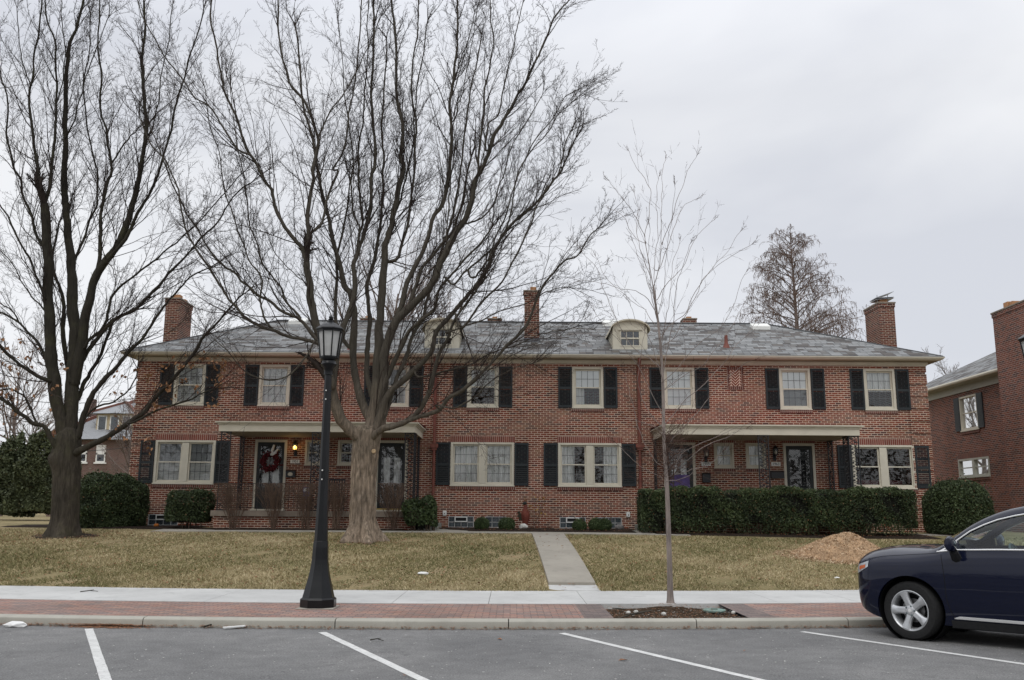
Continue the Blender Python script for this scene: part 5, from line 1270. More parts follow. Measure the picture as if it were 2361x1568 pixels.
# cabin
def rbox(x0,x1,y0,y1,z0,z1,name,mat,par=car,b=.04): mb=MB(); mb.box(x0,x1,y0,y1,z0,z1); return mb.build(name,mat,par,smooth=True,local=True,bevel=b)
rbox(L_(4.2),L_(1.5),-.74,.74,.4,.5,'cabin_floor',M['darkint'],b=.01)
rbox(L_(1.95),L_(1.5),-.74,.74,.75,1.13,'dashboard',M['darkint'],b=.06)
for y in(.38,-.38):
    rbox(L_(2.85),L_(2.35),y-.25,y+.25,.5,.72,'seat',M['interior'],b=.06)
    mb=MB(); mb.prism([(L_(2.95),1.3),(L_(2.86),1.31),(L_(2.68),.68),(L_(2.86),.66)],'y',y-.24,y+.24); bk=mb.build('seat_back',M['interior'],car,smooth=True,local=True,bevel=.05)
    rbox(L_(3.0),L_(2.9),y-.12,y+.12,1.32,1.48,'headrest',M['interior'],bk,.04)
rbox(L_(3.75),L_(3.3),-.65,.65,.5,.75,'rear_bench',M['interior'],b=.06); mb=MB(); mb.prism([(L_(3.85),1.25),(L_(3.75),1.26),(L_(3.6),.7),(L_(3.75),.68)],'y',-.65,.65); mb.build('rear_seat_back',M['interior'],car,smooth=True,local=True,bevel=.05)
mb=MB(); cS=Vector((L_(2.12),.38,1.06)); ax=Vector((-.9,0,.43)).normalized(); e1=Vector((0,1,0)); e2=ax.cross(e1)
mb.tube([cS+(e1*math.cos(a)+e2*math.sin(a))*.185 for a in np.linspace(0,2*math.pi,33)],.016,8,cap=False); mb.bar(cS-e1*.18,cS+e1*.18,.05,.02); mb.bar(cS,cS-e2*.18,.05,.02); mb.bar(cS,cS-ax*.3,.06,.06); mb.build('steering_wheel',M['darkint'],car,smooth=True,local=True)
# ---------------- trees ----------------
def bark(name,dark,light,moss=0,limb=None):
    g=G(name,.95,.15); o=g.obj(); s=g.n('ShaderNodeVectorMath',{0:o,1:(1,1,.16)},operation='MULTIPLY').outputs[0]
    f=g.noise(16,6,.7,vec=s,dist=.6); b=g.noise(1.2,4,.6)
    c=g.ramp(f,[(.3,dark),(.52,tuple((a+b_)/2 for a,b_ in zip(dark,light))),(.7,light)])
    c=g.mix(1.,c,g.ramp(b,[(.3,(.75,.75,.75)),(.7,(1.25,1.22,1.18))]),'MULTIPLY')
    if limb:   # pale bark peels low; upper limbs darkened in colour as backlit silhouettes
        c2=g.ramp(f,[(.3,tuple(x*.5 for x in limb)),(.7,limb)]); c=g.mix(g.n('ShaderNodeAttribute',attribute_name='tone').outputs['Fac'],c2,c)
    if moss: c=g.mix(g.rng(g.noise(2.2,5,.6),.5,.72,0,moss),c,(.085,.085,.04))
    g.col(c); g.bump(f,.9,.035); return g.m
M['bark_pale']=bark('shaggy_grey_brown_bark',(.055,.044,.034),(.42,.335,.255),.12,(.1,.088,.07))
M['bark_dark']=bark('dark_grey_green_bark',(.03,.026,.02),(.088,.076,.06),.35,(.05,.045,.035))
M['twig']=simple('dark_twig_bark',(.045,.035,.03),.9,.25,5,spec=.1); M['twig_red']=simple('reddish_twig_bark',(.10,.062,.048),.9,.25,5,spec=.1)
M['young_bark']=bark('young_grey_bark',(.17,.145,.13),(.36,.31,.285))
rs=np.random.RandomState(7)
def tubes(P,Rr,n=3):
    """P (N,K,3) polylines, Rr (N,K) radii -> verts, quads"""
    N,K,_=P.shape
    T=np.empty_like(P); T[:,1:-1]=P[:,2:]-P[:,:-2]; T[:,0]=P[:,1]-P[:,0]; T[:,-1]=P[:,-1]-P[:,-2]
    T/=np.linalg.norm(T,axis=2,keepdims=True)+1e-9
    ref=np.eye(3)[np.argmin(np.abs(T).max(1),axis=1)][:,None,:]; U=np.cross(T,ref+0*T); U/=np.linalg.norm(U,axis=2,keepdims=True)+1e-9
    B=np.cross(T,U); a=np.arange(n)*2*np.pi/n
    V=P[:,:,None,:]+Rr[:,:,None,None]*(U[:,:,None,:]*np.cos(a)[None,None,:,None]+B[:,:,None,:]*np.sin(a)[None,None,:,None])
    idx=np.arange(N*K*n).reshape(N,K,n); q=np.stack([idx[:,:-1],np.roll(idx[:,:-1],-1,2),np.roll(idx[:,1:],-1,2),idx[:,1:]],-1).reshape(-1,4)
    return V.reshape(-1,3),q
def grow(P0,D0,L,R0,K=5,up=.25,wob=.22,taper=.35,droop=0.):
    N=len(P0); P=np.empty((N,K+1,3)); P[:,0]=P0; d=D0/np.linalg.norm(D0,axis=1,keepdims=True)
    for k in range(K):
        d=d+rs.normal(0,wob,(N,3)); d[:,2]+=up/K-droop*k/K; d/=np.linalg.norm(d,axis=1,keepdims=True); P[:,k+1]=P[:,k]+d*(L/K)[:,None]
    t=np.linspace(0,1,K+1)[None]; return P,R0[:,None]*(1-t*(1-taper))
def spawn(P,Rr,per,f0,f1,ang,lenf,L,rf,rmin,bias=None):
    """side shoots on polylines: start, direction, length, radius"""
    N,K,_=P.shape; M_=N*per; ii=np.repeat(np.arange(N),per); t=(f0+(f1-f0)*(np.tile(np.arange(per),N)+rs.uniform(0,1,M_))/per)*(K-1); t=np.clip(t,0,K-1.001)
    i=np.floor(t).astype(int); f=(t-i)[:,None]; p=P[ii,i]*(1-f)+P[ii,i+1]*f; tg=P[ii,i+1]-P[ii,i]; tg/=np.linalg.norm(tg,axis=1,keepdims=True)+1e-9
    r=rs.normal(0,1,(M_,3)); r-=tg*(r*tg).sum(1,keepdims=True); r/=np.linalg.norm(r,axis=1,keepdims=True)+1e-9
    a=np.radians(rs.uniform(ang[0],ang[1],M_))[:,None]; d=tg*np.cos(a)+r*np.sin(a)
    rad=(Rr[ii,i]*(1-f[:,0])+Rr[ii,i+1]*f[:,0]); ln=L[ii]*rs.uniform(lenf[0],lenf[1],M_)*(1.1-.55*t/(K-1))
    return p,d,ln,np.maximum(rad*rf,rmin)
class Tree:
    def __init__(s,name,label,cat,base,Yb,group=None): s.root=thing(name,label,cat,base,0,group); s.limbs=[]; s.Y=Yb
    def limb(s,pts,w0,w1,dY=0.,Ystart=None,z=None):
        """pts: places along the limb read from the photo; w: widths there; dY: how far the tip leans away or toward the street"""
        pts=[np.array(p,float) for p in pts]
        if Ystart is None:
            best=(1e9,None,None)
            for L in s.limbs:
                for q,P,r in zip(L[0],L[1],L[2]):
                    d=np.hypot(*(q-pts[0]))
                    if d<best[0]: best=(d,P,q)
            Ys=best[1][1]; 
            if best[0]<30: pts=[best[2]]+pts if best[0]>3 else pts
        else: Ys=Ystart
        seg=np.cumsum([0]+[np.hypot(*(b-a)) for a,b in zip(pts[:-1],pts[1:])]); n=max(4,int(seg[-1]/9)); tt=np.linspace(0,len(pts)-1,n)
        A=np.stack(pts); C=cr_interp(A,tt); f=np.linspace(0,1,n)
        kk=np.stack([np.convolve(rs.normal(0,1,n+8),np.ones(4)/4,'same')[4:-4] for _ in (0,1)],1); C+=kk*2.3*np.minimum(1,f*5)[:,None]*(Ystart is None)
        C+=np.stack([np.sin(f*37+len(s.limbs)),np.cos(f*29+2*len(s.limbs))],1)*.9*np.minimum(1,f*4)[:,None]*(Ystart is None)
        P=np.array([atY(x,y,Ys+dY*ff) for (x,y),ff in zip(C,f)]); px=np.linspace(0,1,n)**.66; w=w0+(w1-w0)*px; f_up=np.clip((950-pts[0][1])/200,0,1); kn=np.convolve(rs.normal(0,1,n+6),np.ones(3)/3,'same')[3:-3]; w=w*(1+.09*kn*(Ystart is None))*((.93-.13*min(1,f_up)) if Ystart is None else 1)
        R=w*.5*P[:,1]/F*1.03
        s.limbs.append((C,P,R)); return s
    def wood(s,mat,n=10,flare=None,shag=.16):
        mb_v=[];mb_f=[];tn=[];b=0
        for C,P,R in s.limbs:
            first=C is s.limbs[0][0]
            if first and flare is not None:
                tt=np.linspace(0,len(P)-1,len(P)*4); P=cr_interp(P,tt); R=cr_interp(R[:,None],tt)[:,0]; na=72
                V,q=tubes(P[None],R[None],na); ang=np.tile(np.arange(na)*2*np.pi/na,len(P)); zz=V[:,2]-P[0,2]
                rd=np.abs(np.sin(ang*5.5+1.1*np.sin(zz*1.7)+.6*np.sin(zz*4.1+ang)))*.5+np.abs(np.sin(ang*11+1.7*np.sin(zz*2.3+1)+.9*np.sin(zz*5.3)))*.35+.22*np.sin(zz*19+6*np.sin(ang*3))*np.sin(ang*9+zz*3)
                ctr=np.repeat(P,na,0); V=ctr+(V-ctr)*(1+shag*(rd-.45))[:,None]; V=flare(V)
            else: V,q=tubes(P[None],R[None],n if R[0]>.06 else 7)
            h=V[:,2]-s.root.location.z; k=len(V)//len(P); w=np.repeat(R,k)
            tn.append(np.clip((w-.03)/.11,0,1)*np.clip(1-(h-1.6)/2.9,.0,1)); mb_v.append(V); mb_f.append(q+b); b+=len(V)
        return npmesh('trunk',np.concatenate(mb_v),np.concatenate(mb_f),mat,s.root,attr=np.concatenate(tn))
    def twigs(s,mat,l1=11,l2=6,l3=5,l4=3,skip=1,len1=(1.1,3.3),rmin=.0028,name='crown',ang1=(9,34),up=.3,r1=(.0055,.0165),wob=.1,lead=.42):
        PV=[];QV=[];b=0
        def put(P,R,n=3):
            nonlocal b
            V,q=tubes(P,R,n); PV.append(V); QV.append(q+b); b+=len(V)
        S0=[];D0=[];L0=[];R0=[]
        for C,P,R in s.limbs[skip:]:
            ln=np.linalg.norm(np.diff(P,axis=0),axis=1).sum(); k=max(3,int(l1*ln/3.2)); th=R[0]>.1
            t=np.clip(np.linspace(.42 if th else .12,.99,k)+rs.uniform(-.03,.03,k),0,.999)*(len(P)-1); i=np.minimum(t.astype(int),len(P)-2)
            tg=P[i+1]-P[i]; tg/=np.linalg.norm(tg,axis=1,keepdims=True); r=rs.normal(0,1,(k,3)); r-=tg*(r*tg).sum(1,keepdims=True); r/=np.linalg.norm(r,axis=1,keepdims=True)
            a=np.radians(rs.uniform(*ang1,k))[:,None]; S0.append(P[i]); D0.append(tg*np.cos(a)+r*np.sin(a)); L0.append(rs.uniform(*len1,k)*(1.2-.75*t/len(P))); R0.append(np.clip(R[i]*.45,*r1)*rs.uniform(.6,1.1,k))
            m=3; S0.append(np.repeat(P[-1:],m,0)); d=P[-1]-P[-3]; d/=np.linalg.norm(d); D0.append(d+rs.normal(0,.2,(m,3))); L0.append(rs.uniform(.5,1.,m)*len1[1]*lead); R0.append(np.full(m,max(R[-1]*.85,r1[0])))
        S0,D0,L0,R0=map(np.concatenate,(S0,D0,L0,R0))
        P1,R1=grow(S0,D0,L0,R0,9,up,wob,taper=.25); put(P1,R1,4)
        a=spawn(P1,R1,l2,.12,1.,(20,50),(.2,.48),L0,.6,rmin*1.7); P2,R2=grow(*a,K=6,up=up*.8,wob=wob*1.25); put(P2,R2)
        a3=spawn(P2,R2,l3,.15,1.,(22,58),(.25,.55),a[2],.65,rmin*1.25); P3,R3=grow(*a3,K=4,up=.25,wob=wob*1.6); put(P3,R3)
        s.tips=P3[:,-1]
        if l4: a4=spawn(P3,R3,l4,.2,1.,(22,60),(.3,.6),a3[2],.8,rmin); P4,R4=grow(*a4,K=2,up=.15,wob=wob*1.8); put(P4,R4)
        return npmesh(name,np.concatenate(PV),np.concatenate(QV),mat,s.root,smooth=False)
# ---- the big pale-barked tree in front of the house
tb=onG(836,1248); YB=tb.y
T=Tree('maple_tree','big bare tree with pale shaggy bark in front of the left porch','tree',tuple(tb),YB)
T.limb([(838,1262),(837,1240),(836,1180),(838,1100),(841,1050),(846,1005),(850,982)],52,60,0,YB)
def flareA(V):
    zb=tb.z; c=np.array([tb.x,tb.y]); h=np.clip((V[:,2]-zb)/.75,0,1); a=np.arctan2(V[:,1]-c[1],V[:,0]-c[0])
    k=1+(1-h)**2.2*(.66+.42*np.sin(a*5+1)+.12*np.sin(a*9))-.06*np.exp(-((V[:,2]-zb-1.4)/.7)**2)
    V=V.copy(); V[:,:2]=c+(V[:,:2]-c)*k[:,None]; return V
LA=[([(832,1015),(805,990),(785,965),(772,925),(765,885)],34,24,-.6),
([(764,890),(757,845),(742,795),(728,745),(717,694),(712,649),(706,604)],25,17,-.6),
([(708,612),(697,574),(682,556),(658,526),(637,484),(628,447),(620,428),(598,394),(577,358),(562,319),(541,265),(523,223),(514,193),(502,135),(493,75),(487,15),(484,-60)],14,4.5,-1.2),
([(590,378),(577,358),(550,346),(526,316),(502,271),(475,241),(447,223),(417,181),(382,135),(361,99),(325,30),(310,-30)],7,3,-1.5),
([(706,604),(711,544),(709,499),(717,438),(724,410),(721,390),(727,361),(733,316),(718,271),(700,232),(670,196),(658,156),(649,120),(643,60),(640,0),(632,-60)],14,4,.3),
([(733,316),(748,286),(760,259),(785,223),(803,196),(824,163),(850,110),(880,40)],6,2.5,.8),
([(712,540),(722,533),(740,514),(755,469),(767,423),(779,393),(770,391),(788,355),(800,301),(803,256),(815,211),(824,150),(827,90),(833,30),(836,-40)],9,3.5,1.0),
([(748,800),(727,788),(694,782),(655,773),(634,761),(598,752),(571,737),(544,707),(520,682),(496,640),(469,599),(444,565),(426,526),(417,469),(402,423),(380,370),(350,330),(320,270)],13,3,-1.8),
([(640,763),(628,758),(607,731),(601,694),(604,664),(598,631),(574,595),(556,550),(544,514),(529,475),(517,438),(511,399),(500,340),(480,270),(470,200)],7,2.5,-.5),
([(742,800),(724,776),(706,752),(685,733),(652,718),(622,697),(598,682),(577,664),(556,646),(538,628),(514,610),(490,583),(472,562),(456,529),(432,493),(417,459),(395,420),(372,360),(345,290)],12,3,-1.0),
([(692,737),(688,727),(658,694),(649,670),(631,643),(610,613),(595,583),(589,550),(574,514),(571,472),(565,423),(559,393),(548,340),(536,270),(532,200)],7,2.5,.6),
([(718,700),(712,664),(694,643),(676,628),(652,604),(634,586),(625,568)],4,2,.8),
([(767,895),(772,845),(782,790),(794,748),(806,715),(816,680),(818,649),(815,610),(824,574),(836,550),(845,520),(851,478),(854,423),(860,393),(863,373),(863,316),(857,256),(857,196),(860,120),(862,60),(863,0),(866,-60)],19,5,1.0),
([(827,560),(827,526),(815,493),(812,453),(812,393),(815,376),(806,301),(795,230),(790,150),(780,60)],7,2.5,.3),
([(824,580),(828,540),(836,508),(830,453),(827,391),(827,346),(836,286),(839,241),(845,150),(848,60),(850,-20)],9,3,.8),
([(858,980),(835,930),(818,870),(813,815),(815,755),(815,709),(809,679),(794,655),(782,604),(770,562),(761,514),(749,469),(740,429),(733,393),(722,330),(700,250),(690,150),(682,60)],26,4,1.6),
([(806,800),(785,770),(773,740),(774,664),(776,610),(785,540),(800,480),(806,420)],15,4,1.4),
([(854,985),(864,930),(870,860),(875,785),(875,724),(881,664),(887,604),(887,562),(899,538),(905,499),(917,438),(929,393),(926,361),(927,301),(920,256),(915,211),(911,90),(904,0),(902,-60)],30,4.5,.5),
([(900,520),(920,467),(932,421),(944,376),(953,320),(956,270),(960,210),(975,130),(985,50)],8,3,1.0),
([(889,600),(911,600),(935,544),(944,484),(953,430),(956,361),(962,295),(950,226),(955,120),(963,60),(965,0)],12,3.5,.5),
([(874,990),(882,920),(886,850),(884,815),(905,755),(935,718),(965,688),(992,658),(1010,628),(1028,589),(1046,544),(1070,508),(1085,469),(1094,423),(1106,400),(1121,370),(1136,316),(1155,286),(1170,262),(1191,223),(1215,181),(1242,126),(1263,81),(1278,39),(1311,0)],30,3.5,-1.2),
([(900,765),(912,735),(928,694),(941,649),(962,604),(986,553),(998,505),(1019,467),(1034,415),(1040,361),(1038,286),(1040,226),(1046,181),(1050,120),(1055,60),(1053,0),(1050,-60)],20,5,.3),
([(940,715),(956,664),(980,610),(1016,568),(1046,529),(1062,480),(1075,420),(1088,360)],14,5,.6),
([(1090,450),(1103,391),(1106,331),(1114,271),(1118,211),(1127,157),(1136,105),(1130,40),(1128,-30)],9,3,.2),
([(1118,345),(1124,289),(1145,268),(1160,211),(1170,157),(1185,105),(1194,54),(1206,6)],7,2.5,-.5),
([(1046,181),(1062,140),(1080,90),(1095,30)],5,2,.3),
([(1038,300),(1050,262),(1066,215),(1078,150),(1090,90),(1100,20)],5,2,.6),
([(862,995),(880,910),(904,845),(923,800),(944,764),(965,743),(998,721),(1007,679),(1028,649),(1060,610),(1095,575),(1130,530)],17,4,-1.6),
([(856,1010),(880,990),(905,982),(938,972),(966,946),(990,901),(1006,829),(1030,785),(1046,740),(1075,700),(1106,660)],22,5,-1.6),
([(868,985),(893,910),(946,865),(990,817),(1006,769),(1042,721),(1070,690),(1090,669),(1121,620),(1150,556),(1190,508),(1233,469),(1266,429),(1293,402),(1305,365),(1328,318)],19,3.5,-1.0),
([(900,986),(954,966),(1006,946),(1034,918),(1074,893),(1121,845),(1166,798),(1212,755),(1245,676),(1272,634),(1299,604),(1328,588),(1355,550),(1378,530)],15,2.5,-2.2),
([(1050,725),(1061,757),(1106,703),(1145,664),(1179,610),(1194,580),(1224,520),(1236,478),(1257,438),(1287,402),(1300,340),(1318,300)],8,3,-1.2),
([(1028,640),(1046,655),(1076,622),(1121,586),(1151,556),(1180,480),(1194,397),(1227,346),(1266,301),(1285,268),(1312,240)],8,2.5,-.6),
([(1075,515),(1085,514),(1115,499),(1136,472),(1148,432),(1162,393),(1185,330),(1215,280),(1250,220)],7,2.5,.2),
([(1085,640),(1100,634),(1130,589),(1145,544),(1166,493),(1188,432),(1197,397),(1230,330),(1275,270),(1302,226),(1330,208)],7,2.3,-.4),
([(1020,600),(1028,571),(1034,484),(1038,423),(1046,360)],6,3,.5),
([(965,870),(1010,860),(1070,845),(1130,815),(1200,790),(1270,765),(1330,752)],7,2,-1.5),
([(1030,765),(1090,745),(1150,720),(1210,700),(1265,672),(1310,662)],6,2,-.9),
([(1006,935),(1050,940),(1090,920),(1130,880),(1180,850),(1225,838)],5,2,-1.8),
([(722,790),(700,830),(660,870),(615,875),(570,860),(540,830),(515,800),(480,770)],7,2,-1.4),
([(860,1000),(866,940),(848,880),(846,800),(852,720),(846,660),(862,600),(874,530),(880,460),(884,380),(880,300),(886,200),(890,90)],18,3,2.4),
([(885,960),(905,900),(930,840),(950,780),(975,735),(985,690),(1010,600),(1030,540),(1050,470),(1062,380),(1075,280),(1090,180),(1110,80)],13,3,2.2)]
for a in LA: T.limb(*a)
for q in(T,):
    R=q.limbs[0][2]; f=np.linspace(0,1,len(R)); R*=1-.55*np.clip((f-.88)/.12,0,1)**1.5
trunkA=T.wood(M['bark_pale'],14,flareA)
T.twigs(M['twig'])
p=atY(861,1040,YB-.42); mb=MB(); mb.lathe([(.062,0.03),(.05,-.012),(.001,-.015)],11,(p.x,p.y,p.z),axis='y'); k=mb.build('pruning_scar',simple('fresh_cut_wood',(.4,.29,.17),.8,.2,20),T.root)
# ---- the dark-barked tree at the left
tb2=onG(145,1238); YC=tb2.y
T2=Tree('oak_tree','bare tree with dark trunk at the left side of the lawn','tree',tuple(tb2),YC)
T2.limb([(143,1252),(146,1230),(150,1180),(152,1130),(153,1080),(155,1030),(158,985)],60,60,0,YC)
def flareB(V):
    zb=tb2.z; c=np.array([tb2.x,tb2.y]); h=np.clip((V[:,2]-zb)/.55,0,1); a=np.arctan2(V[:,1]-c[1],V[:,0]-c[0])
    k=1+(1-h)**2*(.3+.24*np.sin(a*4+.5)); k+=.24*np.exp(-((V[:,2]-zb-2.05)/.22)**2)*np.clip(-np.cos(a-.4),0,1)-.06
    V=V.copy(); V[:,:2]=c+(V[:,:2]-c)*k[:,None]; return V
LB=[([(150,1010),(138,960),(128,905),(120,845),(117,785),(114,724),(111,664),(110,604),(107,544),(105,499),(102,469)],36,20,-.5),
([(102,470),(96,440),(90,408),(87,391),(78,331),(71,271),(66,235),(72,196),(78,150),(84,90),(96,30),(100,-40)],13,4,-.5),
([(102,470),(112,440),(116,423),(120,376),(125,301),(129,241),(129,181),(128,105),(111,45),(104,0)],13,4,.4),
([(104,690),(99,670),(78,622),(60,583),(39,544),(18,496),(0,472),(-25,430)],9,4,-1.0),
([(110,600),(105,580),(81,532),(66,484),(51,438),(39,402),(30,376),(18,325),(18,271),(12,211),(0,175),(-10,100)],11,3.5,.6),
([(160,1000),(166,930),(169,845),(172,785),(169,724),(166,664),(163,604),(157,544),(154,499),(148,453),(150,391),(152,316),(150,241),(154,166),(160,114),(175,60),(193,0),(200,-50)],40,4.5,.5),
([(155,850),(144,755),(147,694),(129,640),(120,604),(130,540),(142,500)],16,4,1.2),
([(172,880),(184,815),(193,755),(205,694),(223,634),(253,592),(277,556),(301,484),(319,423),(325,391),(331,331),(337,271),(331,196),(328,135),(337,60),(330,0)],34,5,-.8),
([(222,640),(229,598),(232,529),(235,469),(250,423),(256,379),(247,316),(232,256),(232,181),(226,90),(230,0)],13,4,.8),
([(256,379),(280,340),(301,313),(325,288),(345,250)],6,2.5,.5),
([(246,604),(250,598),(289,550),(316,496),(346,444),(367,399),(388,325),(403,262),(421,196),(434,144),(452,90),(470,20)],14,3.5,-.9),
([(196,800),(208,785),(241,743),(262,682),(301,640),(349,604),(391,571),(421,544),(470,500),(520,440),(560,400)],11,2.5,-1.2),
([(180,860),(193,827),(229,773),(271,733),(316,709),(361,664),(391,628),(430,586),(457,556),(505,505),(541,453),(580,420)],15,3,.5),
([(178,920),(195,880),(211,857),(235,809),(255,752),(275,735),(301,718)],12,6,.9),
([(168,1020),(179,1005),(193,958),(212,911),(240,878),(268,842),(301,809),(331,776),(370,718),(400,680),(440,640),(480,620)],20,3,-.4),
([(172,1045),(190,1037),(234,1014),(265,997),(301,972),(328,950),(361,918),(421,845),(458,797),(474,772),(505,737),(535,706),(560,680)],21,3.5,-1.6),
([(296,975),(307,974),(361,946),(421,926),(454,910),(490,897)],9,3,-1.2),
([(140,1060),(127,1030),(102,986),(77,975),(50,958),(25,936),(0,917),(-30,890)],17,6,-1.0),
([(85,978),(76,955),(62,920),(38,900),(10,898),(-20,905)],7,3,.5),
([(120,880),(110,876),(77,862),(50,843),(28,826),(0,800),(-30,770)],13,6,-.8),
([(115,850),(111,839),(93,800),(63,764),(30,733),(0,722),(-30,715)],11,4,.9),
([(40,740),(25,715),(0,700),(-30,690)],5,2.5,.3),
([(108,720),(80,690),(55,660),(30,610),(0,575),(-20,540)],6,2.5,1.2),
([(180,1000),(200,960),(230,935),(262,925),(290,905),(310,880),(318,850)],8,2.5,1.0),
([(165,620),(185,570),(205,520),(222,470),(226,420),(215,360),(200,290),(195,200),(205,110),(210,30)],9,3,1.2),
([(152,316),(170,280),(185,225),(200,170),(225,100),(250,40)],6,2.5,-.6),
([(331,331),(352,290),(366,230),(372,160),(390,90),(398,10)],6,2.5,.5),
([(72,196),(55,150),(45,90),(38,20)],5,2.2,-.4),([(129,241),(142,200),(150,130),(146,60),(140,0)],5,2.2,.4)]
for a in LB: T2.limb(*a)
R=T2.limbs[0][2]; f=np.linspace(0,1,len(R)); R*=1-.55*np.clip((f-.88)/.12,0,1)**1.5
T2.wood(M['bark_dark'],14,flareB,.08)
T2.twigs(M['twig'])
# a few brown leaves still hanging on the low left boughs
M['drybrown']=simple('dry_brown_leaf',(.27,.14,.07),.9,.35,9)
def leafquads(C,size,rs_=rs,squash=1.):
    N=len(C); a=rs_.normal(0,1,(N,3)); a/=np.linalg.norm(a,axis=1,keepdims=True); b=np.cross(a,rs_.normal(0,1,(N,3))); b/=np.linalg.norm(b,axis=1,keepdims=True)+1e-9
    s=(np.asarray(size)*rs_.uniform(.6,1.3,N))[:,None]; V=np.stack([C-a*s*.5,C+b*s*.33*squash,C+a*s*.5,C-b*s*.33*squash],1).reshape(-1,3); q=np.arange(4*N).reshape(N,4); return V,q
tp=T2.tips; pxs=np.array([CX+p[0]/p[1]*F for p in tp]); m=(pxs<150)&(tp[:,2]<6.2); m2=(pxs>250)&(pxs<520)&(tp[:,2]<5.6)
sel=np.concatenate([tp[m][rs.permutation(m.sum())[:150]],tp[m2][rs.permutation(m2.sum())[:70]]]); V,q=leafquads(np.repeat(sel,3,0)+rs.normal(0,.06,(len(sel)*3,3)),.12); o=npmesh('dry_leaves',V,q,M['drybrown'],T2.root,smooth=False)
# ---- the slim young tree in the pit
tb3=atZ(1545,1393,.11); YD=tb3.y
T3=Tree('young_tree','slim young tree growing from the soil pit in the brick paving','tree',tuple(tb3),YD)
T3.limb([(1546,1400),(1545,1380),(1543,1300),(1540,1200),(1537,1120),(1533,1060),(1530,1000),(1528,900),(1525,834),(1518,754),(1510,694),(1506,662)],15.5,4,0,YD)
T3.limbs[0][2][:]=T3.limbs[0][2]*np.where(T3.limbs[0][1][:,2]<.45,1+.5*np.exp(-(T3.limbs[0][1][:,2]-.1)/.1),1)
LC=[[(1506,665),(1488,560),(1487,540),(1495,497),(1499,448),(1492,420),(1474,395),(1460,374),(1448,348)],[(1506,662),(1520,613),(1527,560),(1545,518),(1562,466),(1580,409),(1592,380),(1606,360)],[(1527,560),(1525,500),(1526,440),(1527,395),(1534,367)],
[(1487,545),(1470,510),(1450,480),(1420,440),(1400,412)],[(1486,560),(1462,548),(1440,505),(1420,488),(1405,482)],[(1520,620),(1536,580),(1552,530),(1566,490),(1585,470),(1608,460)],[(1515,690),(1540,650),(1570,620),(1598,560),(1620,530),(1646,508)],
[(1522,780),(1545,750),(1580,720),(1610,660),(1640,620),(1680,575),(1707,530)],[(1524,800),(1560,770),(1600,690),(1625,640),(1670,600),(1730,565)],[(1516,740),(1500,700),(1470,672),(1430,665),(1390,655),(1338,648)],[(1518,760),(1490,720),(1450,690),(1400,645),(1372,590)],
[(1526,850),(1500,830),(1450,790),(1405,700),(1390,660),(1370,610),(1345,585)],[(1529,960),(1500,900),(1480,860),(1440,800),(1400,760),(1370,720)],[(1527,880),(1560,850),(1610,790),(1660,760),(1690,700),(1718,628)],[(1530,900),(1570,870),(1620,840),(1660,790),(1700,730),(1750,633)],
[(1531,980),(1575,930),(1630,880),(1680,820),(1720,770),(1760,720)],[(1530,990),(1490,940),(1470,880),(1478,820),(1485,760)],[(1512,720),(1500,650),(1493,600),(1497,520)],[(1527,870),(1540,800),(1552,740),(1560,660),(1578,600),(1590,560)],
[(1535,1085),(1570,1070),(1620,1030),(1670,1010),(1720,985)],[(1536,1095),(1580,1040),(1640,1010),(1690,990),(1726,975)],[(1536,1100),(1590,1085),(1630,1075),(1665,1045)],[(1534,1080),(1500,1050),(1470,980),(1450,900),(1440,860)],[(1536,1105),(1500,1090),(1460,1060),(1420,1020)],[(1536,1110),(1570,1105),(1600,1085),(1625,1050)],
[(1532,1040),(1560,1000),(1600,960),(1650,900),(1700,850),(1735,830)],[(1531,1010),(1510,985),(1480,975),(1440,960)]]
LC+=[[(1512,700),(1508,620),(1515,540),(1512,470),(1518,410)],[(1518,720),(1530,650),(1535,580),(1548,500),(1556,430)],[(1500,640),(1480,590),(1468,540),(1470,480),(1462,440)],[(1524,800),(1535,740),(1545,680),(1550,620),(1566,560)],[(1520,760),(1505,700),(1490,640),(1472,600),(1458,555)],[(1528,880),(1510,820),(1490,770),(1468,740),(1450,700)]]
for i,l in enumerate(LC): T3.limb(l,2.5 if len(l)>5 else 2.,.9,rs.uniform(-1,1))
T3.wood(M['young_bark'],10)
T3.twigs(M['twig_red'],l1=6,l2=3,l3=1,l4=0,len1=(.4,1.5),rmin=.0018,ang1=(8,28),r1=(.0018,.0032),wob=.06,lead=.15)
# fuzzy tangle of short shoots where the lowest whips leave the stem
P0=np.array([atY(1535+dx,1085+dy,YD) for dx,dy in zip(rs.uniform(-6,10,110),rs.uniform(-90,40,110))]); D=rs.normal(0,.5,(110,3)); D[:,0]+=rs.choice([.9,.6,-.5],110); D[:,2]+=.35
P1,R1=grow(P0,D,rs.uniform(.25,.8,110),np.full(110,.005),6,.35,.2); a=spawn(P1,R1,4,.3,1,(20,60),(.3,.6),np.full(110,.5),.6,.0022); P2,R2=grow(*a,K=3,up=.2,wob=.25); V1,q1=tubes(P1,R1,3); V2,q2=tubes(P2,R2,3)
npmesh('low_shoots',np.concatenate([V1,V2]),np.concatenate([q1,q2+len(V1)]),M['twig_red'],T3.root,smooth=False)
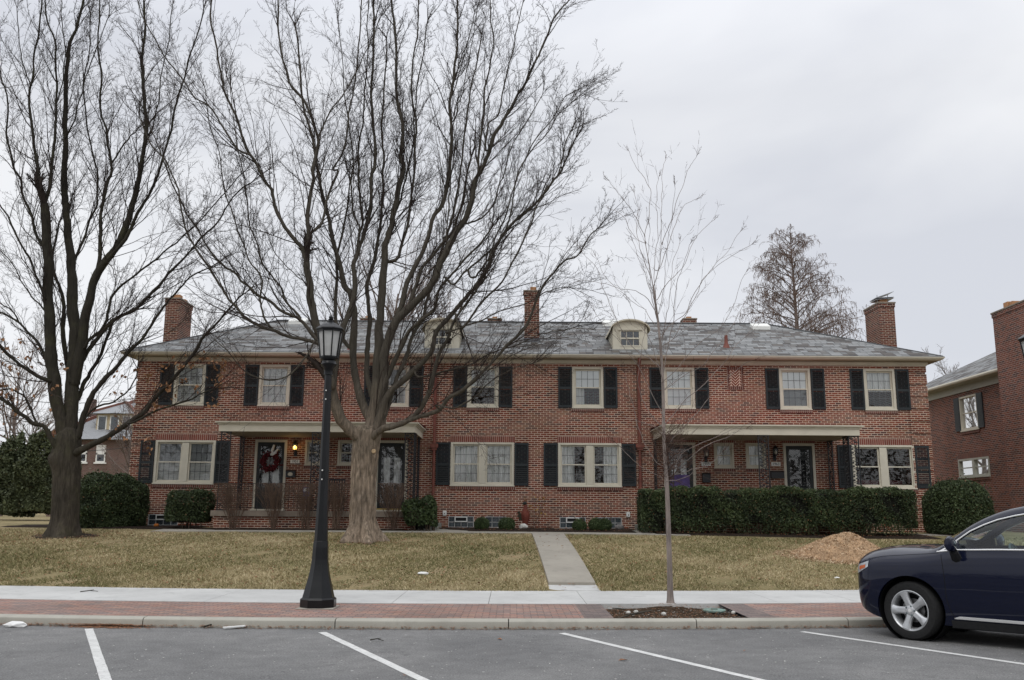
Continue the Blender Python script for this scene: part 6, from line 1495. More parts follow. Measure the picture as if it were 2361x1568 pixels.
# ---- background bare trees: recursive
def bare_tree(label,x,y,z,h,spread,mat,seed,n1=16,n2=7,n3=6,n4=4,group='bare trees behind the houses',trunk=.2,name='bare_tree',rm=1.,up=.55):
    global rs
    old=rs; rs=np.random.RandomState(seed); t=thing(name,label,'tree',(x,y,z),0,group)
    K=10; P=np.array([[x,y,z]])[:,None]+np.linspace(0,1,K+1)[None,:,None]*np.array([0,0,h*.8]); P[0,:,:2]+=np.cumsum(rs.normal(0,h*.008,(K+1,2)),0); R=trunk*(1-.85*np.linspace(0,1,K+1))[None]
    V,q=tubes(P,R,8); npmesh('trunk',V,q,mat,t); VV=[];QQ=[];b=0
    a=spawn(P,R,n1,.25,1.,(25,60),(.35*spread,.6*spread),np.array([h]),.6,.02*rm); P1,R1=grow(*a,K=7,up=up,wob=.12); 
    c=spawn(P1,R1,n2,.15,1,(20,50),(.3,.6),a[2],.55,.012*rm); P2,R2=grow(*c,K=5,up=.4,wob=.15)
    d=spawn(P2,R2,n3,.15,1,(20,55),(.3,.6),c[2],.6,.008*rm); P3,R3=grow(*d,K=4,up=.3,wob=.18)
    for A,B,n in((P1,R1,5),(P2,R2,3),(P3,R3,3)): V,q=tubes(A,B,n); VV.append(V);QQ.append(q+b); b+=len(V)
    e=spawn(P3,R3,n4,.2,1,(20,60),(.3,.6),d[2],.7,.006*rm); P4,R4=grow(*e,K=2,up=.2,wob=.2); V,q=tubes(P4,R4,3); VV.append(V);QQ.append(q+b)
    npmesh('crown',np.concatenate(VV),np.concatenate(QQ),mat,t,smooth=False); rs=old; return t,P3,P4
M['far_twig']=simple('hazy_pinkish_twigs',(.2,.16,.14),.95,.2,3,spec=.1); M['far_twig2']=simple('hazy_grey_twigs',(.2,.175,.16),.95,.2,3,spec=.1)
def bg(px,ytop,Y,spread,lab,seed,mat='far_twig',**k):
    x=XW(px,Y,1100); h=atY(px,ytop,Y).z-1.; return bare_tree(lab,x,Y,1.0,h,spread,M[mat],seed,**k)
bg(900,560,50,1.0,'bare pinkish tree rising behind the roof above the left porch',11,n1=24,n2=8,trunk=.28)
bg(1000,650,52,.9,'lower bare tree behind the roof left of the middle chimney',12,n1=20)
bg(2215,835,70,1.0,'pale bare tree between the two brick houses',13,'far_twig2',n1=22,n2=7,rm=1.3)
bg(2290,840,74,.9,'pale bare tree top beside the neighbour chimney',14,'far_twig2',n1=18,rm=1.3)
bg(1345,715,60,.8,'bare treetop peeking over the ridge right of the middle chimney',15,'far_twig2',n1=16)
bg(1640,728,60,.8,'bare treetop peeking over the ridge left of the tall cypress',16,'far_twig2',n1=14)
bg(10,780,62,1.0,'bare tree far off at the left edge behind the evergreens',17,n1=20)
bg(60,900,72,1.0,'small bare tree far off left of the dark trunk',18,'far_twig2',n1=18)
bg(300,900,50,.9,'leafless shrubby tree between the far house and the long house',19,n1=18,trunk=.1)
# cypress-like tree with hanging russet seed clusters
M['russet']=simple('russet_hanging_leaf',(.18,.12,.092),.95,.3,6,spec=.1)
Yp=58.; xb=XW(1850,Yp,800); tz=atY(1830,535,Yp).z
cy=thing('cypress_tree','tall conical tree with hanging russet leaves behind the right end of the roof','tree',(xb,Yp,1.0))
K=14; P=np.array([[[xb,Yp,1.+(tz-1.)*i/K] for i in range(K+1)]]); P[0,:,0]+=np.linspace(.0,-.45,K+1); R=np.linspace(.32,.02,K+1)[None]
V,q=tubes(P,R,8); npmesh('trunk',V,q,M['far_twig'],cy)
n=125; t=np.linspace(.36,.98,n)+rs.uniform(-.004,.004,n); zz=1+(tz-1)*t; az=rs.uniform(0,6.283,n); L=1.16*((1-t)*(tz-1))**.58*rs.uniform(.8,1.12,n)+.3
S0=np.stack([xb-.45*t,np.full(n,Yp),zz],1); D=np.stack([np.cos(az),np.sin(az),rs.uniform(.45,1.0,n)],1); P1,R1=grow(S0,D,L,.02+.02*L/4,7,.0,.07,droop=.16)
a=spawn(P1,R1,9,.2,1.,(25,60),(.25,.5),L,.5,.012); P2,R2=grow(*a,K=4,up=.0,wob=.15,droop=.3); b=spawn(P2,R2,4,.2,1,(20,60),(.4,.7),a[2],.6,.008); P3,R3=grow(*b,K=3,up=-.1,wob=.2,droop=.5)
VV=[];QQ=[];o_=0
for A,B,k in((P1,R1,5),(P2,R2,3),(P3,R3,3)): V,q=tubes(A,B,k); VV.append(V);QQ.append(q+o_);o_+=len(V)
npmesh('crown',np.concatenate(VV),np.concatenate(QQ),M['far_twig'],cy,smooth=False)
tips=np.concatenate([P3[:,-1],P3[:,1],P2[:,-1]]); wt=np.clip((tz-tips[:,2])/(tz*.34)-.25,-.35,1); tips=tips[rs.uniform(0,1,len(tips))<.5+wt]; tips=tips[rs.permutation(len(tips))[:9500]]; P4,R4=grow(tips,np.tile([0,0,-1.],(len(tips),1))+rs.normal(0,.3,(len(tips),3)),rs.uniform(.12,.42,len(tips)),np.full(len(tips),.014),2,0,.15,.3); V,q=tubes(P4,R4,3); npmesh('leaf_clusters',V,q,M['russet'],cy,smooth=False)
# ---------------- shrubs and hedges ----------------
def leaf_mat(name,dark,light,brown=None,seed=0):
    g=G(name,.6,.3); at=g.n('ShaderNodeAttribute',attribute_name='tone').outputs['Fac']
    st=[(0,dark),(.55,tuple((a+b)/2 for a,b in zip(dark,light))),(.95,light)]
    if brown: st+=[(.97,brown)]
    c=g.ramp(at,st); b=g.noise(1.6,4,.6); c=g.mix(1.,c,g.ramp(b,[(.3,(.65,.65,.65)),(.7,(1.3,1.3,1.25))]),'MULTIPLY'); g.col(c); return g.m
M['yew']=leaf_mat('dark_yew_leaves',(.018,.028,.013),(.085,.115,.047),(.17,.1,.05)); M['box']=leaf_mat('boxwood_leaves',(.026,.044,.018),(.1,.14,.052)); M['everg']=leaf_mat('far_evergreen_needles',(.028,.036,.018),(.12,.14,.068),(.12,.1,.05))
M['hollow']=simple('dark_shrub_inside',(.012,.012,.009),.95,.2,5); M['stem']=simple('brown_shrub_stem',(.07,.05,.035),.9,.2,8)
def shrub(name,label,cat,cx,cy,z0,shape,n,size,mat,seed,group=None,core=.82,needles=1.,stems=8,lump=.1):
    """shape(u) -> point on the outer skin for a unit direction; leaves fill the outer shell"""
    r=np.random.RandomState(seed); t=thing(name,label,cat,(cx,cy,z0),0,group)
    d=r.normal(0,1,(n,3)); d/=np.linalg.norm(d,axis=1,keepdims=True); d[:,2]=np.where(d[:,2]<-.55,-d[:,2],d[:,2])
    S=shape(d); ph=r.uniform(0,6.28,9); k=r.normal(0,1,(9,3))*r.uniform(1.5,6,(9,1))
    bump=sum(np.sin(S@k[i]+ph[i]) for i in range(9))/9; rad=(1+lump*bump*1.6)*np.minimum(1,r.uniform(.72,1.04,n)**.5+.02); rad=np.where(r.uniform(0,1,n)<.03,rad*r.uniform(1.02,1.12,n),rad)
    C=np.array([0,0,0.])+S*rad[:,None]; C[:,2]=np.maximum(C[:,2],.04-S[:,2].min()*0); 
    C=C+np.array([cx,cy,z0]); V,q=leafquads(C,size,r,needles); tone=np.clip(.45+.28*bump+r.normal(0,.22,n),0,.94); tone=np.where(r.uniform(0,1,n)<.012,1.,tone)
    npmesh('foliage',V,q,M[mat],t,smooth=False,attr=np.repeat(tone,4))
    # dim inner mass of twigs and shed needles
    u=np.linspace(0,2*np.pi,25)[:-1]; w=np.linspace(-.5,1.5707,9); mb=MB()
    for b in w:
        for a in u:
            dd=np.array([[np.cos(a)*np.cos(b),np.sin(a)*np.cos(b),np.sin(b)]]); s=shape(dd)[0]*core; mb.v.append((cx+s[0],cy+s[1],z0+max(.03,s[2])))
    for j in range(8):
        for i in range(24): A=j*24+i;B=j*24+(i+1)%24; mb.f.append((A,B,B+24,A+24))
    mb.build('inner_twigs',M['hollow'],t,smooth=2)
    if stems:
        mb=MB(); e=shape(np.array([[1.,0,0],[0,1.,0]])); 
        for i in range(stems):
            x=cx+r.uniform(-.7,.7)*e[0,0]; y=cy+r.uniform(-.75,.4)*e[1,1]; mb.tube([(x,y,z0-.05),(x+r.uniform(-.08,.08),y,z0+.2),(x+r.uniform(-.15,.15),y,z0+.45)],[.022,.018,.012],5)
        mb.build('stems',M['stem'],t,smooth=True)
    return t
def superbox(hx,hy,z0,z1,p=5.,rz=0):
    zc=(z0+z1)/2; hz=(z1-z0)/2
    def f(d):
        k=(np.abs(d[:,0]/hx)**p+np.abs(d[:,1]/hy)**p+np.abs(d[:,2]/hz)**p)**(-1/p); s=d*k[:,None]; s=s.copy(); s[:,2]+=zc; return s
    return f
def box_hedge(name,label,cat,x0,x1,y0,y1,z0,h,n,size,mat,seed,stems=30):
    """clipped hedge: leaves over the faces of a soft box, gaps near its foot"""
    r=np.random.RandomState(seed); t=thing(name,label,cat,((x0+x1)/2,(y0+y1)/2,z0))
    hx,hy=(x1-x0)/2,(y1-y0)/2; ar=np.array([hx*2*h*1.15,hx*2*h*.4,hy*2*h,hy*2*h,4*hx*hy]); side=r.choice(5,n,p=ar/ar.sum()); a=r.uniform(-1,1,n); b=r.uniform(0,1,n)**.9; c=r.uniform(-1,1,n); dp=np.abs(r.normal(0,.09,n))
    X=np.where(side<2,a*hx,np.where(side==2,-hx+dp,np.where(side==3,hx-dp,a*hx))); Y=np.where(side==0,-hy+dp,np.where(side==1,hy-dp,c*hy)); Z=np.where(side<4,b*h,h-dp)
    # rounded top edges and slow undulation of the clipped faces
    k1=np.sin(X*1.7+seed)*.5+np.sin(X*4.1+2)*.3+np.sin(Z*5+X*2.3)*.4; Y=Y+np.where(side==0,-.05*k1,0); Z=Z+np.where(Z>h*.8,.045*np.sin(X*2.3+1)+.035*np.sin(X*5.7)+.03*np.sin(X*13),0)
    ed=np.clip((Z-h*.86)/(h*.14),0,1); Y=Y*(1-.12*ed**2); X=X*(1-.02*ed**2); Z=Z+r.normal(0,.02,n)
    keep=(Z>.28)|(r.uniform(0,1,n)<.1+.75*np.clip(Z/.28,0,1)); lo=Z<.3*h; Y=np.where(lo,Y*(.8+.2*Z/(.3*h)),Y)
    ph=np.sin(X*3.3)*np.sin(Z*4.7+X)+.6*np.sin(X*7.1+Z*6+1.3); hole=(ph<-.8)&(r.uniform(0,1,n)<.75); keep&=~hole
    C=np.stack([X,Y,Z],1)[keep]+np.array([(x0+x1)/2,(y0+y1)/2,z0]); m=len(C); V,q=leafquads(C,size,r,1.1)
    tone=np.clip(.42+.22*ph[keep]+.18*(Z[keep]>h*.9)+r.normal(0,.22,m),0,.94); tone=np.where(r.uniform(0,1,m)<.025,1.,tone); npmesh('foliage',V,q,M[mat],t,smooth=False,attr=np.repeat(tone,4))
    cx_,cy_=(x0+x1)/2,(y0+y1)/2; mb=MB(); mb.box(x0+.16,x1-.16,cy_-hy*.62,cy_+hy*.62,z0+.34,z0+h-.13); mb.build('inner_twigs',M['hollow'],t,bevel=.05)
    mb=MB()
    for i in range(stems):
        x=r.uniform(x0+.2,x1-.2); y=r.uniform(cy_-hy*.6,cy_+hy*.3); mb.tube([(x,y,z0-.05),(x+r.uniform(-.1,.1),y,z0+.25),(x+r.uniform(-.25,.25),y,z0+.6)],[.025,.02,.014],5)
    mb.build('stems',M['stem'],t,smooth=True); return t
YH=26.75
hx0,hx1=XW(1478,YH,1180),XW(2116,YH,1180); zg=gz(5,27); hh=atY(1800,1127,YH).z-zg
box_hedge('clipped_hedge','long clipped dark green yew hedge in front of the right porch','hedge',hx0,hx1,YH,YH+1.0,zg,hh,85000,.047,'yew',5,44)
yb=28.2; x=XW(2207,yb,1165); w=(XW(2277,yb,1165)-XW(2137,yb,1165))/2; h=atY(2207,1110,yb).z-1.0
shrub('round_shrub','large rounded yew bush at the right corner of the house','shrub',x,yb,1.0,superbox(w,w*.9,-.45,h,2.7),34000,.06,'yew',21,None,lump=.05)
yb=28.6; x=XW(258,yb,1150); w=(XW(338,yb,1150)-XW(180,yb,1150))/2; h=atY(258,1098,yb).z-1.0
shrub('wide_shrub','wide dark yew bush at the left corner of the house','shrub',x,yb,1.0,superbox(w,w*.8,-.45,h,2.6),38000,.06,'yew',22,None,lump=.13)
yb=27.9; x=XW(437,yb,1170); w=(XW(486,yb,1170)-XW(391,yb,1170))/2; h=atY(437,1131,yb).z-1.0
shrub('clipped_shrub','squarish clipped yew bush before the lower left window','shrub',x,yb,1.0,superbox(w,w*.9,.1,h,4),13000,.06,'yew',23,None,lump=.1,core=.7)
yb=27.3; x=XW(976,yb,1180); w=(XW(1016,yb,1180)-XW(936,yb,1180))/2; h=atY(976,1143,yb).z-.98
shrub('loose_shrub','loose evergreen shrub growing beside the left porch steps','shrub',x,yb,.98,superbox(w*1.05,w*.9,.0,h,2.6),4200,.085,'box',24,None,lump=.42,core=.35,stems=12)
bl=['small round boxwood, leftmost of the four under the windows','small round boxwood left of the rusty bird ornament','small round boxwood in front of the vented basement window','twin lobed boxwood, rightmost of the four under the windows']
for i,((a,b,t_),lb) in enumerate(zip(((1093,1127,1193),(1149,1187,1194),(1319,1352,1199),(1357,1411,1194)),bl)):
    yb=27.75; x=XW((a+b)/2,yb,1210); w=(XW(b,yb,1210)-XW(a,yb,1210))/2; h=atY((a+b)/2,t_,yb).z-1.0
    if i<3: shrub('boxwood',lb,'boxwood',x,yb,1.0,superbox(w,w,.0,h,2.1),5000,.045,'box',30+i,'boxwoods under the middle windows',lump=.05,core=.8,stems=2)
    else:
        def two(d,w=w,h=h):
            s=superbox(w,w*.62,0,h,2.1)(d); s=s.copy(); k=1-.16*np.exp(-(s[:,0]/(w*.22))**2); s[:,1:]*=k[:,None]; return s
        shrub('boxwood',lb,'boxwood',x,yb,1.0,two,7500,.045,'box',33,'boxwoods under the middle windows',lump=.05,core=.8,stems=2)
# evergreens on the left boundary
el=['leftmost dark evergreen in the left boundary row','tall evergreen just left of the dark trunk','broad evergreen partly hidden behind the dark trunk','lower evergreen right of the dark trunk beyond the wide bush']
for i,(px,top,wpx,Y) in enumerate(((18,1018,62,44),(82,1012,50,42),(140,1015,48,43),(215,1090,40,41))):
    x=XW(px,Y,1120); w=wpx/F*Y; h=atY(px,top,Y).z-1.03
    shrub('evergreen_tree',el[i],'evergreen',x,Y,1.03,(lambda w,h: lambda d: superbox(w,w*.9,-1.6,h,2.6)(d)*np.stack([1-.25*np.clip(d[:,2],0,1)]*2+[np.ones(len(d))],1))(w,h),26000,.15,'everg',40+i,'evergreens along the left boundary',lump=.22,core=.72,stems=0)
# more of the boundary planting further left, out at the edge
# bare clipped shrubs before the left porch
M['shrubtwig']=simple('brown_shrub_twigs',(.135,.09,.065),.9,.25,6)
bs=[(540,490,590),(630,585,680),(705,675,735),(775,745,812),(905,870,940)]
bn=['leftmost bare twiggy shrub clipped flat before the left porch','bare twiggy shrub in front of the wreath door','bare twiggy shrub just left of the lamp post','bare twiggy shrub between lamp post and pale tree','bare twiggy shrub right of the pale trunk']
for (pc,p0,p1),lb in zip(bs,bn):
    Y=27.2; x=XW(pc,Y,1200); z0=.97; top=atY(pc,1115,Y).z; t=thing('bare_shrub',lb,'shrub',(x,Y,z0),0,'bare shrubs before the left porch'); hw=(XW(p1,Y,1150)-XW(p0,Y,1150))/2
    n=26; P0=np.stack([x+rs.normal(0,.07,n),Y+rs.normal(0,.06,n),np.full(n,z0)],1); tgt=np.stack([x+rs.uniform(-1,1,n)*hw,Y+rs.uniform(-.3,.3,n),np.full(n,top)],1); D=tgt-P0; L=np.linalg.norm(D,axis=1)
    P1,R1=grow(P0,D,L,rs.uniform(.008,.014,n),7,.15,.09); a=spawn(P1,R1,9,.35,1.,(15,45),(.25,.5),L,.6,.004); P2,R2=grow(*a,K=5,up=.4,wob=.14); b=spawn(P2,R2,4,.3,1,(15,45),(.3,.6),a[2],.7,.003); P3,R3=grow(*b,K=3,up=.3,wob=.18)
    VV=[];QQ=[];o_=0
    for A,B,k in((P1,R1,5),(P2,R2,3),(P3,R3,3)):
        A=A.copy(); ex=A[:,:,2]>top; A[:,:,2]=np.where(ex,top+(A[:,:,2]-top)*.06,A[:,:,2]); V,q=tubes(A,B,k); VV.append(V);QQ.append(q+o_);o_+=len(V)
    npmesh('twigs',np.concatenate(VV),np.concatenate(QQ),M['shrubtwig'],t,smooth=False)
# thin sapling with a few yellowing leaves by the wall
Y=29.4; x=XW(1240,Y,1200); t=thing('thin_sapling','thin sapling with a few yellow leaves against the brick wall','sapling',(x,Y,1.02)); n=5
P0=np.stack([x+rs.normal(0,.1,n),np.full(n,Y),np.full(n,1.0)],1); D=rs.normal(0,.15,(n,3)); D[:,2]=1; P1,R1=grow(P0,D,rs.uniform(.9,1.35,n),np.full(n,.008),7,.1,.08); a=spawn(P1,R1,6,.3,1,(25,55),(.25,.45),np.ones(n),.6,.003); P2,R2=grow(*a,K=4,up=.1,wob=.15)
V1,q1=tubes(P1,R1,4);V2,q2=tubes(P2,R2,3); npmesh('stems',np.concatenate([V1,V2]),np.concatenate([q1,q2+len(V1)]),M['shrubtwig'],t)
pts=P2[:,2:].reshape(-1,3); pts=pts[rs.permutation(len(pts))[:46]]; V,q=leafquads(pts,.085); npmesh('leaves',V,q,simple('yellow_orange_leaf',(.38,.22,.06),.8,.4,20),t,smooth=False)
# ---------------- ornaments and small things ----------------
Y=29.35; x=XW(1211,Y,1200); zb=atY(1211,1213,Y).z; t=thing('bird_ornament','rusty terracotta rooster ornament standing against the brick wall','ornament',(x,Y,zb))
mb=MB(); mb.lathe([(.03,0),(.075,.03),(.085,.1),(.125,.24),(.14,.34),(.12,.44),(.075,.53),(.055,.6),(.05,.66),(.002,.68)],16,(x,Y,zb)); mb.build('body',M['terracotta'],t,smooth=True)
mb=MB(); mb.ball((x-.02,Y,zb+.71),.06,10,8,(1.1,.9,1)); mb.prism([(x-.08,zb+.72),(x-.13,zb+.70),(x-.08,zb+.68)],'y',Y-.015,Y+.015); mb.build('head',simple('dark_head_glaze',(.03,.035,.03),.5),t,smooth=True)
mb=MB(); mb.prism([(x-.06,zb+.76),(x-.05,zb+.83),(x-.03,zb+.8),(x-.01,zb+.87),(x+.01,zb+.81),(x+.04,zb+.83),(x+.03,zb+.76)],'y',Y-.012,Y+.012); mb.build('comb',M['terracotta'],t)
mb=MB(); mb.prism([(x-.08,zb+.28),(x-.2,zb+.48),(x-.27,zb+.42),(x-.22,zb+.36),(x-.28,zb+.3),(x-.2,zb+.26),(x-.22,zb+.17),(x-.1,zb+.18)],'y',Y-.02,Y+.02); mb.build('tail',simple('dark_tail_glaze',(.035,.03,.015),.6,.4,12),t)
def rock(name,label,px,py,Y,s,mat='stone',sq=(1,.8,.7),cat='rock',group=None,seed=1):
    p=atY(px,py,Y); r=random.Random(seed); bm=bmesh.new(); bmesh.ops.create_icosphere(bm,subdivisions=2,radius=s)
    for v in bm.verts: k=1+.22*math.sin(v.co.x/s*3+seed)*math.sin(v.co.y/s*4)+r.uniform(-.08,.08); v.co=Vector((v.co.x*sq[0],v.co.y*sq[1],v.co.z*sq[2]))*k
    me=bpy.data.meshes.new(name); bm.to_mesh(me); bm.free(); o=fin(me,name,M[mat]); o.location=p; tag(o,label,cat,group); return o
rock('pale_rock','pale white rock below the rooster ornament',1206,1214,28.9,.13)
M['greyrock']=simple('grey_rock',(.2,.19,.18),.9,.2,9)
rock('grey_rock','grey rock in the mulch by the right basement window',1428,1216,28.6,.14,'greyrock',seed=4)
# pumpkin left over by the corner bush
p=onG(393,1215); t=thing('pumpkin','tiny orange pumpkin on the ground at the left house corner','pumpkin',(p.x,28.6,1.03)); mb=MB()
for k in range(8): a=k*math.pi/4; mb.ball((p.x+.035*math.cos(a),28.6+.035*math.sin(a),1.09),.05,8,6,(1,1,1.1))
mb.build('fruit',simple('pumpkin_orange',(.45,.14,.02),.6),t,smooth=2,fix=False); mb=MB(); mb.tube([(p.x,28.6,1.13),(p.x+.01,28.6,1.18)],.01,6); mb.build('stalk',M['stem'],t)
# wood chip pile
cy=22.6; cx=XW(1946,cy,1260); R_x=(XW(2085,cy,1270)-XW(1830,cy,1270))/2; hz=atY(1960,1236,cy).z-gz(cx,cy)
M['chips']=soil('wood_chips',(.2,.13,.075),(.46,.315,.195),(.66,.5,.34)); t=thing('wood_chip_pile','pile of tan wood chips on the lawn behind the car','wood chips',(cx,cy,gz(cx,cy)))
def pile_h(x,y): q=math.hypot((x-cx)/R_x,(y-cy)/(R_x*.8)); k=max(0,1-q); return hz*1.06*(1-q**1.7)**1.35*(1+.1*math.sin(x*4)*math.sin(y*5+1)+.06*math.sin(x*9+y*7)) if q<1 else 0
mb=MB(); n=56
for j in range(n+1):
    for i in range(n+1): x=cx+(-1.05+2.1*i/n)*R_x; y=cy+(-1.05+2.1*j/n)*R_x*.8; h=pile_h(x,y); mb.v.append((x,y,gz(x,y)+h+(random.uniform(0,.03) if h>.02 else -.03)))
for j in range(n):
    for i in range(n): a=j*(n+1)+i; mb.f.append((a,a+1,a+n+2,a+n+1))
mb.build('heap',M['chips'],t,fix=False)
N=9000; a=rs.uniform(0,6.283,N); q=np.abs(rs.uniform(0,1,N))**.6*1.25; X=cx+q*np.cos(a)*R_x; Yc=cy+q*np.sin(a)*R_x*.8; Z=np.array([gz(x,y)+pile_h(x,y)+.012 for x,y in zip(X,Yc)]); V,qd=leafquads(np.stack([X,Yc,Z],1),.055,rs,.8)
gm=G('loose_wood_chips',.9,.15); gm.col(gm.ramp(gm.n('ShaderNodeAttribute',attribute_name='tone').outputs['Fac'],[(0,(.24,.15,.085)),(.5,(.5,.355,.22)),(1,(.72,.58,.42))])); o=npmesh('loose_chips',V,qd,gm.m,t,smooth=False,attr=np.repeat(rs.uniform(0,1,N),4)); o['kind']='stuff'
# green utility cover, stick and stones in the tree pit
p=atZ(1646,1408,.1); t=thing('utility_cover','pale green round utility cover lying in the tree pit soil','utility cover',(p.x,p.y,.075)); mb=MB(); mb.lathe([(.17,.0),(.18,.02),(.175,.035),(.15,.04),(.148,.034),(.001,.036)],28,(p.x,p.y,.085)); mb.build('lid',simple('faded_green_plastic',(.2,.29,.25),.6,.12,8),t,smooth=True); mb=MB(); mb.bar((p.x-.05,p.y,.124),(p.x+.05,p.y,.124),.03,.012); mb.build('grip',M['blackplastic'],t)
def stick(label,pa,pb,z,r,mat='bark_pale',grp=None,fork=True):
    a=atZ(*pa,z); b=atZ(*pb,z); c=(a+b)/2+Vector((0,.03,.015)); mb=MB(); mb.tube([a,c,b],[r,r*.9,r*.5],6)
    if fork: mb.tube([c,c+(b-a)*.25+Vector((.02,-.07,.02))],[r*.5,r*.3],5)
    o=mb.build('stick',M[mat],smooth=True); tag(o,label,'stick',grp)
stick('pale broken stick in the tree pit left of the young trunk',(1502,1408),(1418,1428),.11,.016); stick('thin dark twig on the left of the tree pit soil',(1412,1402),(1452,1410),.1,.008,'bark_dark')
stick('small dark twig lying on the asphalt near the lamp',(853,1475),(884,1477),.015,.008,'bark_dark'); stick('dark twig on the sidewalk at the far left',(185,1364),(226,1363),.145,.009,'bark_dark'); stick('short dark stick in the gutter by the second kerb joint',(470,1445),(510,1438),.03,.012,'bark_dark')
rl=['pale pebble in the middle of the tree pit','second pale pebble right of the stick in the tree pit','white pebble beside the green cover','pale pebble at the left end of the tree pit']
for i,(px,py) in enumerate(((1530,1415),(1466,1410),(1690,1412),(1448,1412))):
    z=.12; p=atZ(px,py,z); rock('pebble',rl[i],px,py,p.y,.035,'stone',cat='pebble',group='pebbles in the tree pit',seed=10+i)
# litter
M['paper']=simple('white_litter_paper',(.72,.72,.7),.8,.06,9)
def crumple(name,label,p,s,sq,seed):
    o=rock(name,label,0,0,10,s,'paper',sq,'litter',None,seed); o.location=p
p=atZ(38,1440,.03); crumple('crumpled_bag','crumpled white plastic bag on the asphalt at the left kerb',p,.11,(1.4,.8,.4),21)
p=onG(975,1322,.03); crumple('crumpled_paper','white scrap of paper lying on the lawn right of the lamp',p,.1,(1.1,.7,.35),22)
a=atZ(515,1447,.03); b=atZ(566,1443,.03); mb=MB(); mb.bar(a,b,.05,.02); o=mb.build('paper_strip',M['paper'],bevel=.004); tag(o,'flat white paper strip in the gutter left of the lamp','litter')
for i,(px,py,lb) in enumerate(((2235,1327,'white scrap on the lawn near the car bumper'),(2433-290,1362,'pale scrap low on the lawn beside the car'))):
    p=onG(px*.9,py*1.0-30,.02); crumple('paper_scrap',lb,p,.05,(1.1,.8,.4),25+i)
# fallen leaves: single leaves on the asphalt are things, the rest is litter stuff
M['leafbrown']=simple('fallen_brown_leaf',(.26,.125,.065),.9,.35,15)
ll=['brown fallen leaf on the asphalt below the second stripe','reddish leaf on the asphalt ahead of the tree pit','brown leaf on the asphalt right of the third stripe','small leaf near the bottom edge of the asphalt']
for i,(px,py) in enumerate(((1464*.7867/1.0-0,1473),(1826*.7867,1521),(2181*.7867,1500),(933,1556))):
    p=atZ(px,py,.012); V,q=leafquads(np.array([[p.x,p.y,.016]]),.11); V[:,2]=.008+np.array([0,.012,.002,.014]); o=npmesh('fallen_leaf',V,q,M['leafbrown'],smooth=False); tag(o,ll[i],'leaf','leaves on the asphalt')
def litter(name,label,C,size,mat,squash=1.,flat=.3):
    V,q=leafquads(C,size,rs,squash); V=V.reshape(-1,4,3); zc=C[:,2][:,None]; V[:,:,2]=zc+np.abs(V[:,:,2]-zc)*flat; o=npmesh(name,V.reshape(-1,3),q,M[mat],smooth=False); tag(o,label,'leaf litter',kind='stuff'); return o
n=2600; X=rs.uniform(-9,9,n); D=np.abs(rs.normal(0,.05,n)); X=np.concatenate([X,rs.normal(-5.5,.3,1500)]); D=np.concatenate([D,np.abs(rs.normal(0,.09,1500))]); Yk=np.array([kerb_y(x) for x in X])-.012-D; C=np.stack([X,Yk,.006+rs.uniform(0,.03,len(X))*(D<.08)],1); litter('gutter_debris','brown leaf crumbs gathered along the foot of the kerb',C,.045,'leafbrown')
n=900; X=rs.uniform(1.5,3.4,n); C=np.array([[x,kerb_y(x)+.25+rs.uniform(0,1.85),.085+.07*0+rs.uniform(.0,.03)] for x in X]); C[:,2]+=.06*np.exp(-((C[:,0]-2.52)**2+(C[:,1]-14.9)**2)/.25); litter('pit_debris','brown leaf crumbs and bark bits scattered on the tree pit soil',C[:600],.05,'leafbrown'); litter('pit_stone_chips','small pale stone chips scattered on the tree pit soil',C[600:],.035,'stone')
n=4200; X=np.concatenate([rs.uniform(-14,14,n),tb.x+rs.normal(0,1.6,500),tb2.x+rs.normal(0,1.5,600)]); Yl=np.concatenate([rs.uniform(17.6,26,n),tb.y+rs.normal(-.3,.9,500),tb2.y+rs.normal(-.2,.8,600)]); ok=np.array([y>walk1(x)+.05 for x,y in zip(X,Yl)]); X,Yl=X[ok],Yl[ok]; C=np.array([[x,y,gz(x,y)+.035] for x,y in zip(X,Yl)]); litter('lawn_leaves','brown fallen leaves scattered over the winter lawn',C,.075,'leafbrown',flat=.6)
n=1400; X=np.concatenate([rs.uniform(-8.5,3.9,n),rs.uniform(4,12.3,500)]); Yl=np.concatenate([rs.uniform(27.0,29.6,n),rs.uniform(26.6,27,500)]); ok=~((X<-2.9)&(Yl>27.55)); C=np.array([[x,y,gz(x,y)+.07] for x,y in zip(X[ok],Yl[ok])]); litter('bed_leaves','brown leaves lying on the dark mulch beds',C,.06,'leafbrown',flat=.7)
n=700; X=rs.uniform(-8,8,n); Yl=rs.uniform(8.5,12.9,n); C=np.stack([X,Yl,np.full(n,.004)],1); litter('asphalt_grit','tiny pale grit specks scattered over the asphalt',C,.03,'stone',flat=.4)
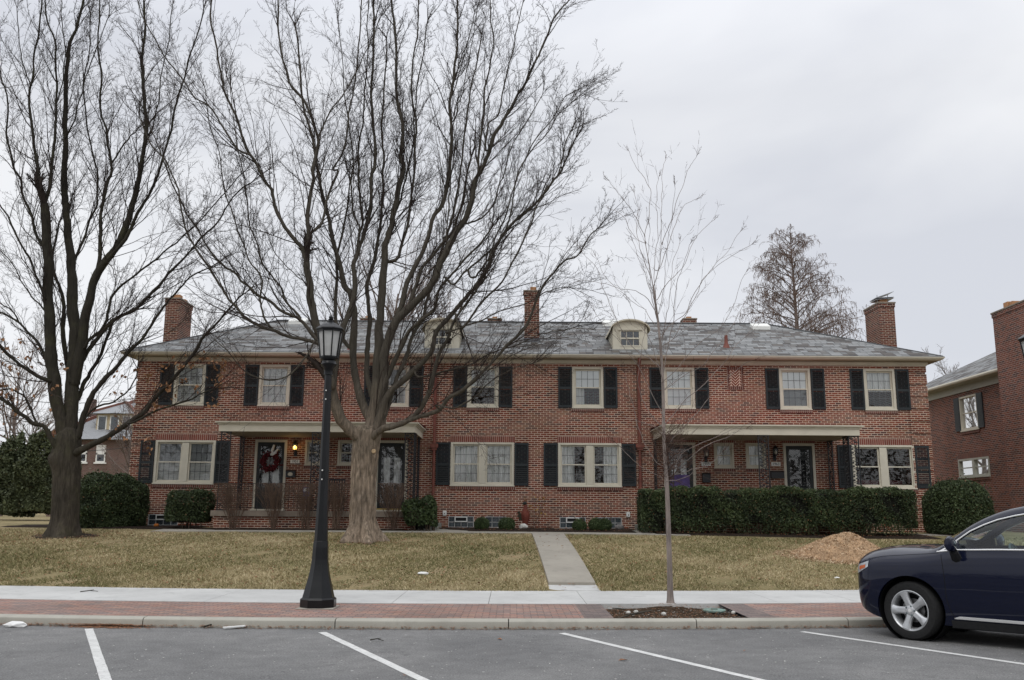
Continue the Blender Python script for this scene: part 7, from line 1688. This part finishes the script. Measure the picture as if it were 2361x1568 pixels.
# grass: short dry blades
def grass(n,seed):
    r=np.random.RandomState(seed); Y=17.3+ (r.uniform(0,1,n)**1.35)*10.; X=r.uniform(-.62,.62,n)*Y
    wb=np.array([walk1(x) for x in X]); px0_=np.interp(Y,[18.1,26.35],[cx_p-hwp,cxb_p-hwp]); px1_=np.interp(Y,[18.1,26.35],[cx_p+hwp,cxb_p+hwp])
    pz=np.sin(X*.9+1)*np.sin(Y*1.1)+.6*np.sin(X*2.3+Y*1.7)+.5*np.sin(X*5.1-Y*3.9); ok=(Y>wb-.09*r.uniform(0,1,n)**2)&~((X>px0_-.03)&(X<px1_+.03))&(Y<26.34+(np.abs(X-1.)>12)*1.3)&(r.uniform(0,1,n)<.72+.42*pz)
    X,Y,pz=X[ok],Y[ok],pz[ok]; m=len(X); Z=np.array([gz(x,y) for x,y in zip(X,Y)]); h=r.uniform(.02,.05,m)*(1+.15*pz); a=r.uniform(0,6.283,m); w=.0035+.0003*Y; lean=r.normal(0,.03,(m,2))
    B=np.stack([X,Y,Z],1); dx=np.stack([np.cos(a)*w,np.sin(a)*w,np.zeros(m)],1); T_=B+np.stack([lean[:,0],lean[:,1],h],1)
    V=np.stack([B-dx,B+dx,T_],1).reshape(-1,3); big=np.sin(X*.33+2)*np.sin(Y*.5+X*.2)+.5*np.sin(X*1.3-Y*.9); tone=np.clip(.47+.22*pz+.2*big+r.normal(0,.27,m),0,1); return V,np.arange(3*m).reshape(m,3),np.repeat(tone,3)
cx_p,cxb_p,hwp=(a0.x+a1.x)/2,(PX0+PX1)/2,(PX1-PX0)/2
V,q,tn=grass(430000,3); g=G('winter_grass_blades',.9,.15); g.col(g.ramp(g.n('ShaderNodeAttribute',attribute_name='tone').outputs['Fac'],[(0,(.11,.115,.045)),(.3,(.225,.205,.095)),(.6,(.38,.315,.175)),(1,(.56,.47,.3))]))
o=npmesh('grass',V,q,g.m,smooth=False,attr=tn); tag(o,'short dry tan and olive winter grass covering the lawn','grass',kind='stuff')

# woodland across the street behind the camera: seen only as reflections in windows and car paint
N=30000; X=rs.uniform(-95,95,N); top=11+2.5*np.sin(X*.21)+2*np.sin(X*.53+1)+1.3*np.sin(X*1.3); Z=rs.uniform(0,1,N)**1.15*top; Yw=-46+rs.normal(0,2.5,N); V,q=leafquads(np.stack([X,Yw,Z],1),.75,rs,.5); o=npmesh('woodland',V,q,simple('brown_grey_woodland',(.12,.103,.085),.95,.3,.6),smooth=False); tag(o,'brown grey bare woodland across the parking lot','woodland',kind='stuff')

bed('bare_soil','ring of dark bare soil around the foot of the dark trunk',dens([(tb2.x+(.85+.15*math.sin(3*a))*math.cos(a),tb2.y+(.62+.1*math.sin(2*a))*math.sin(a)) for a in [k*.45 for k in range(14)]],.3),.035)
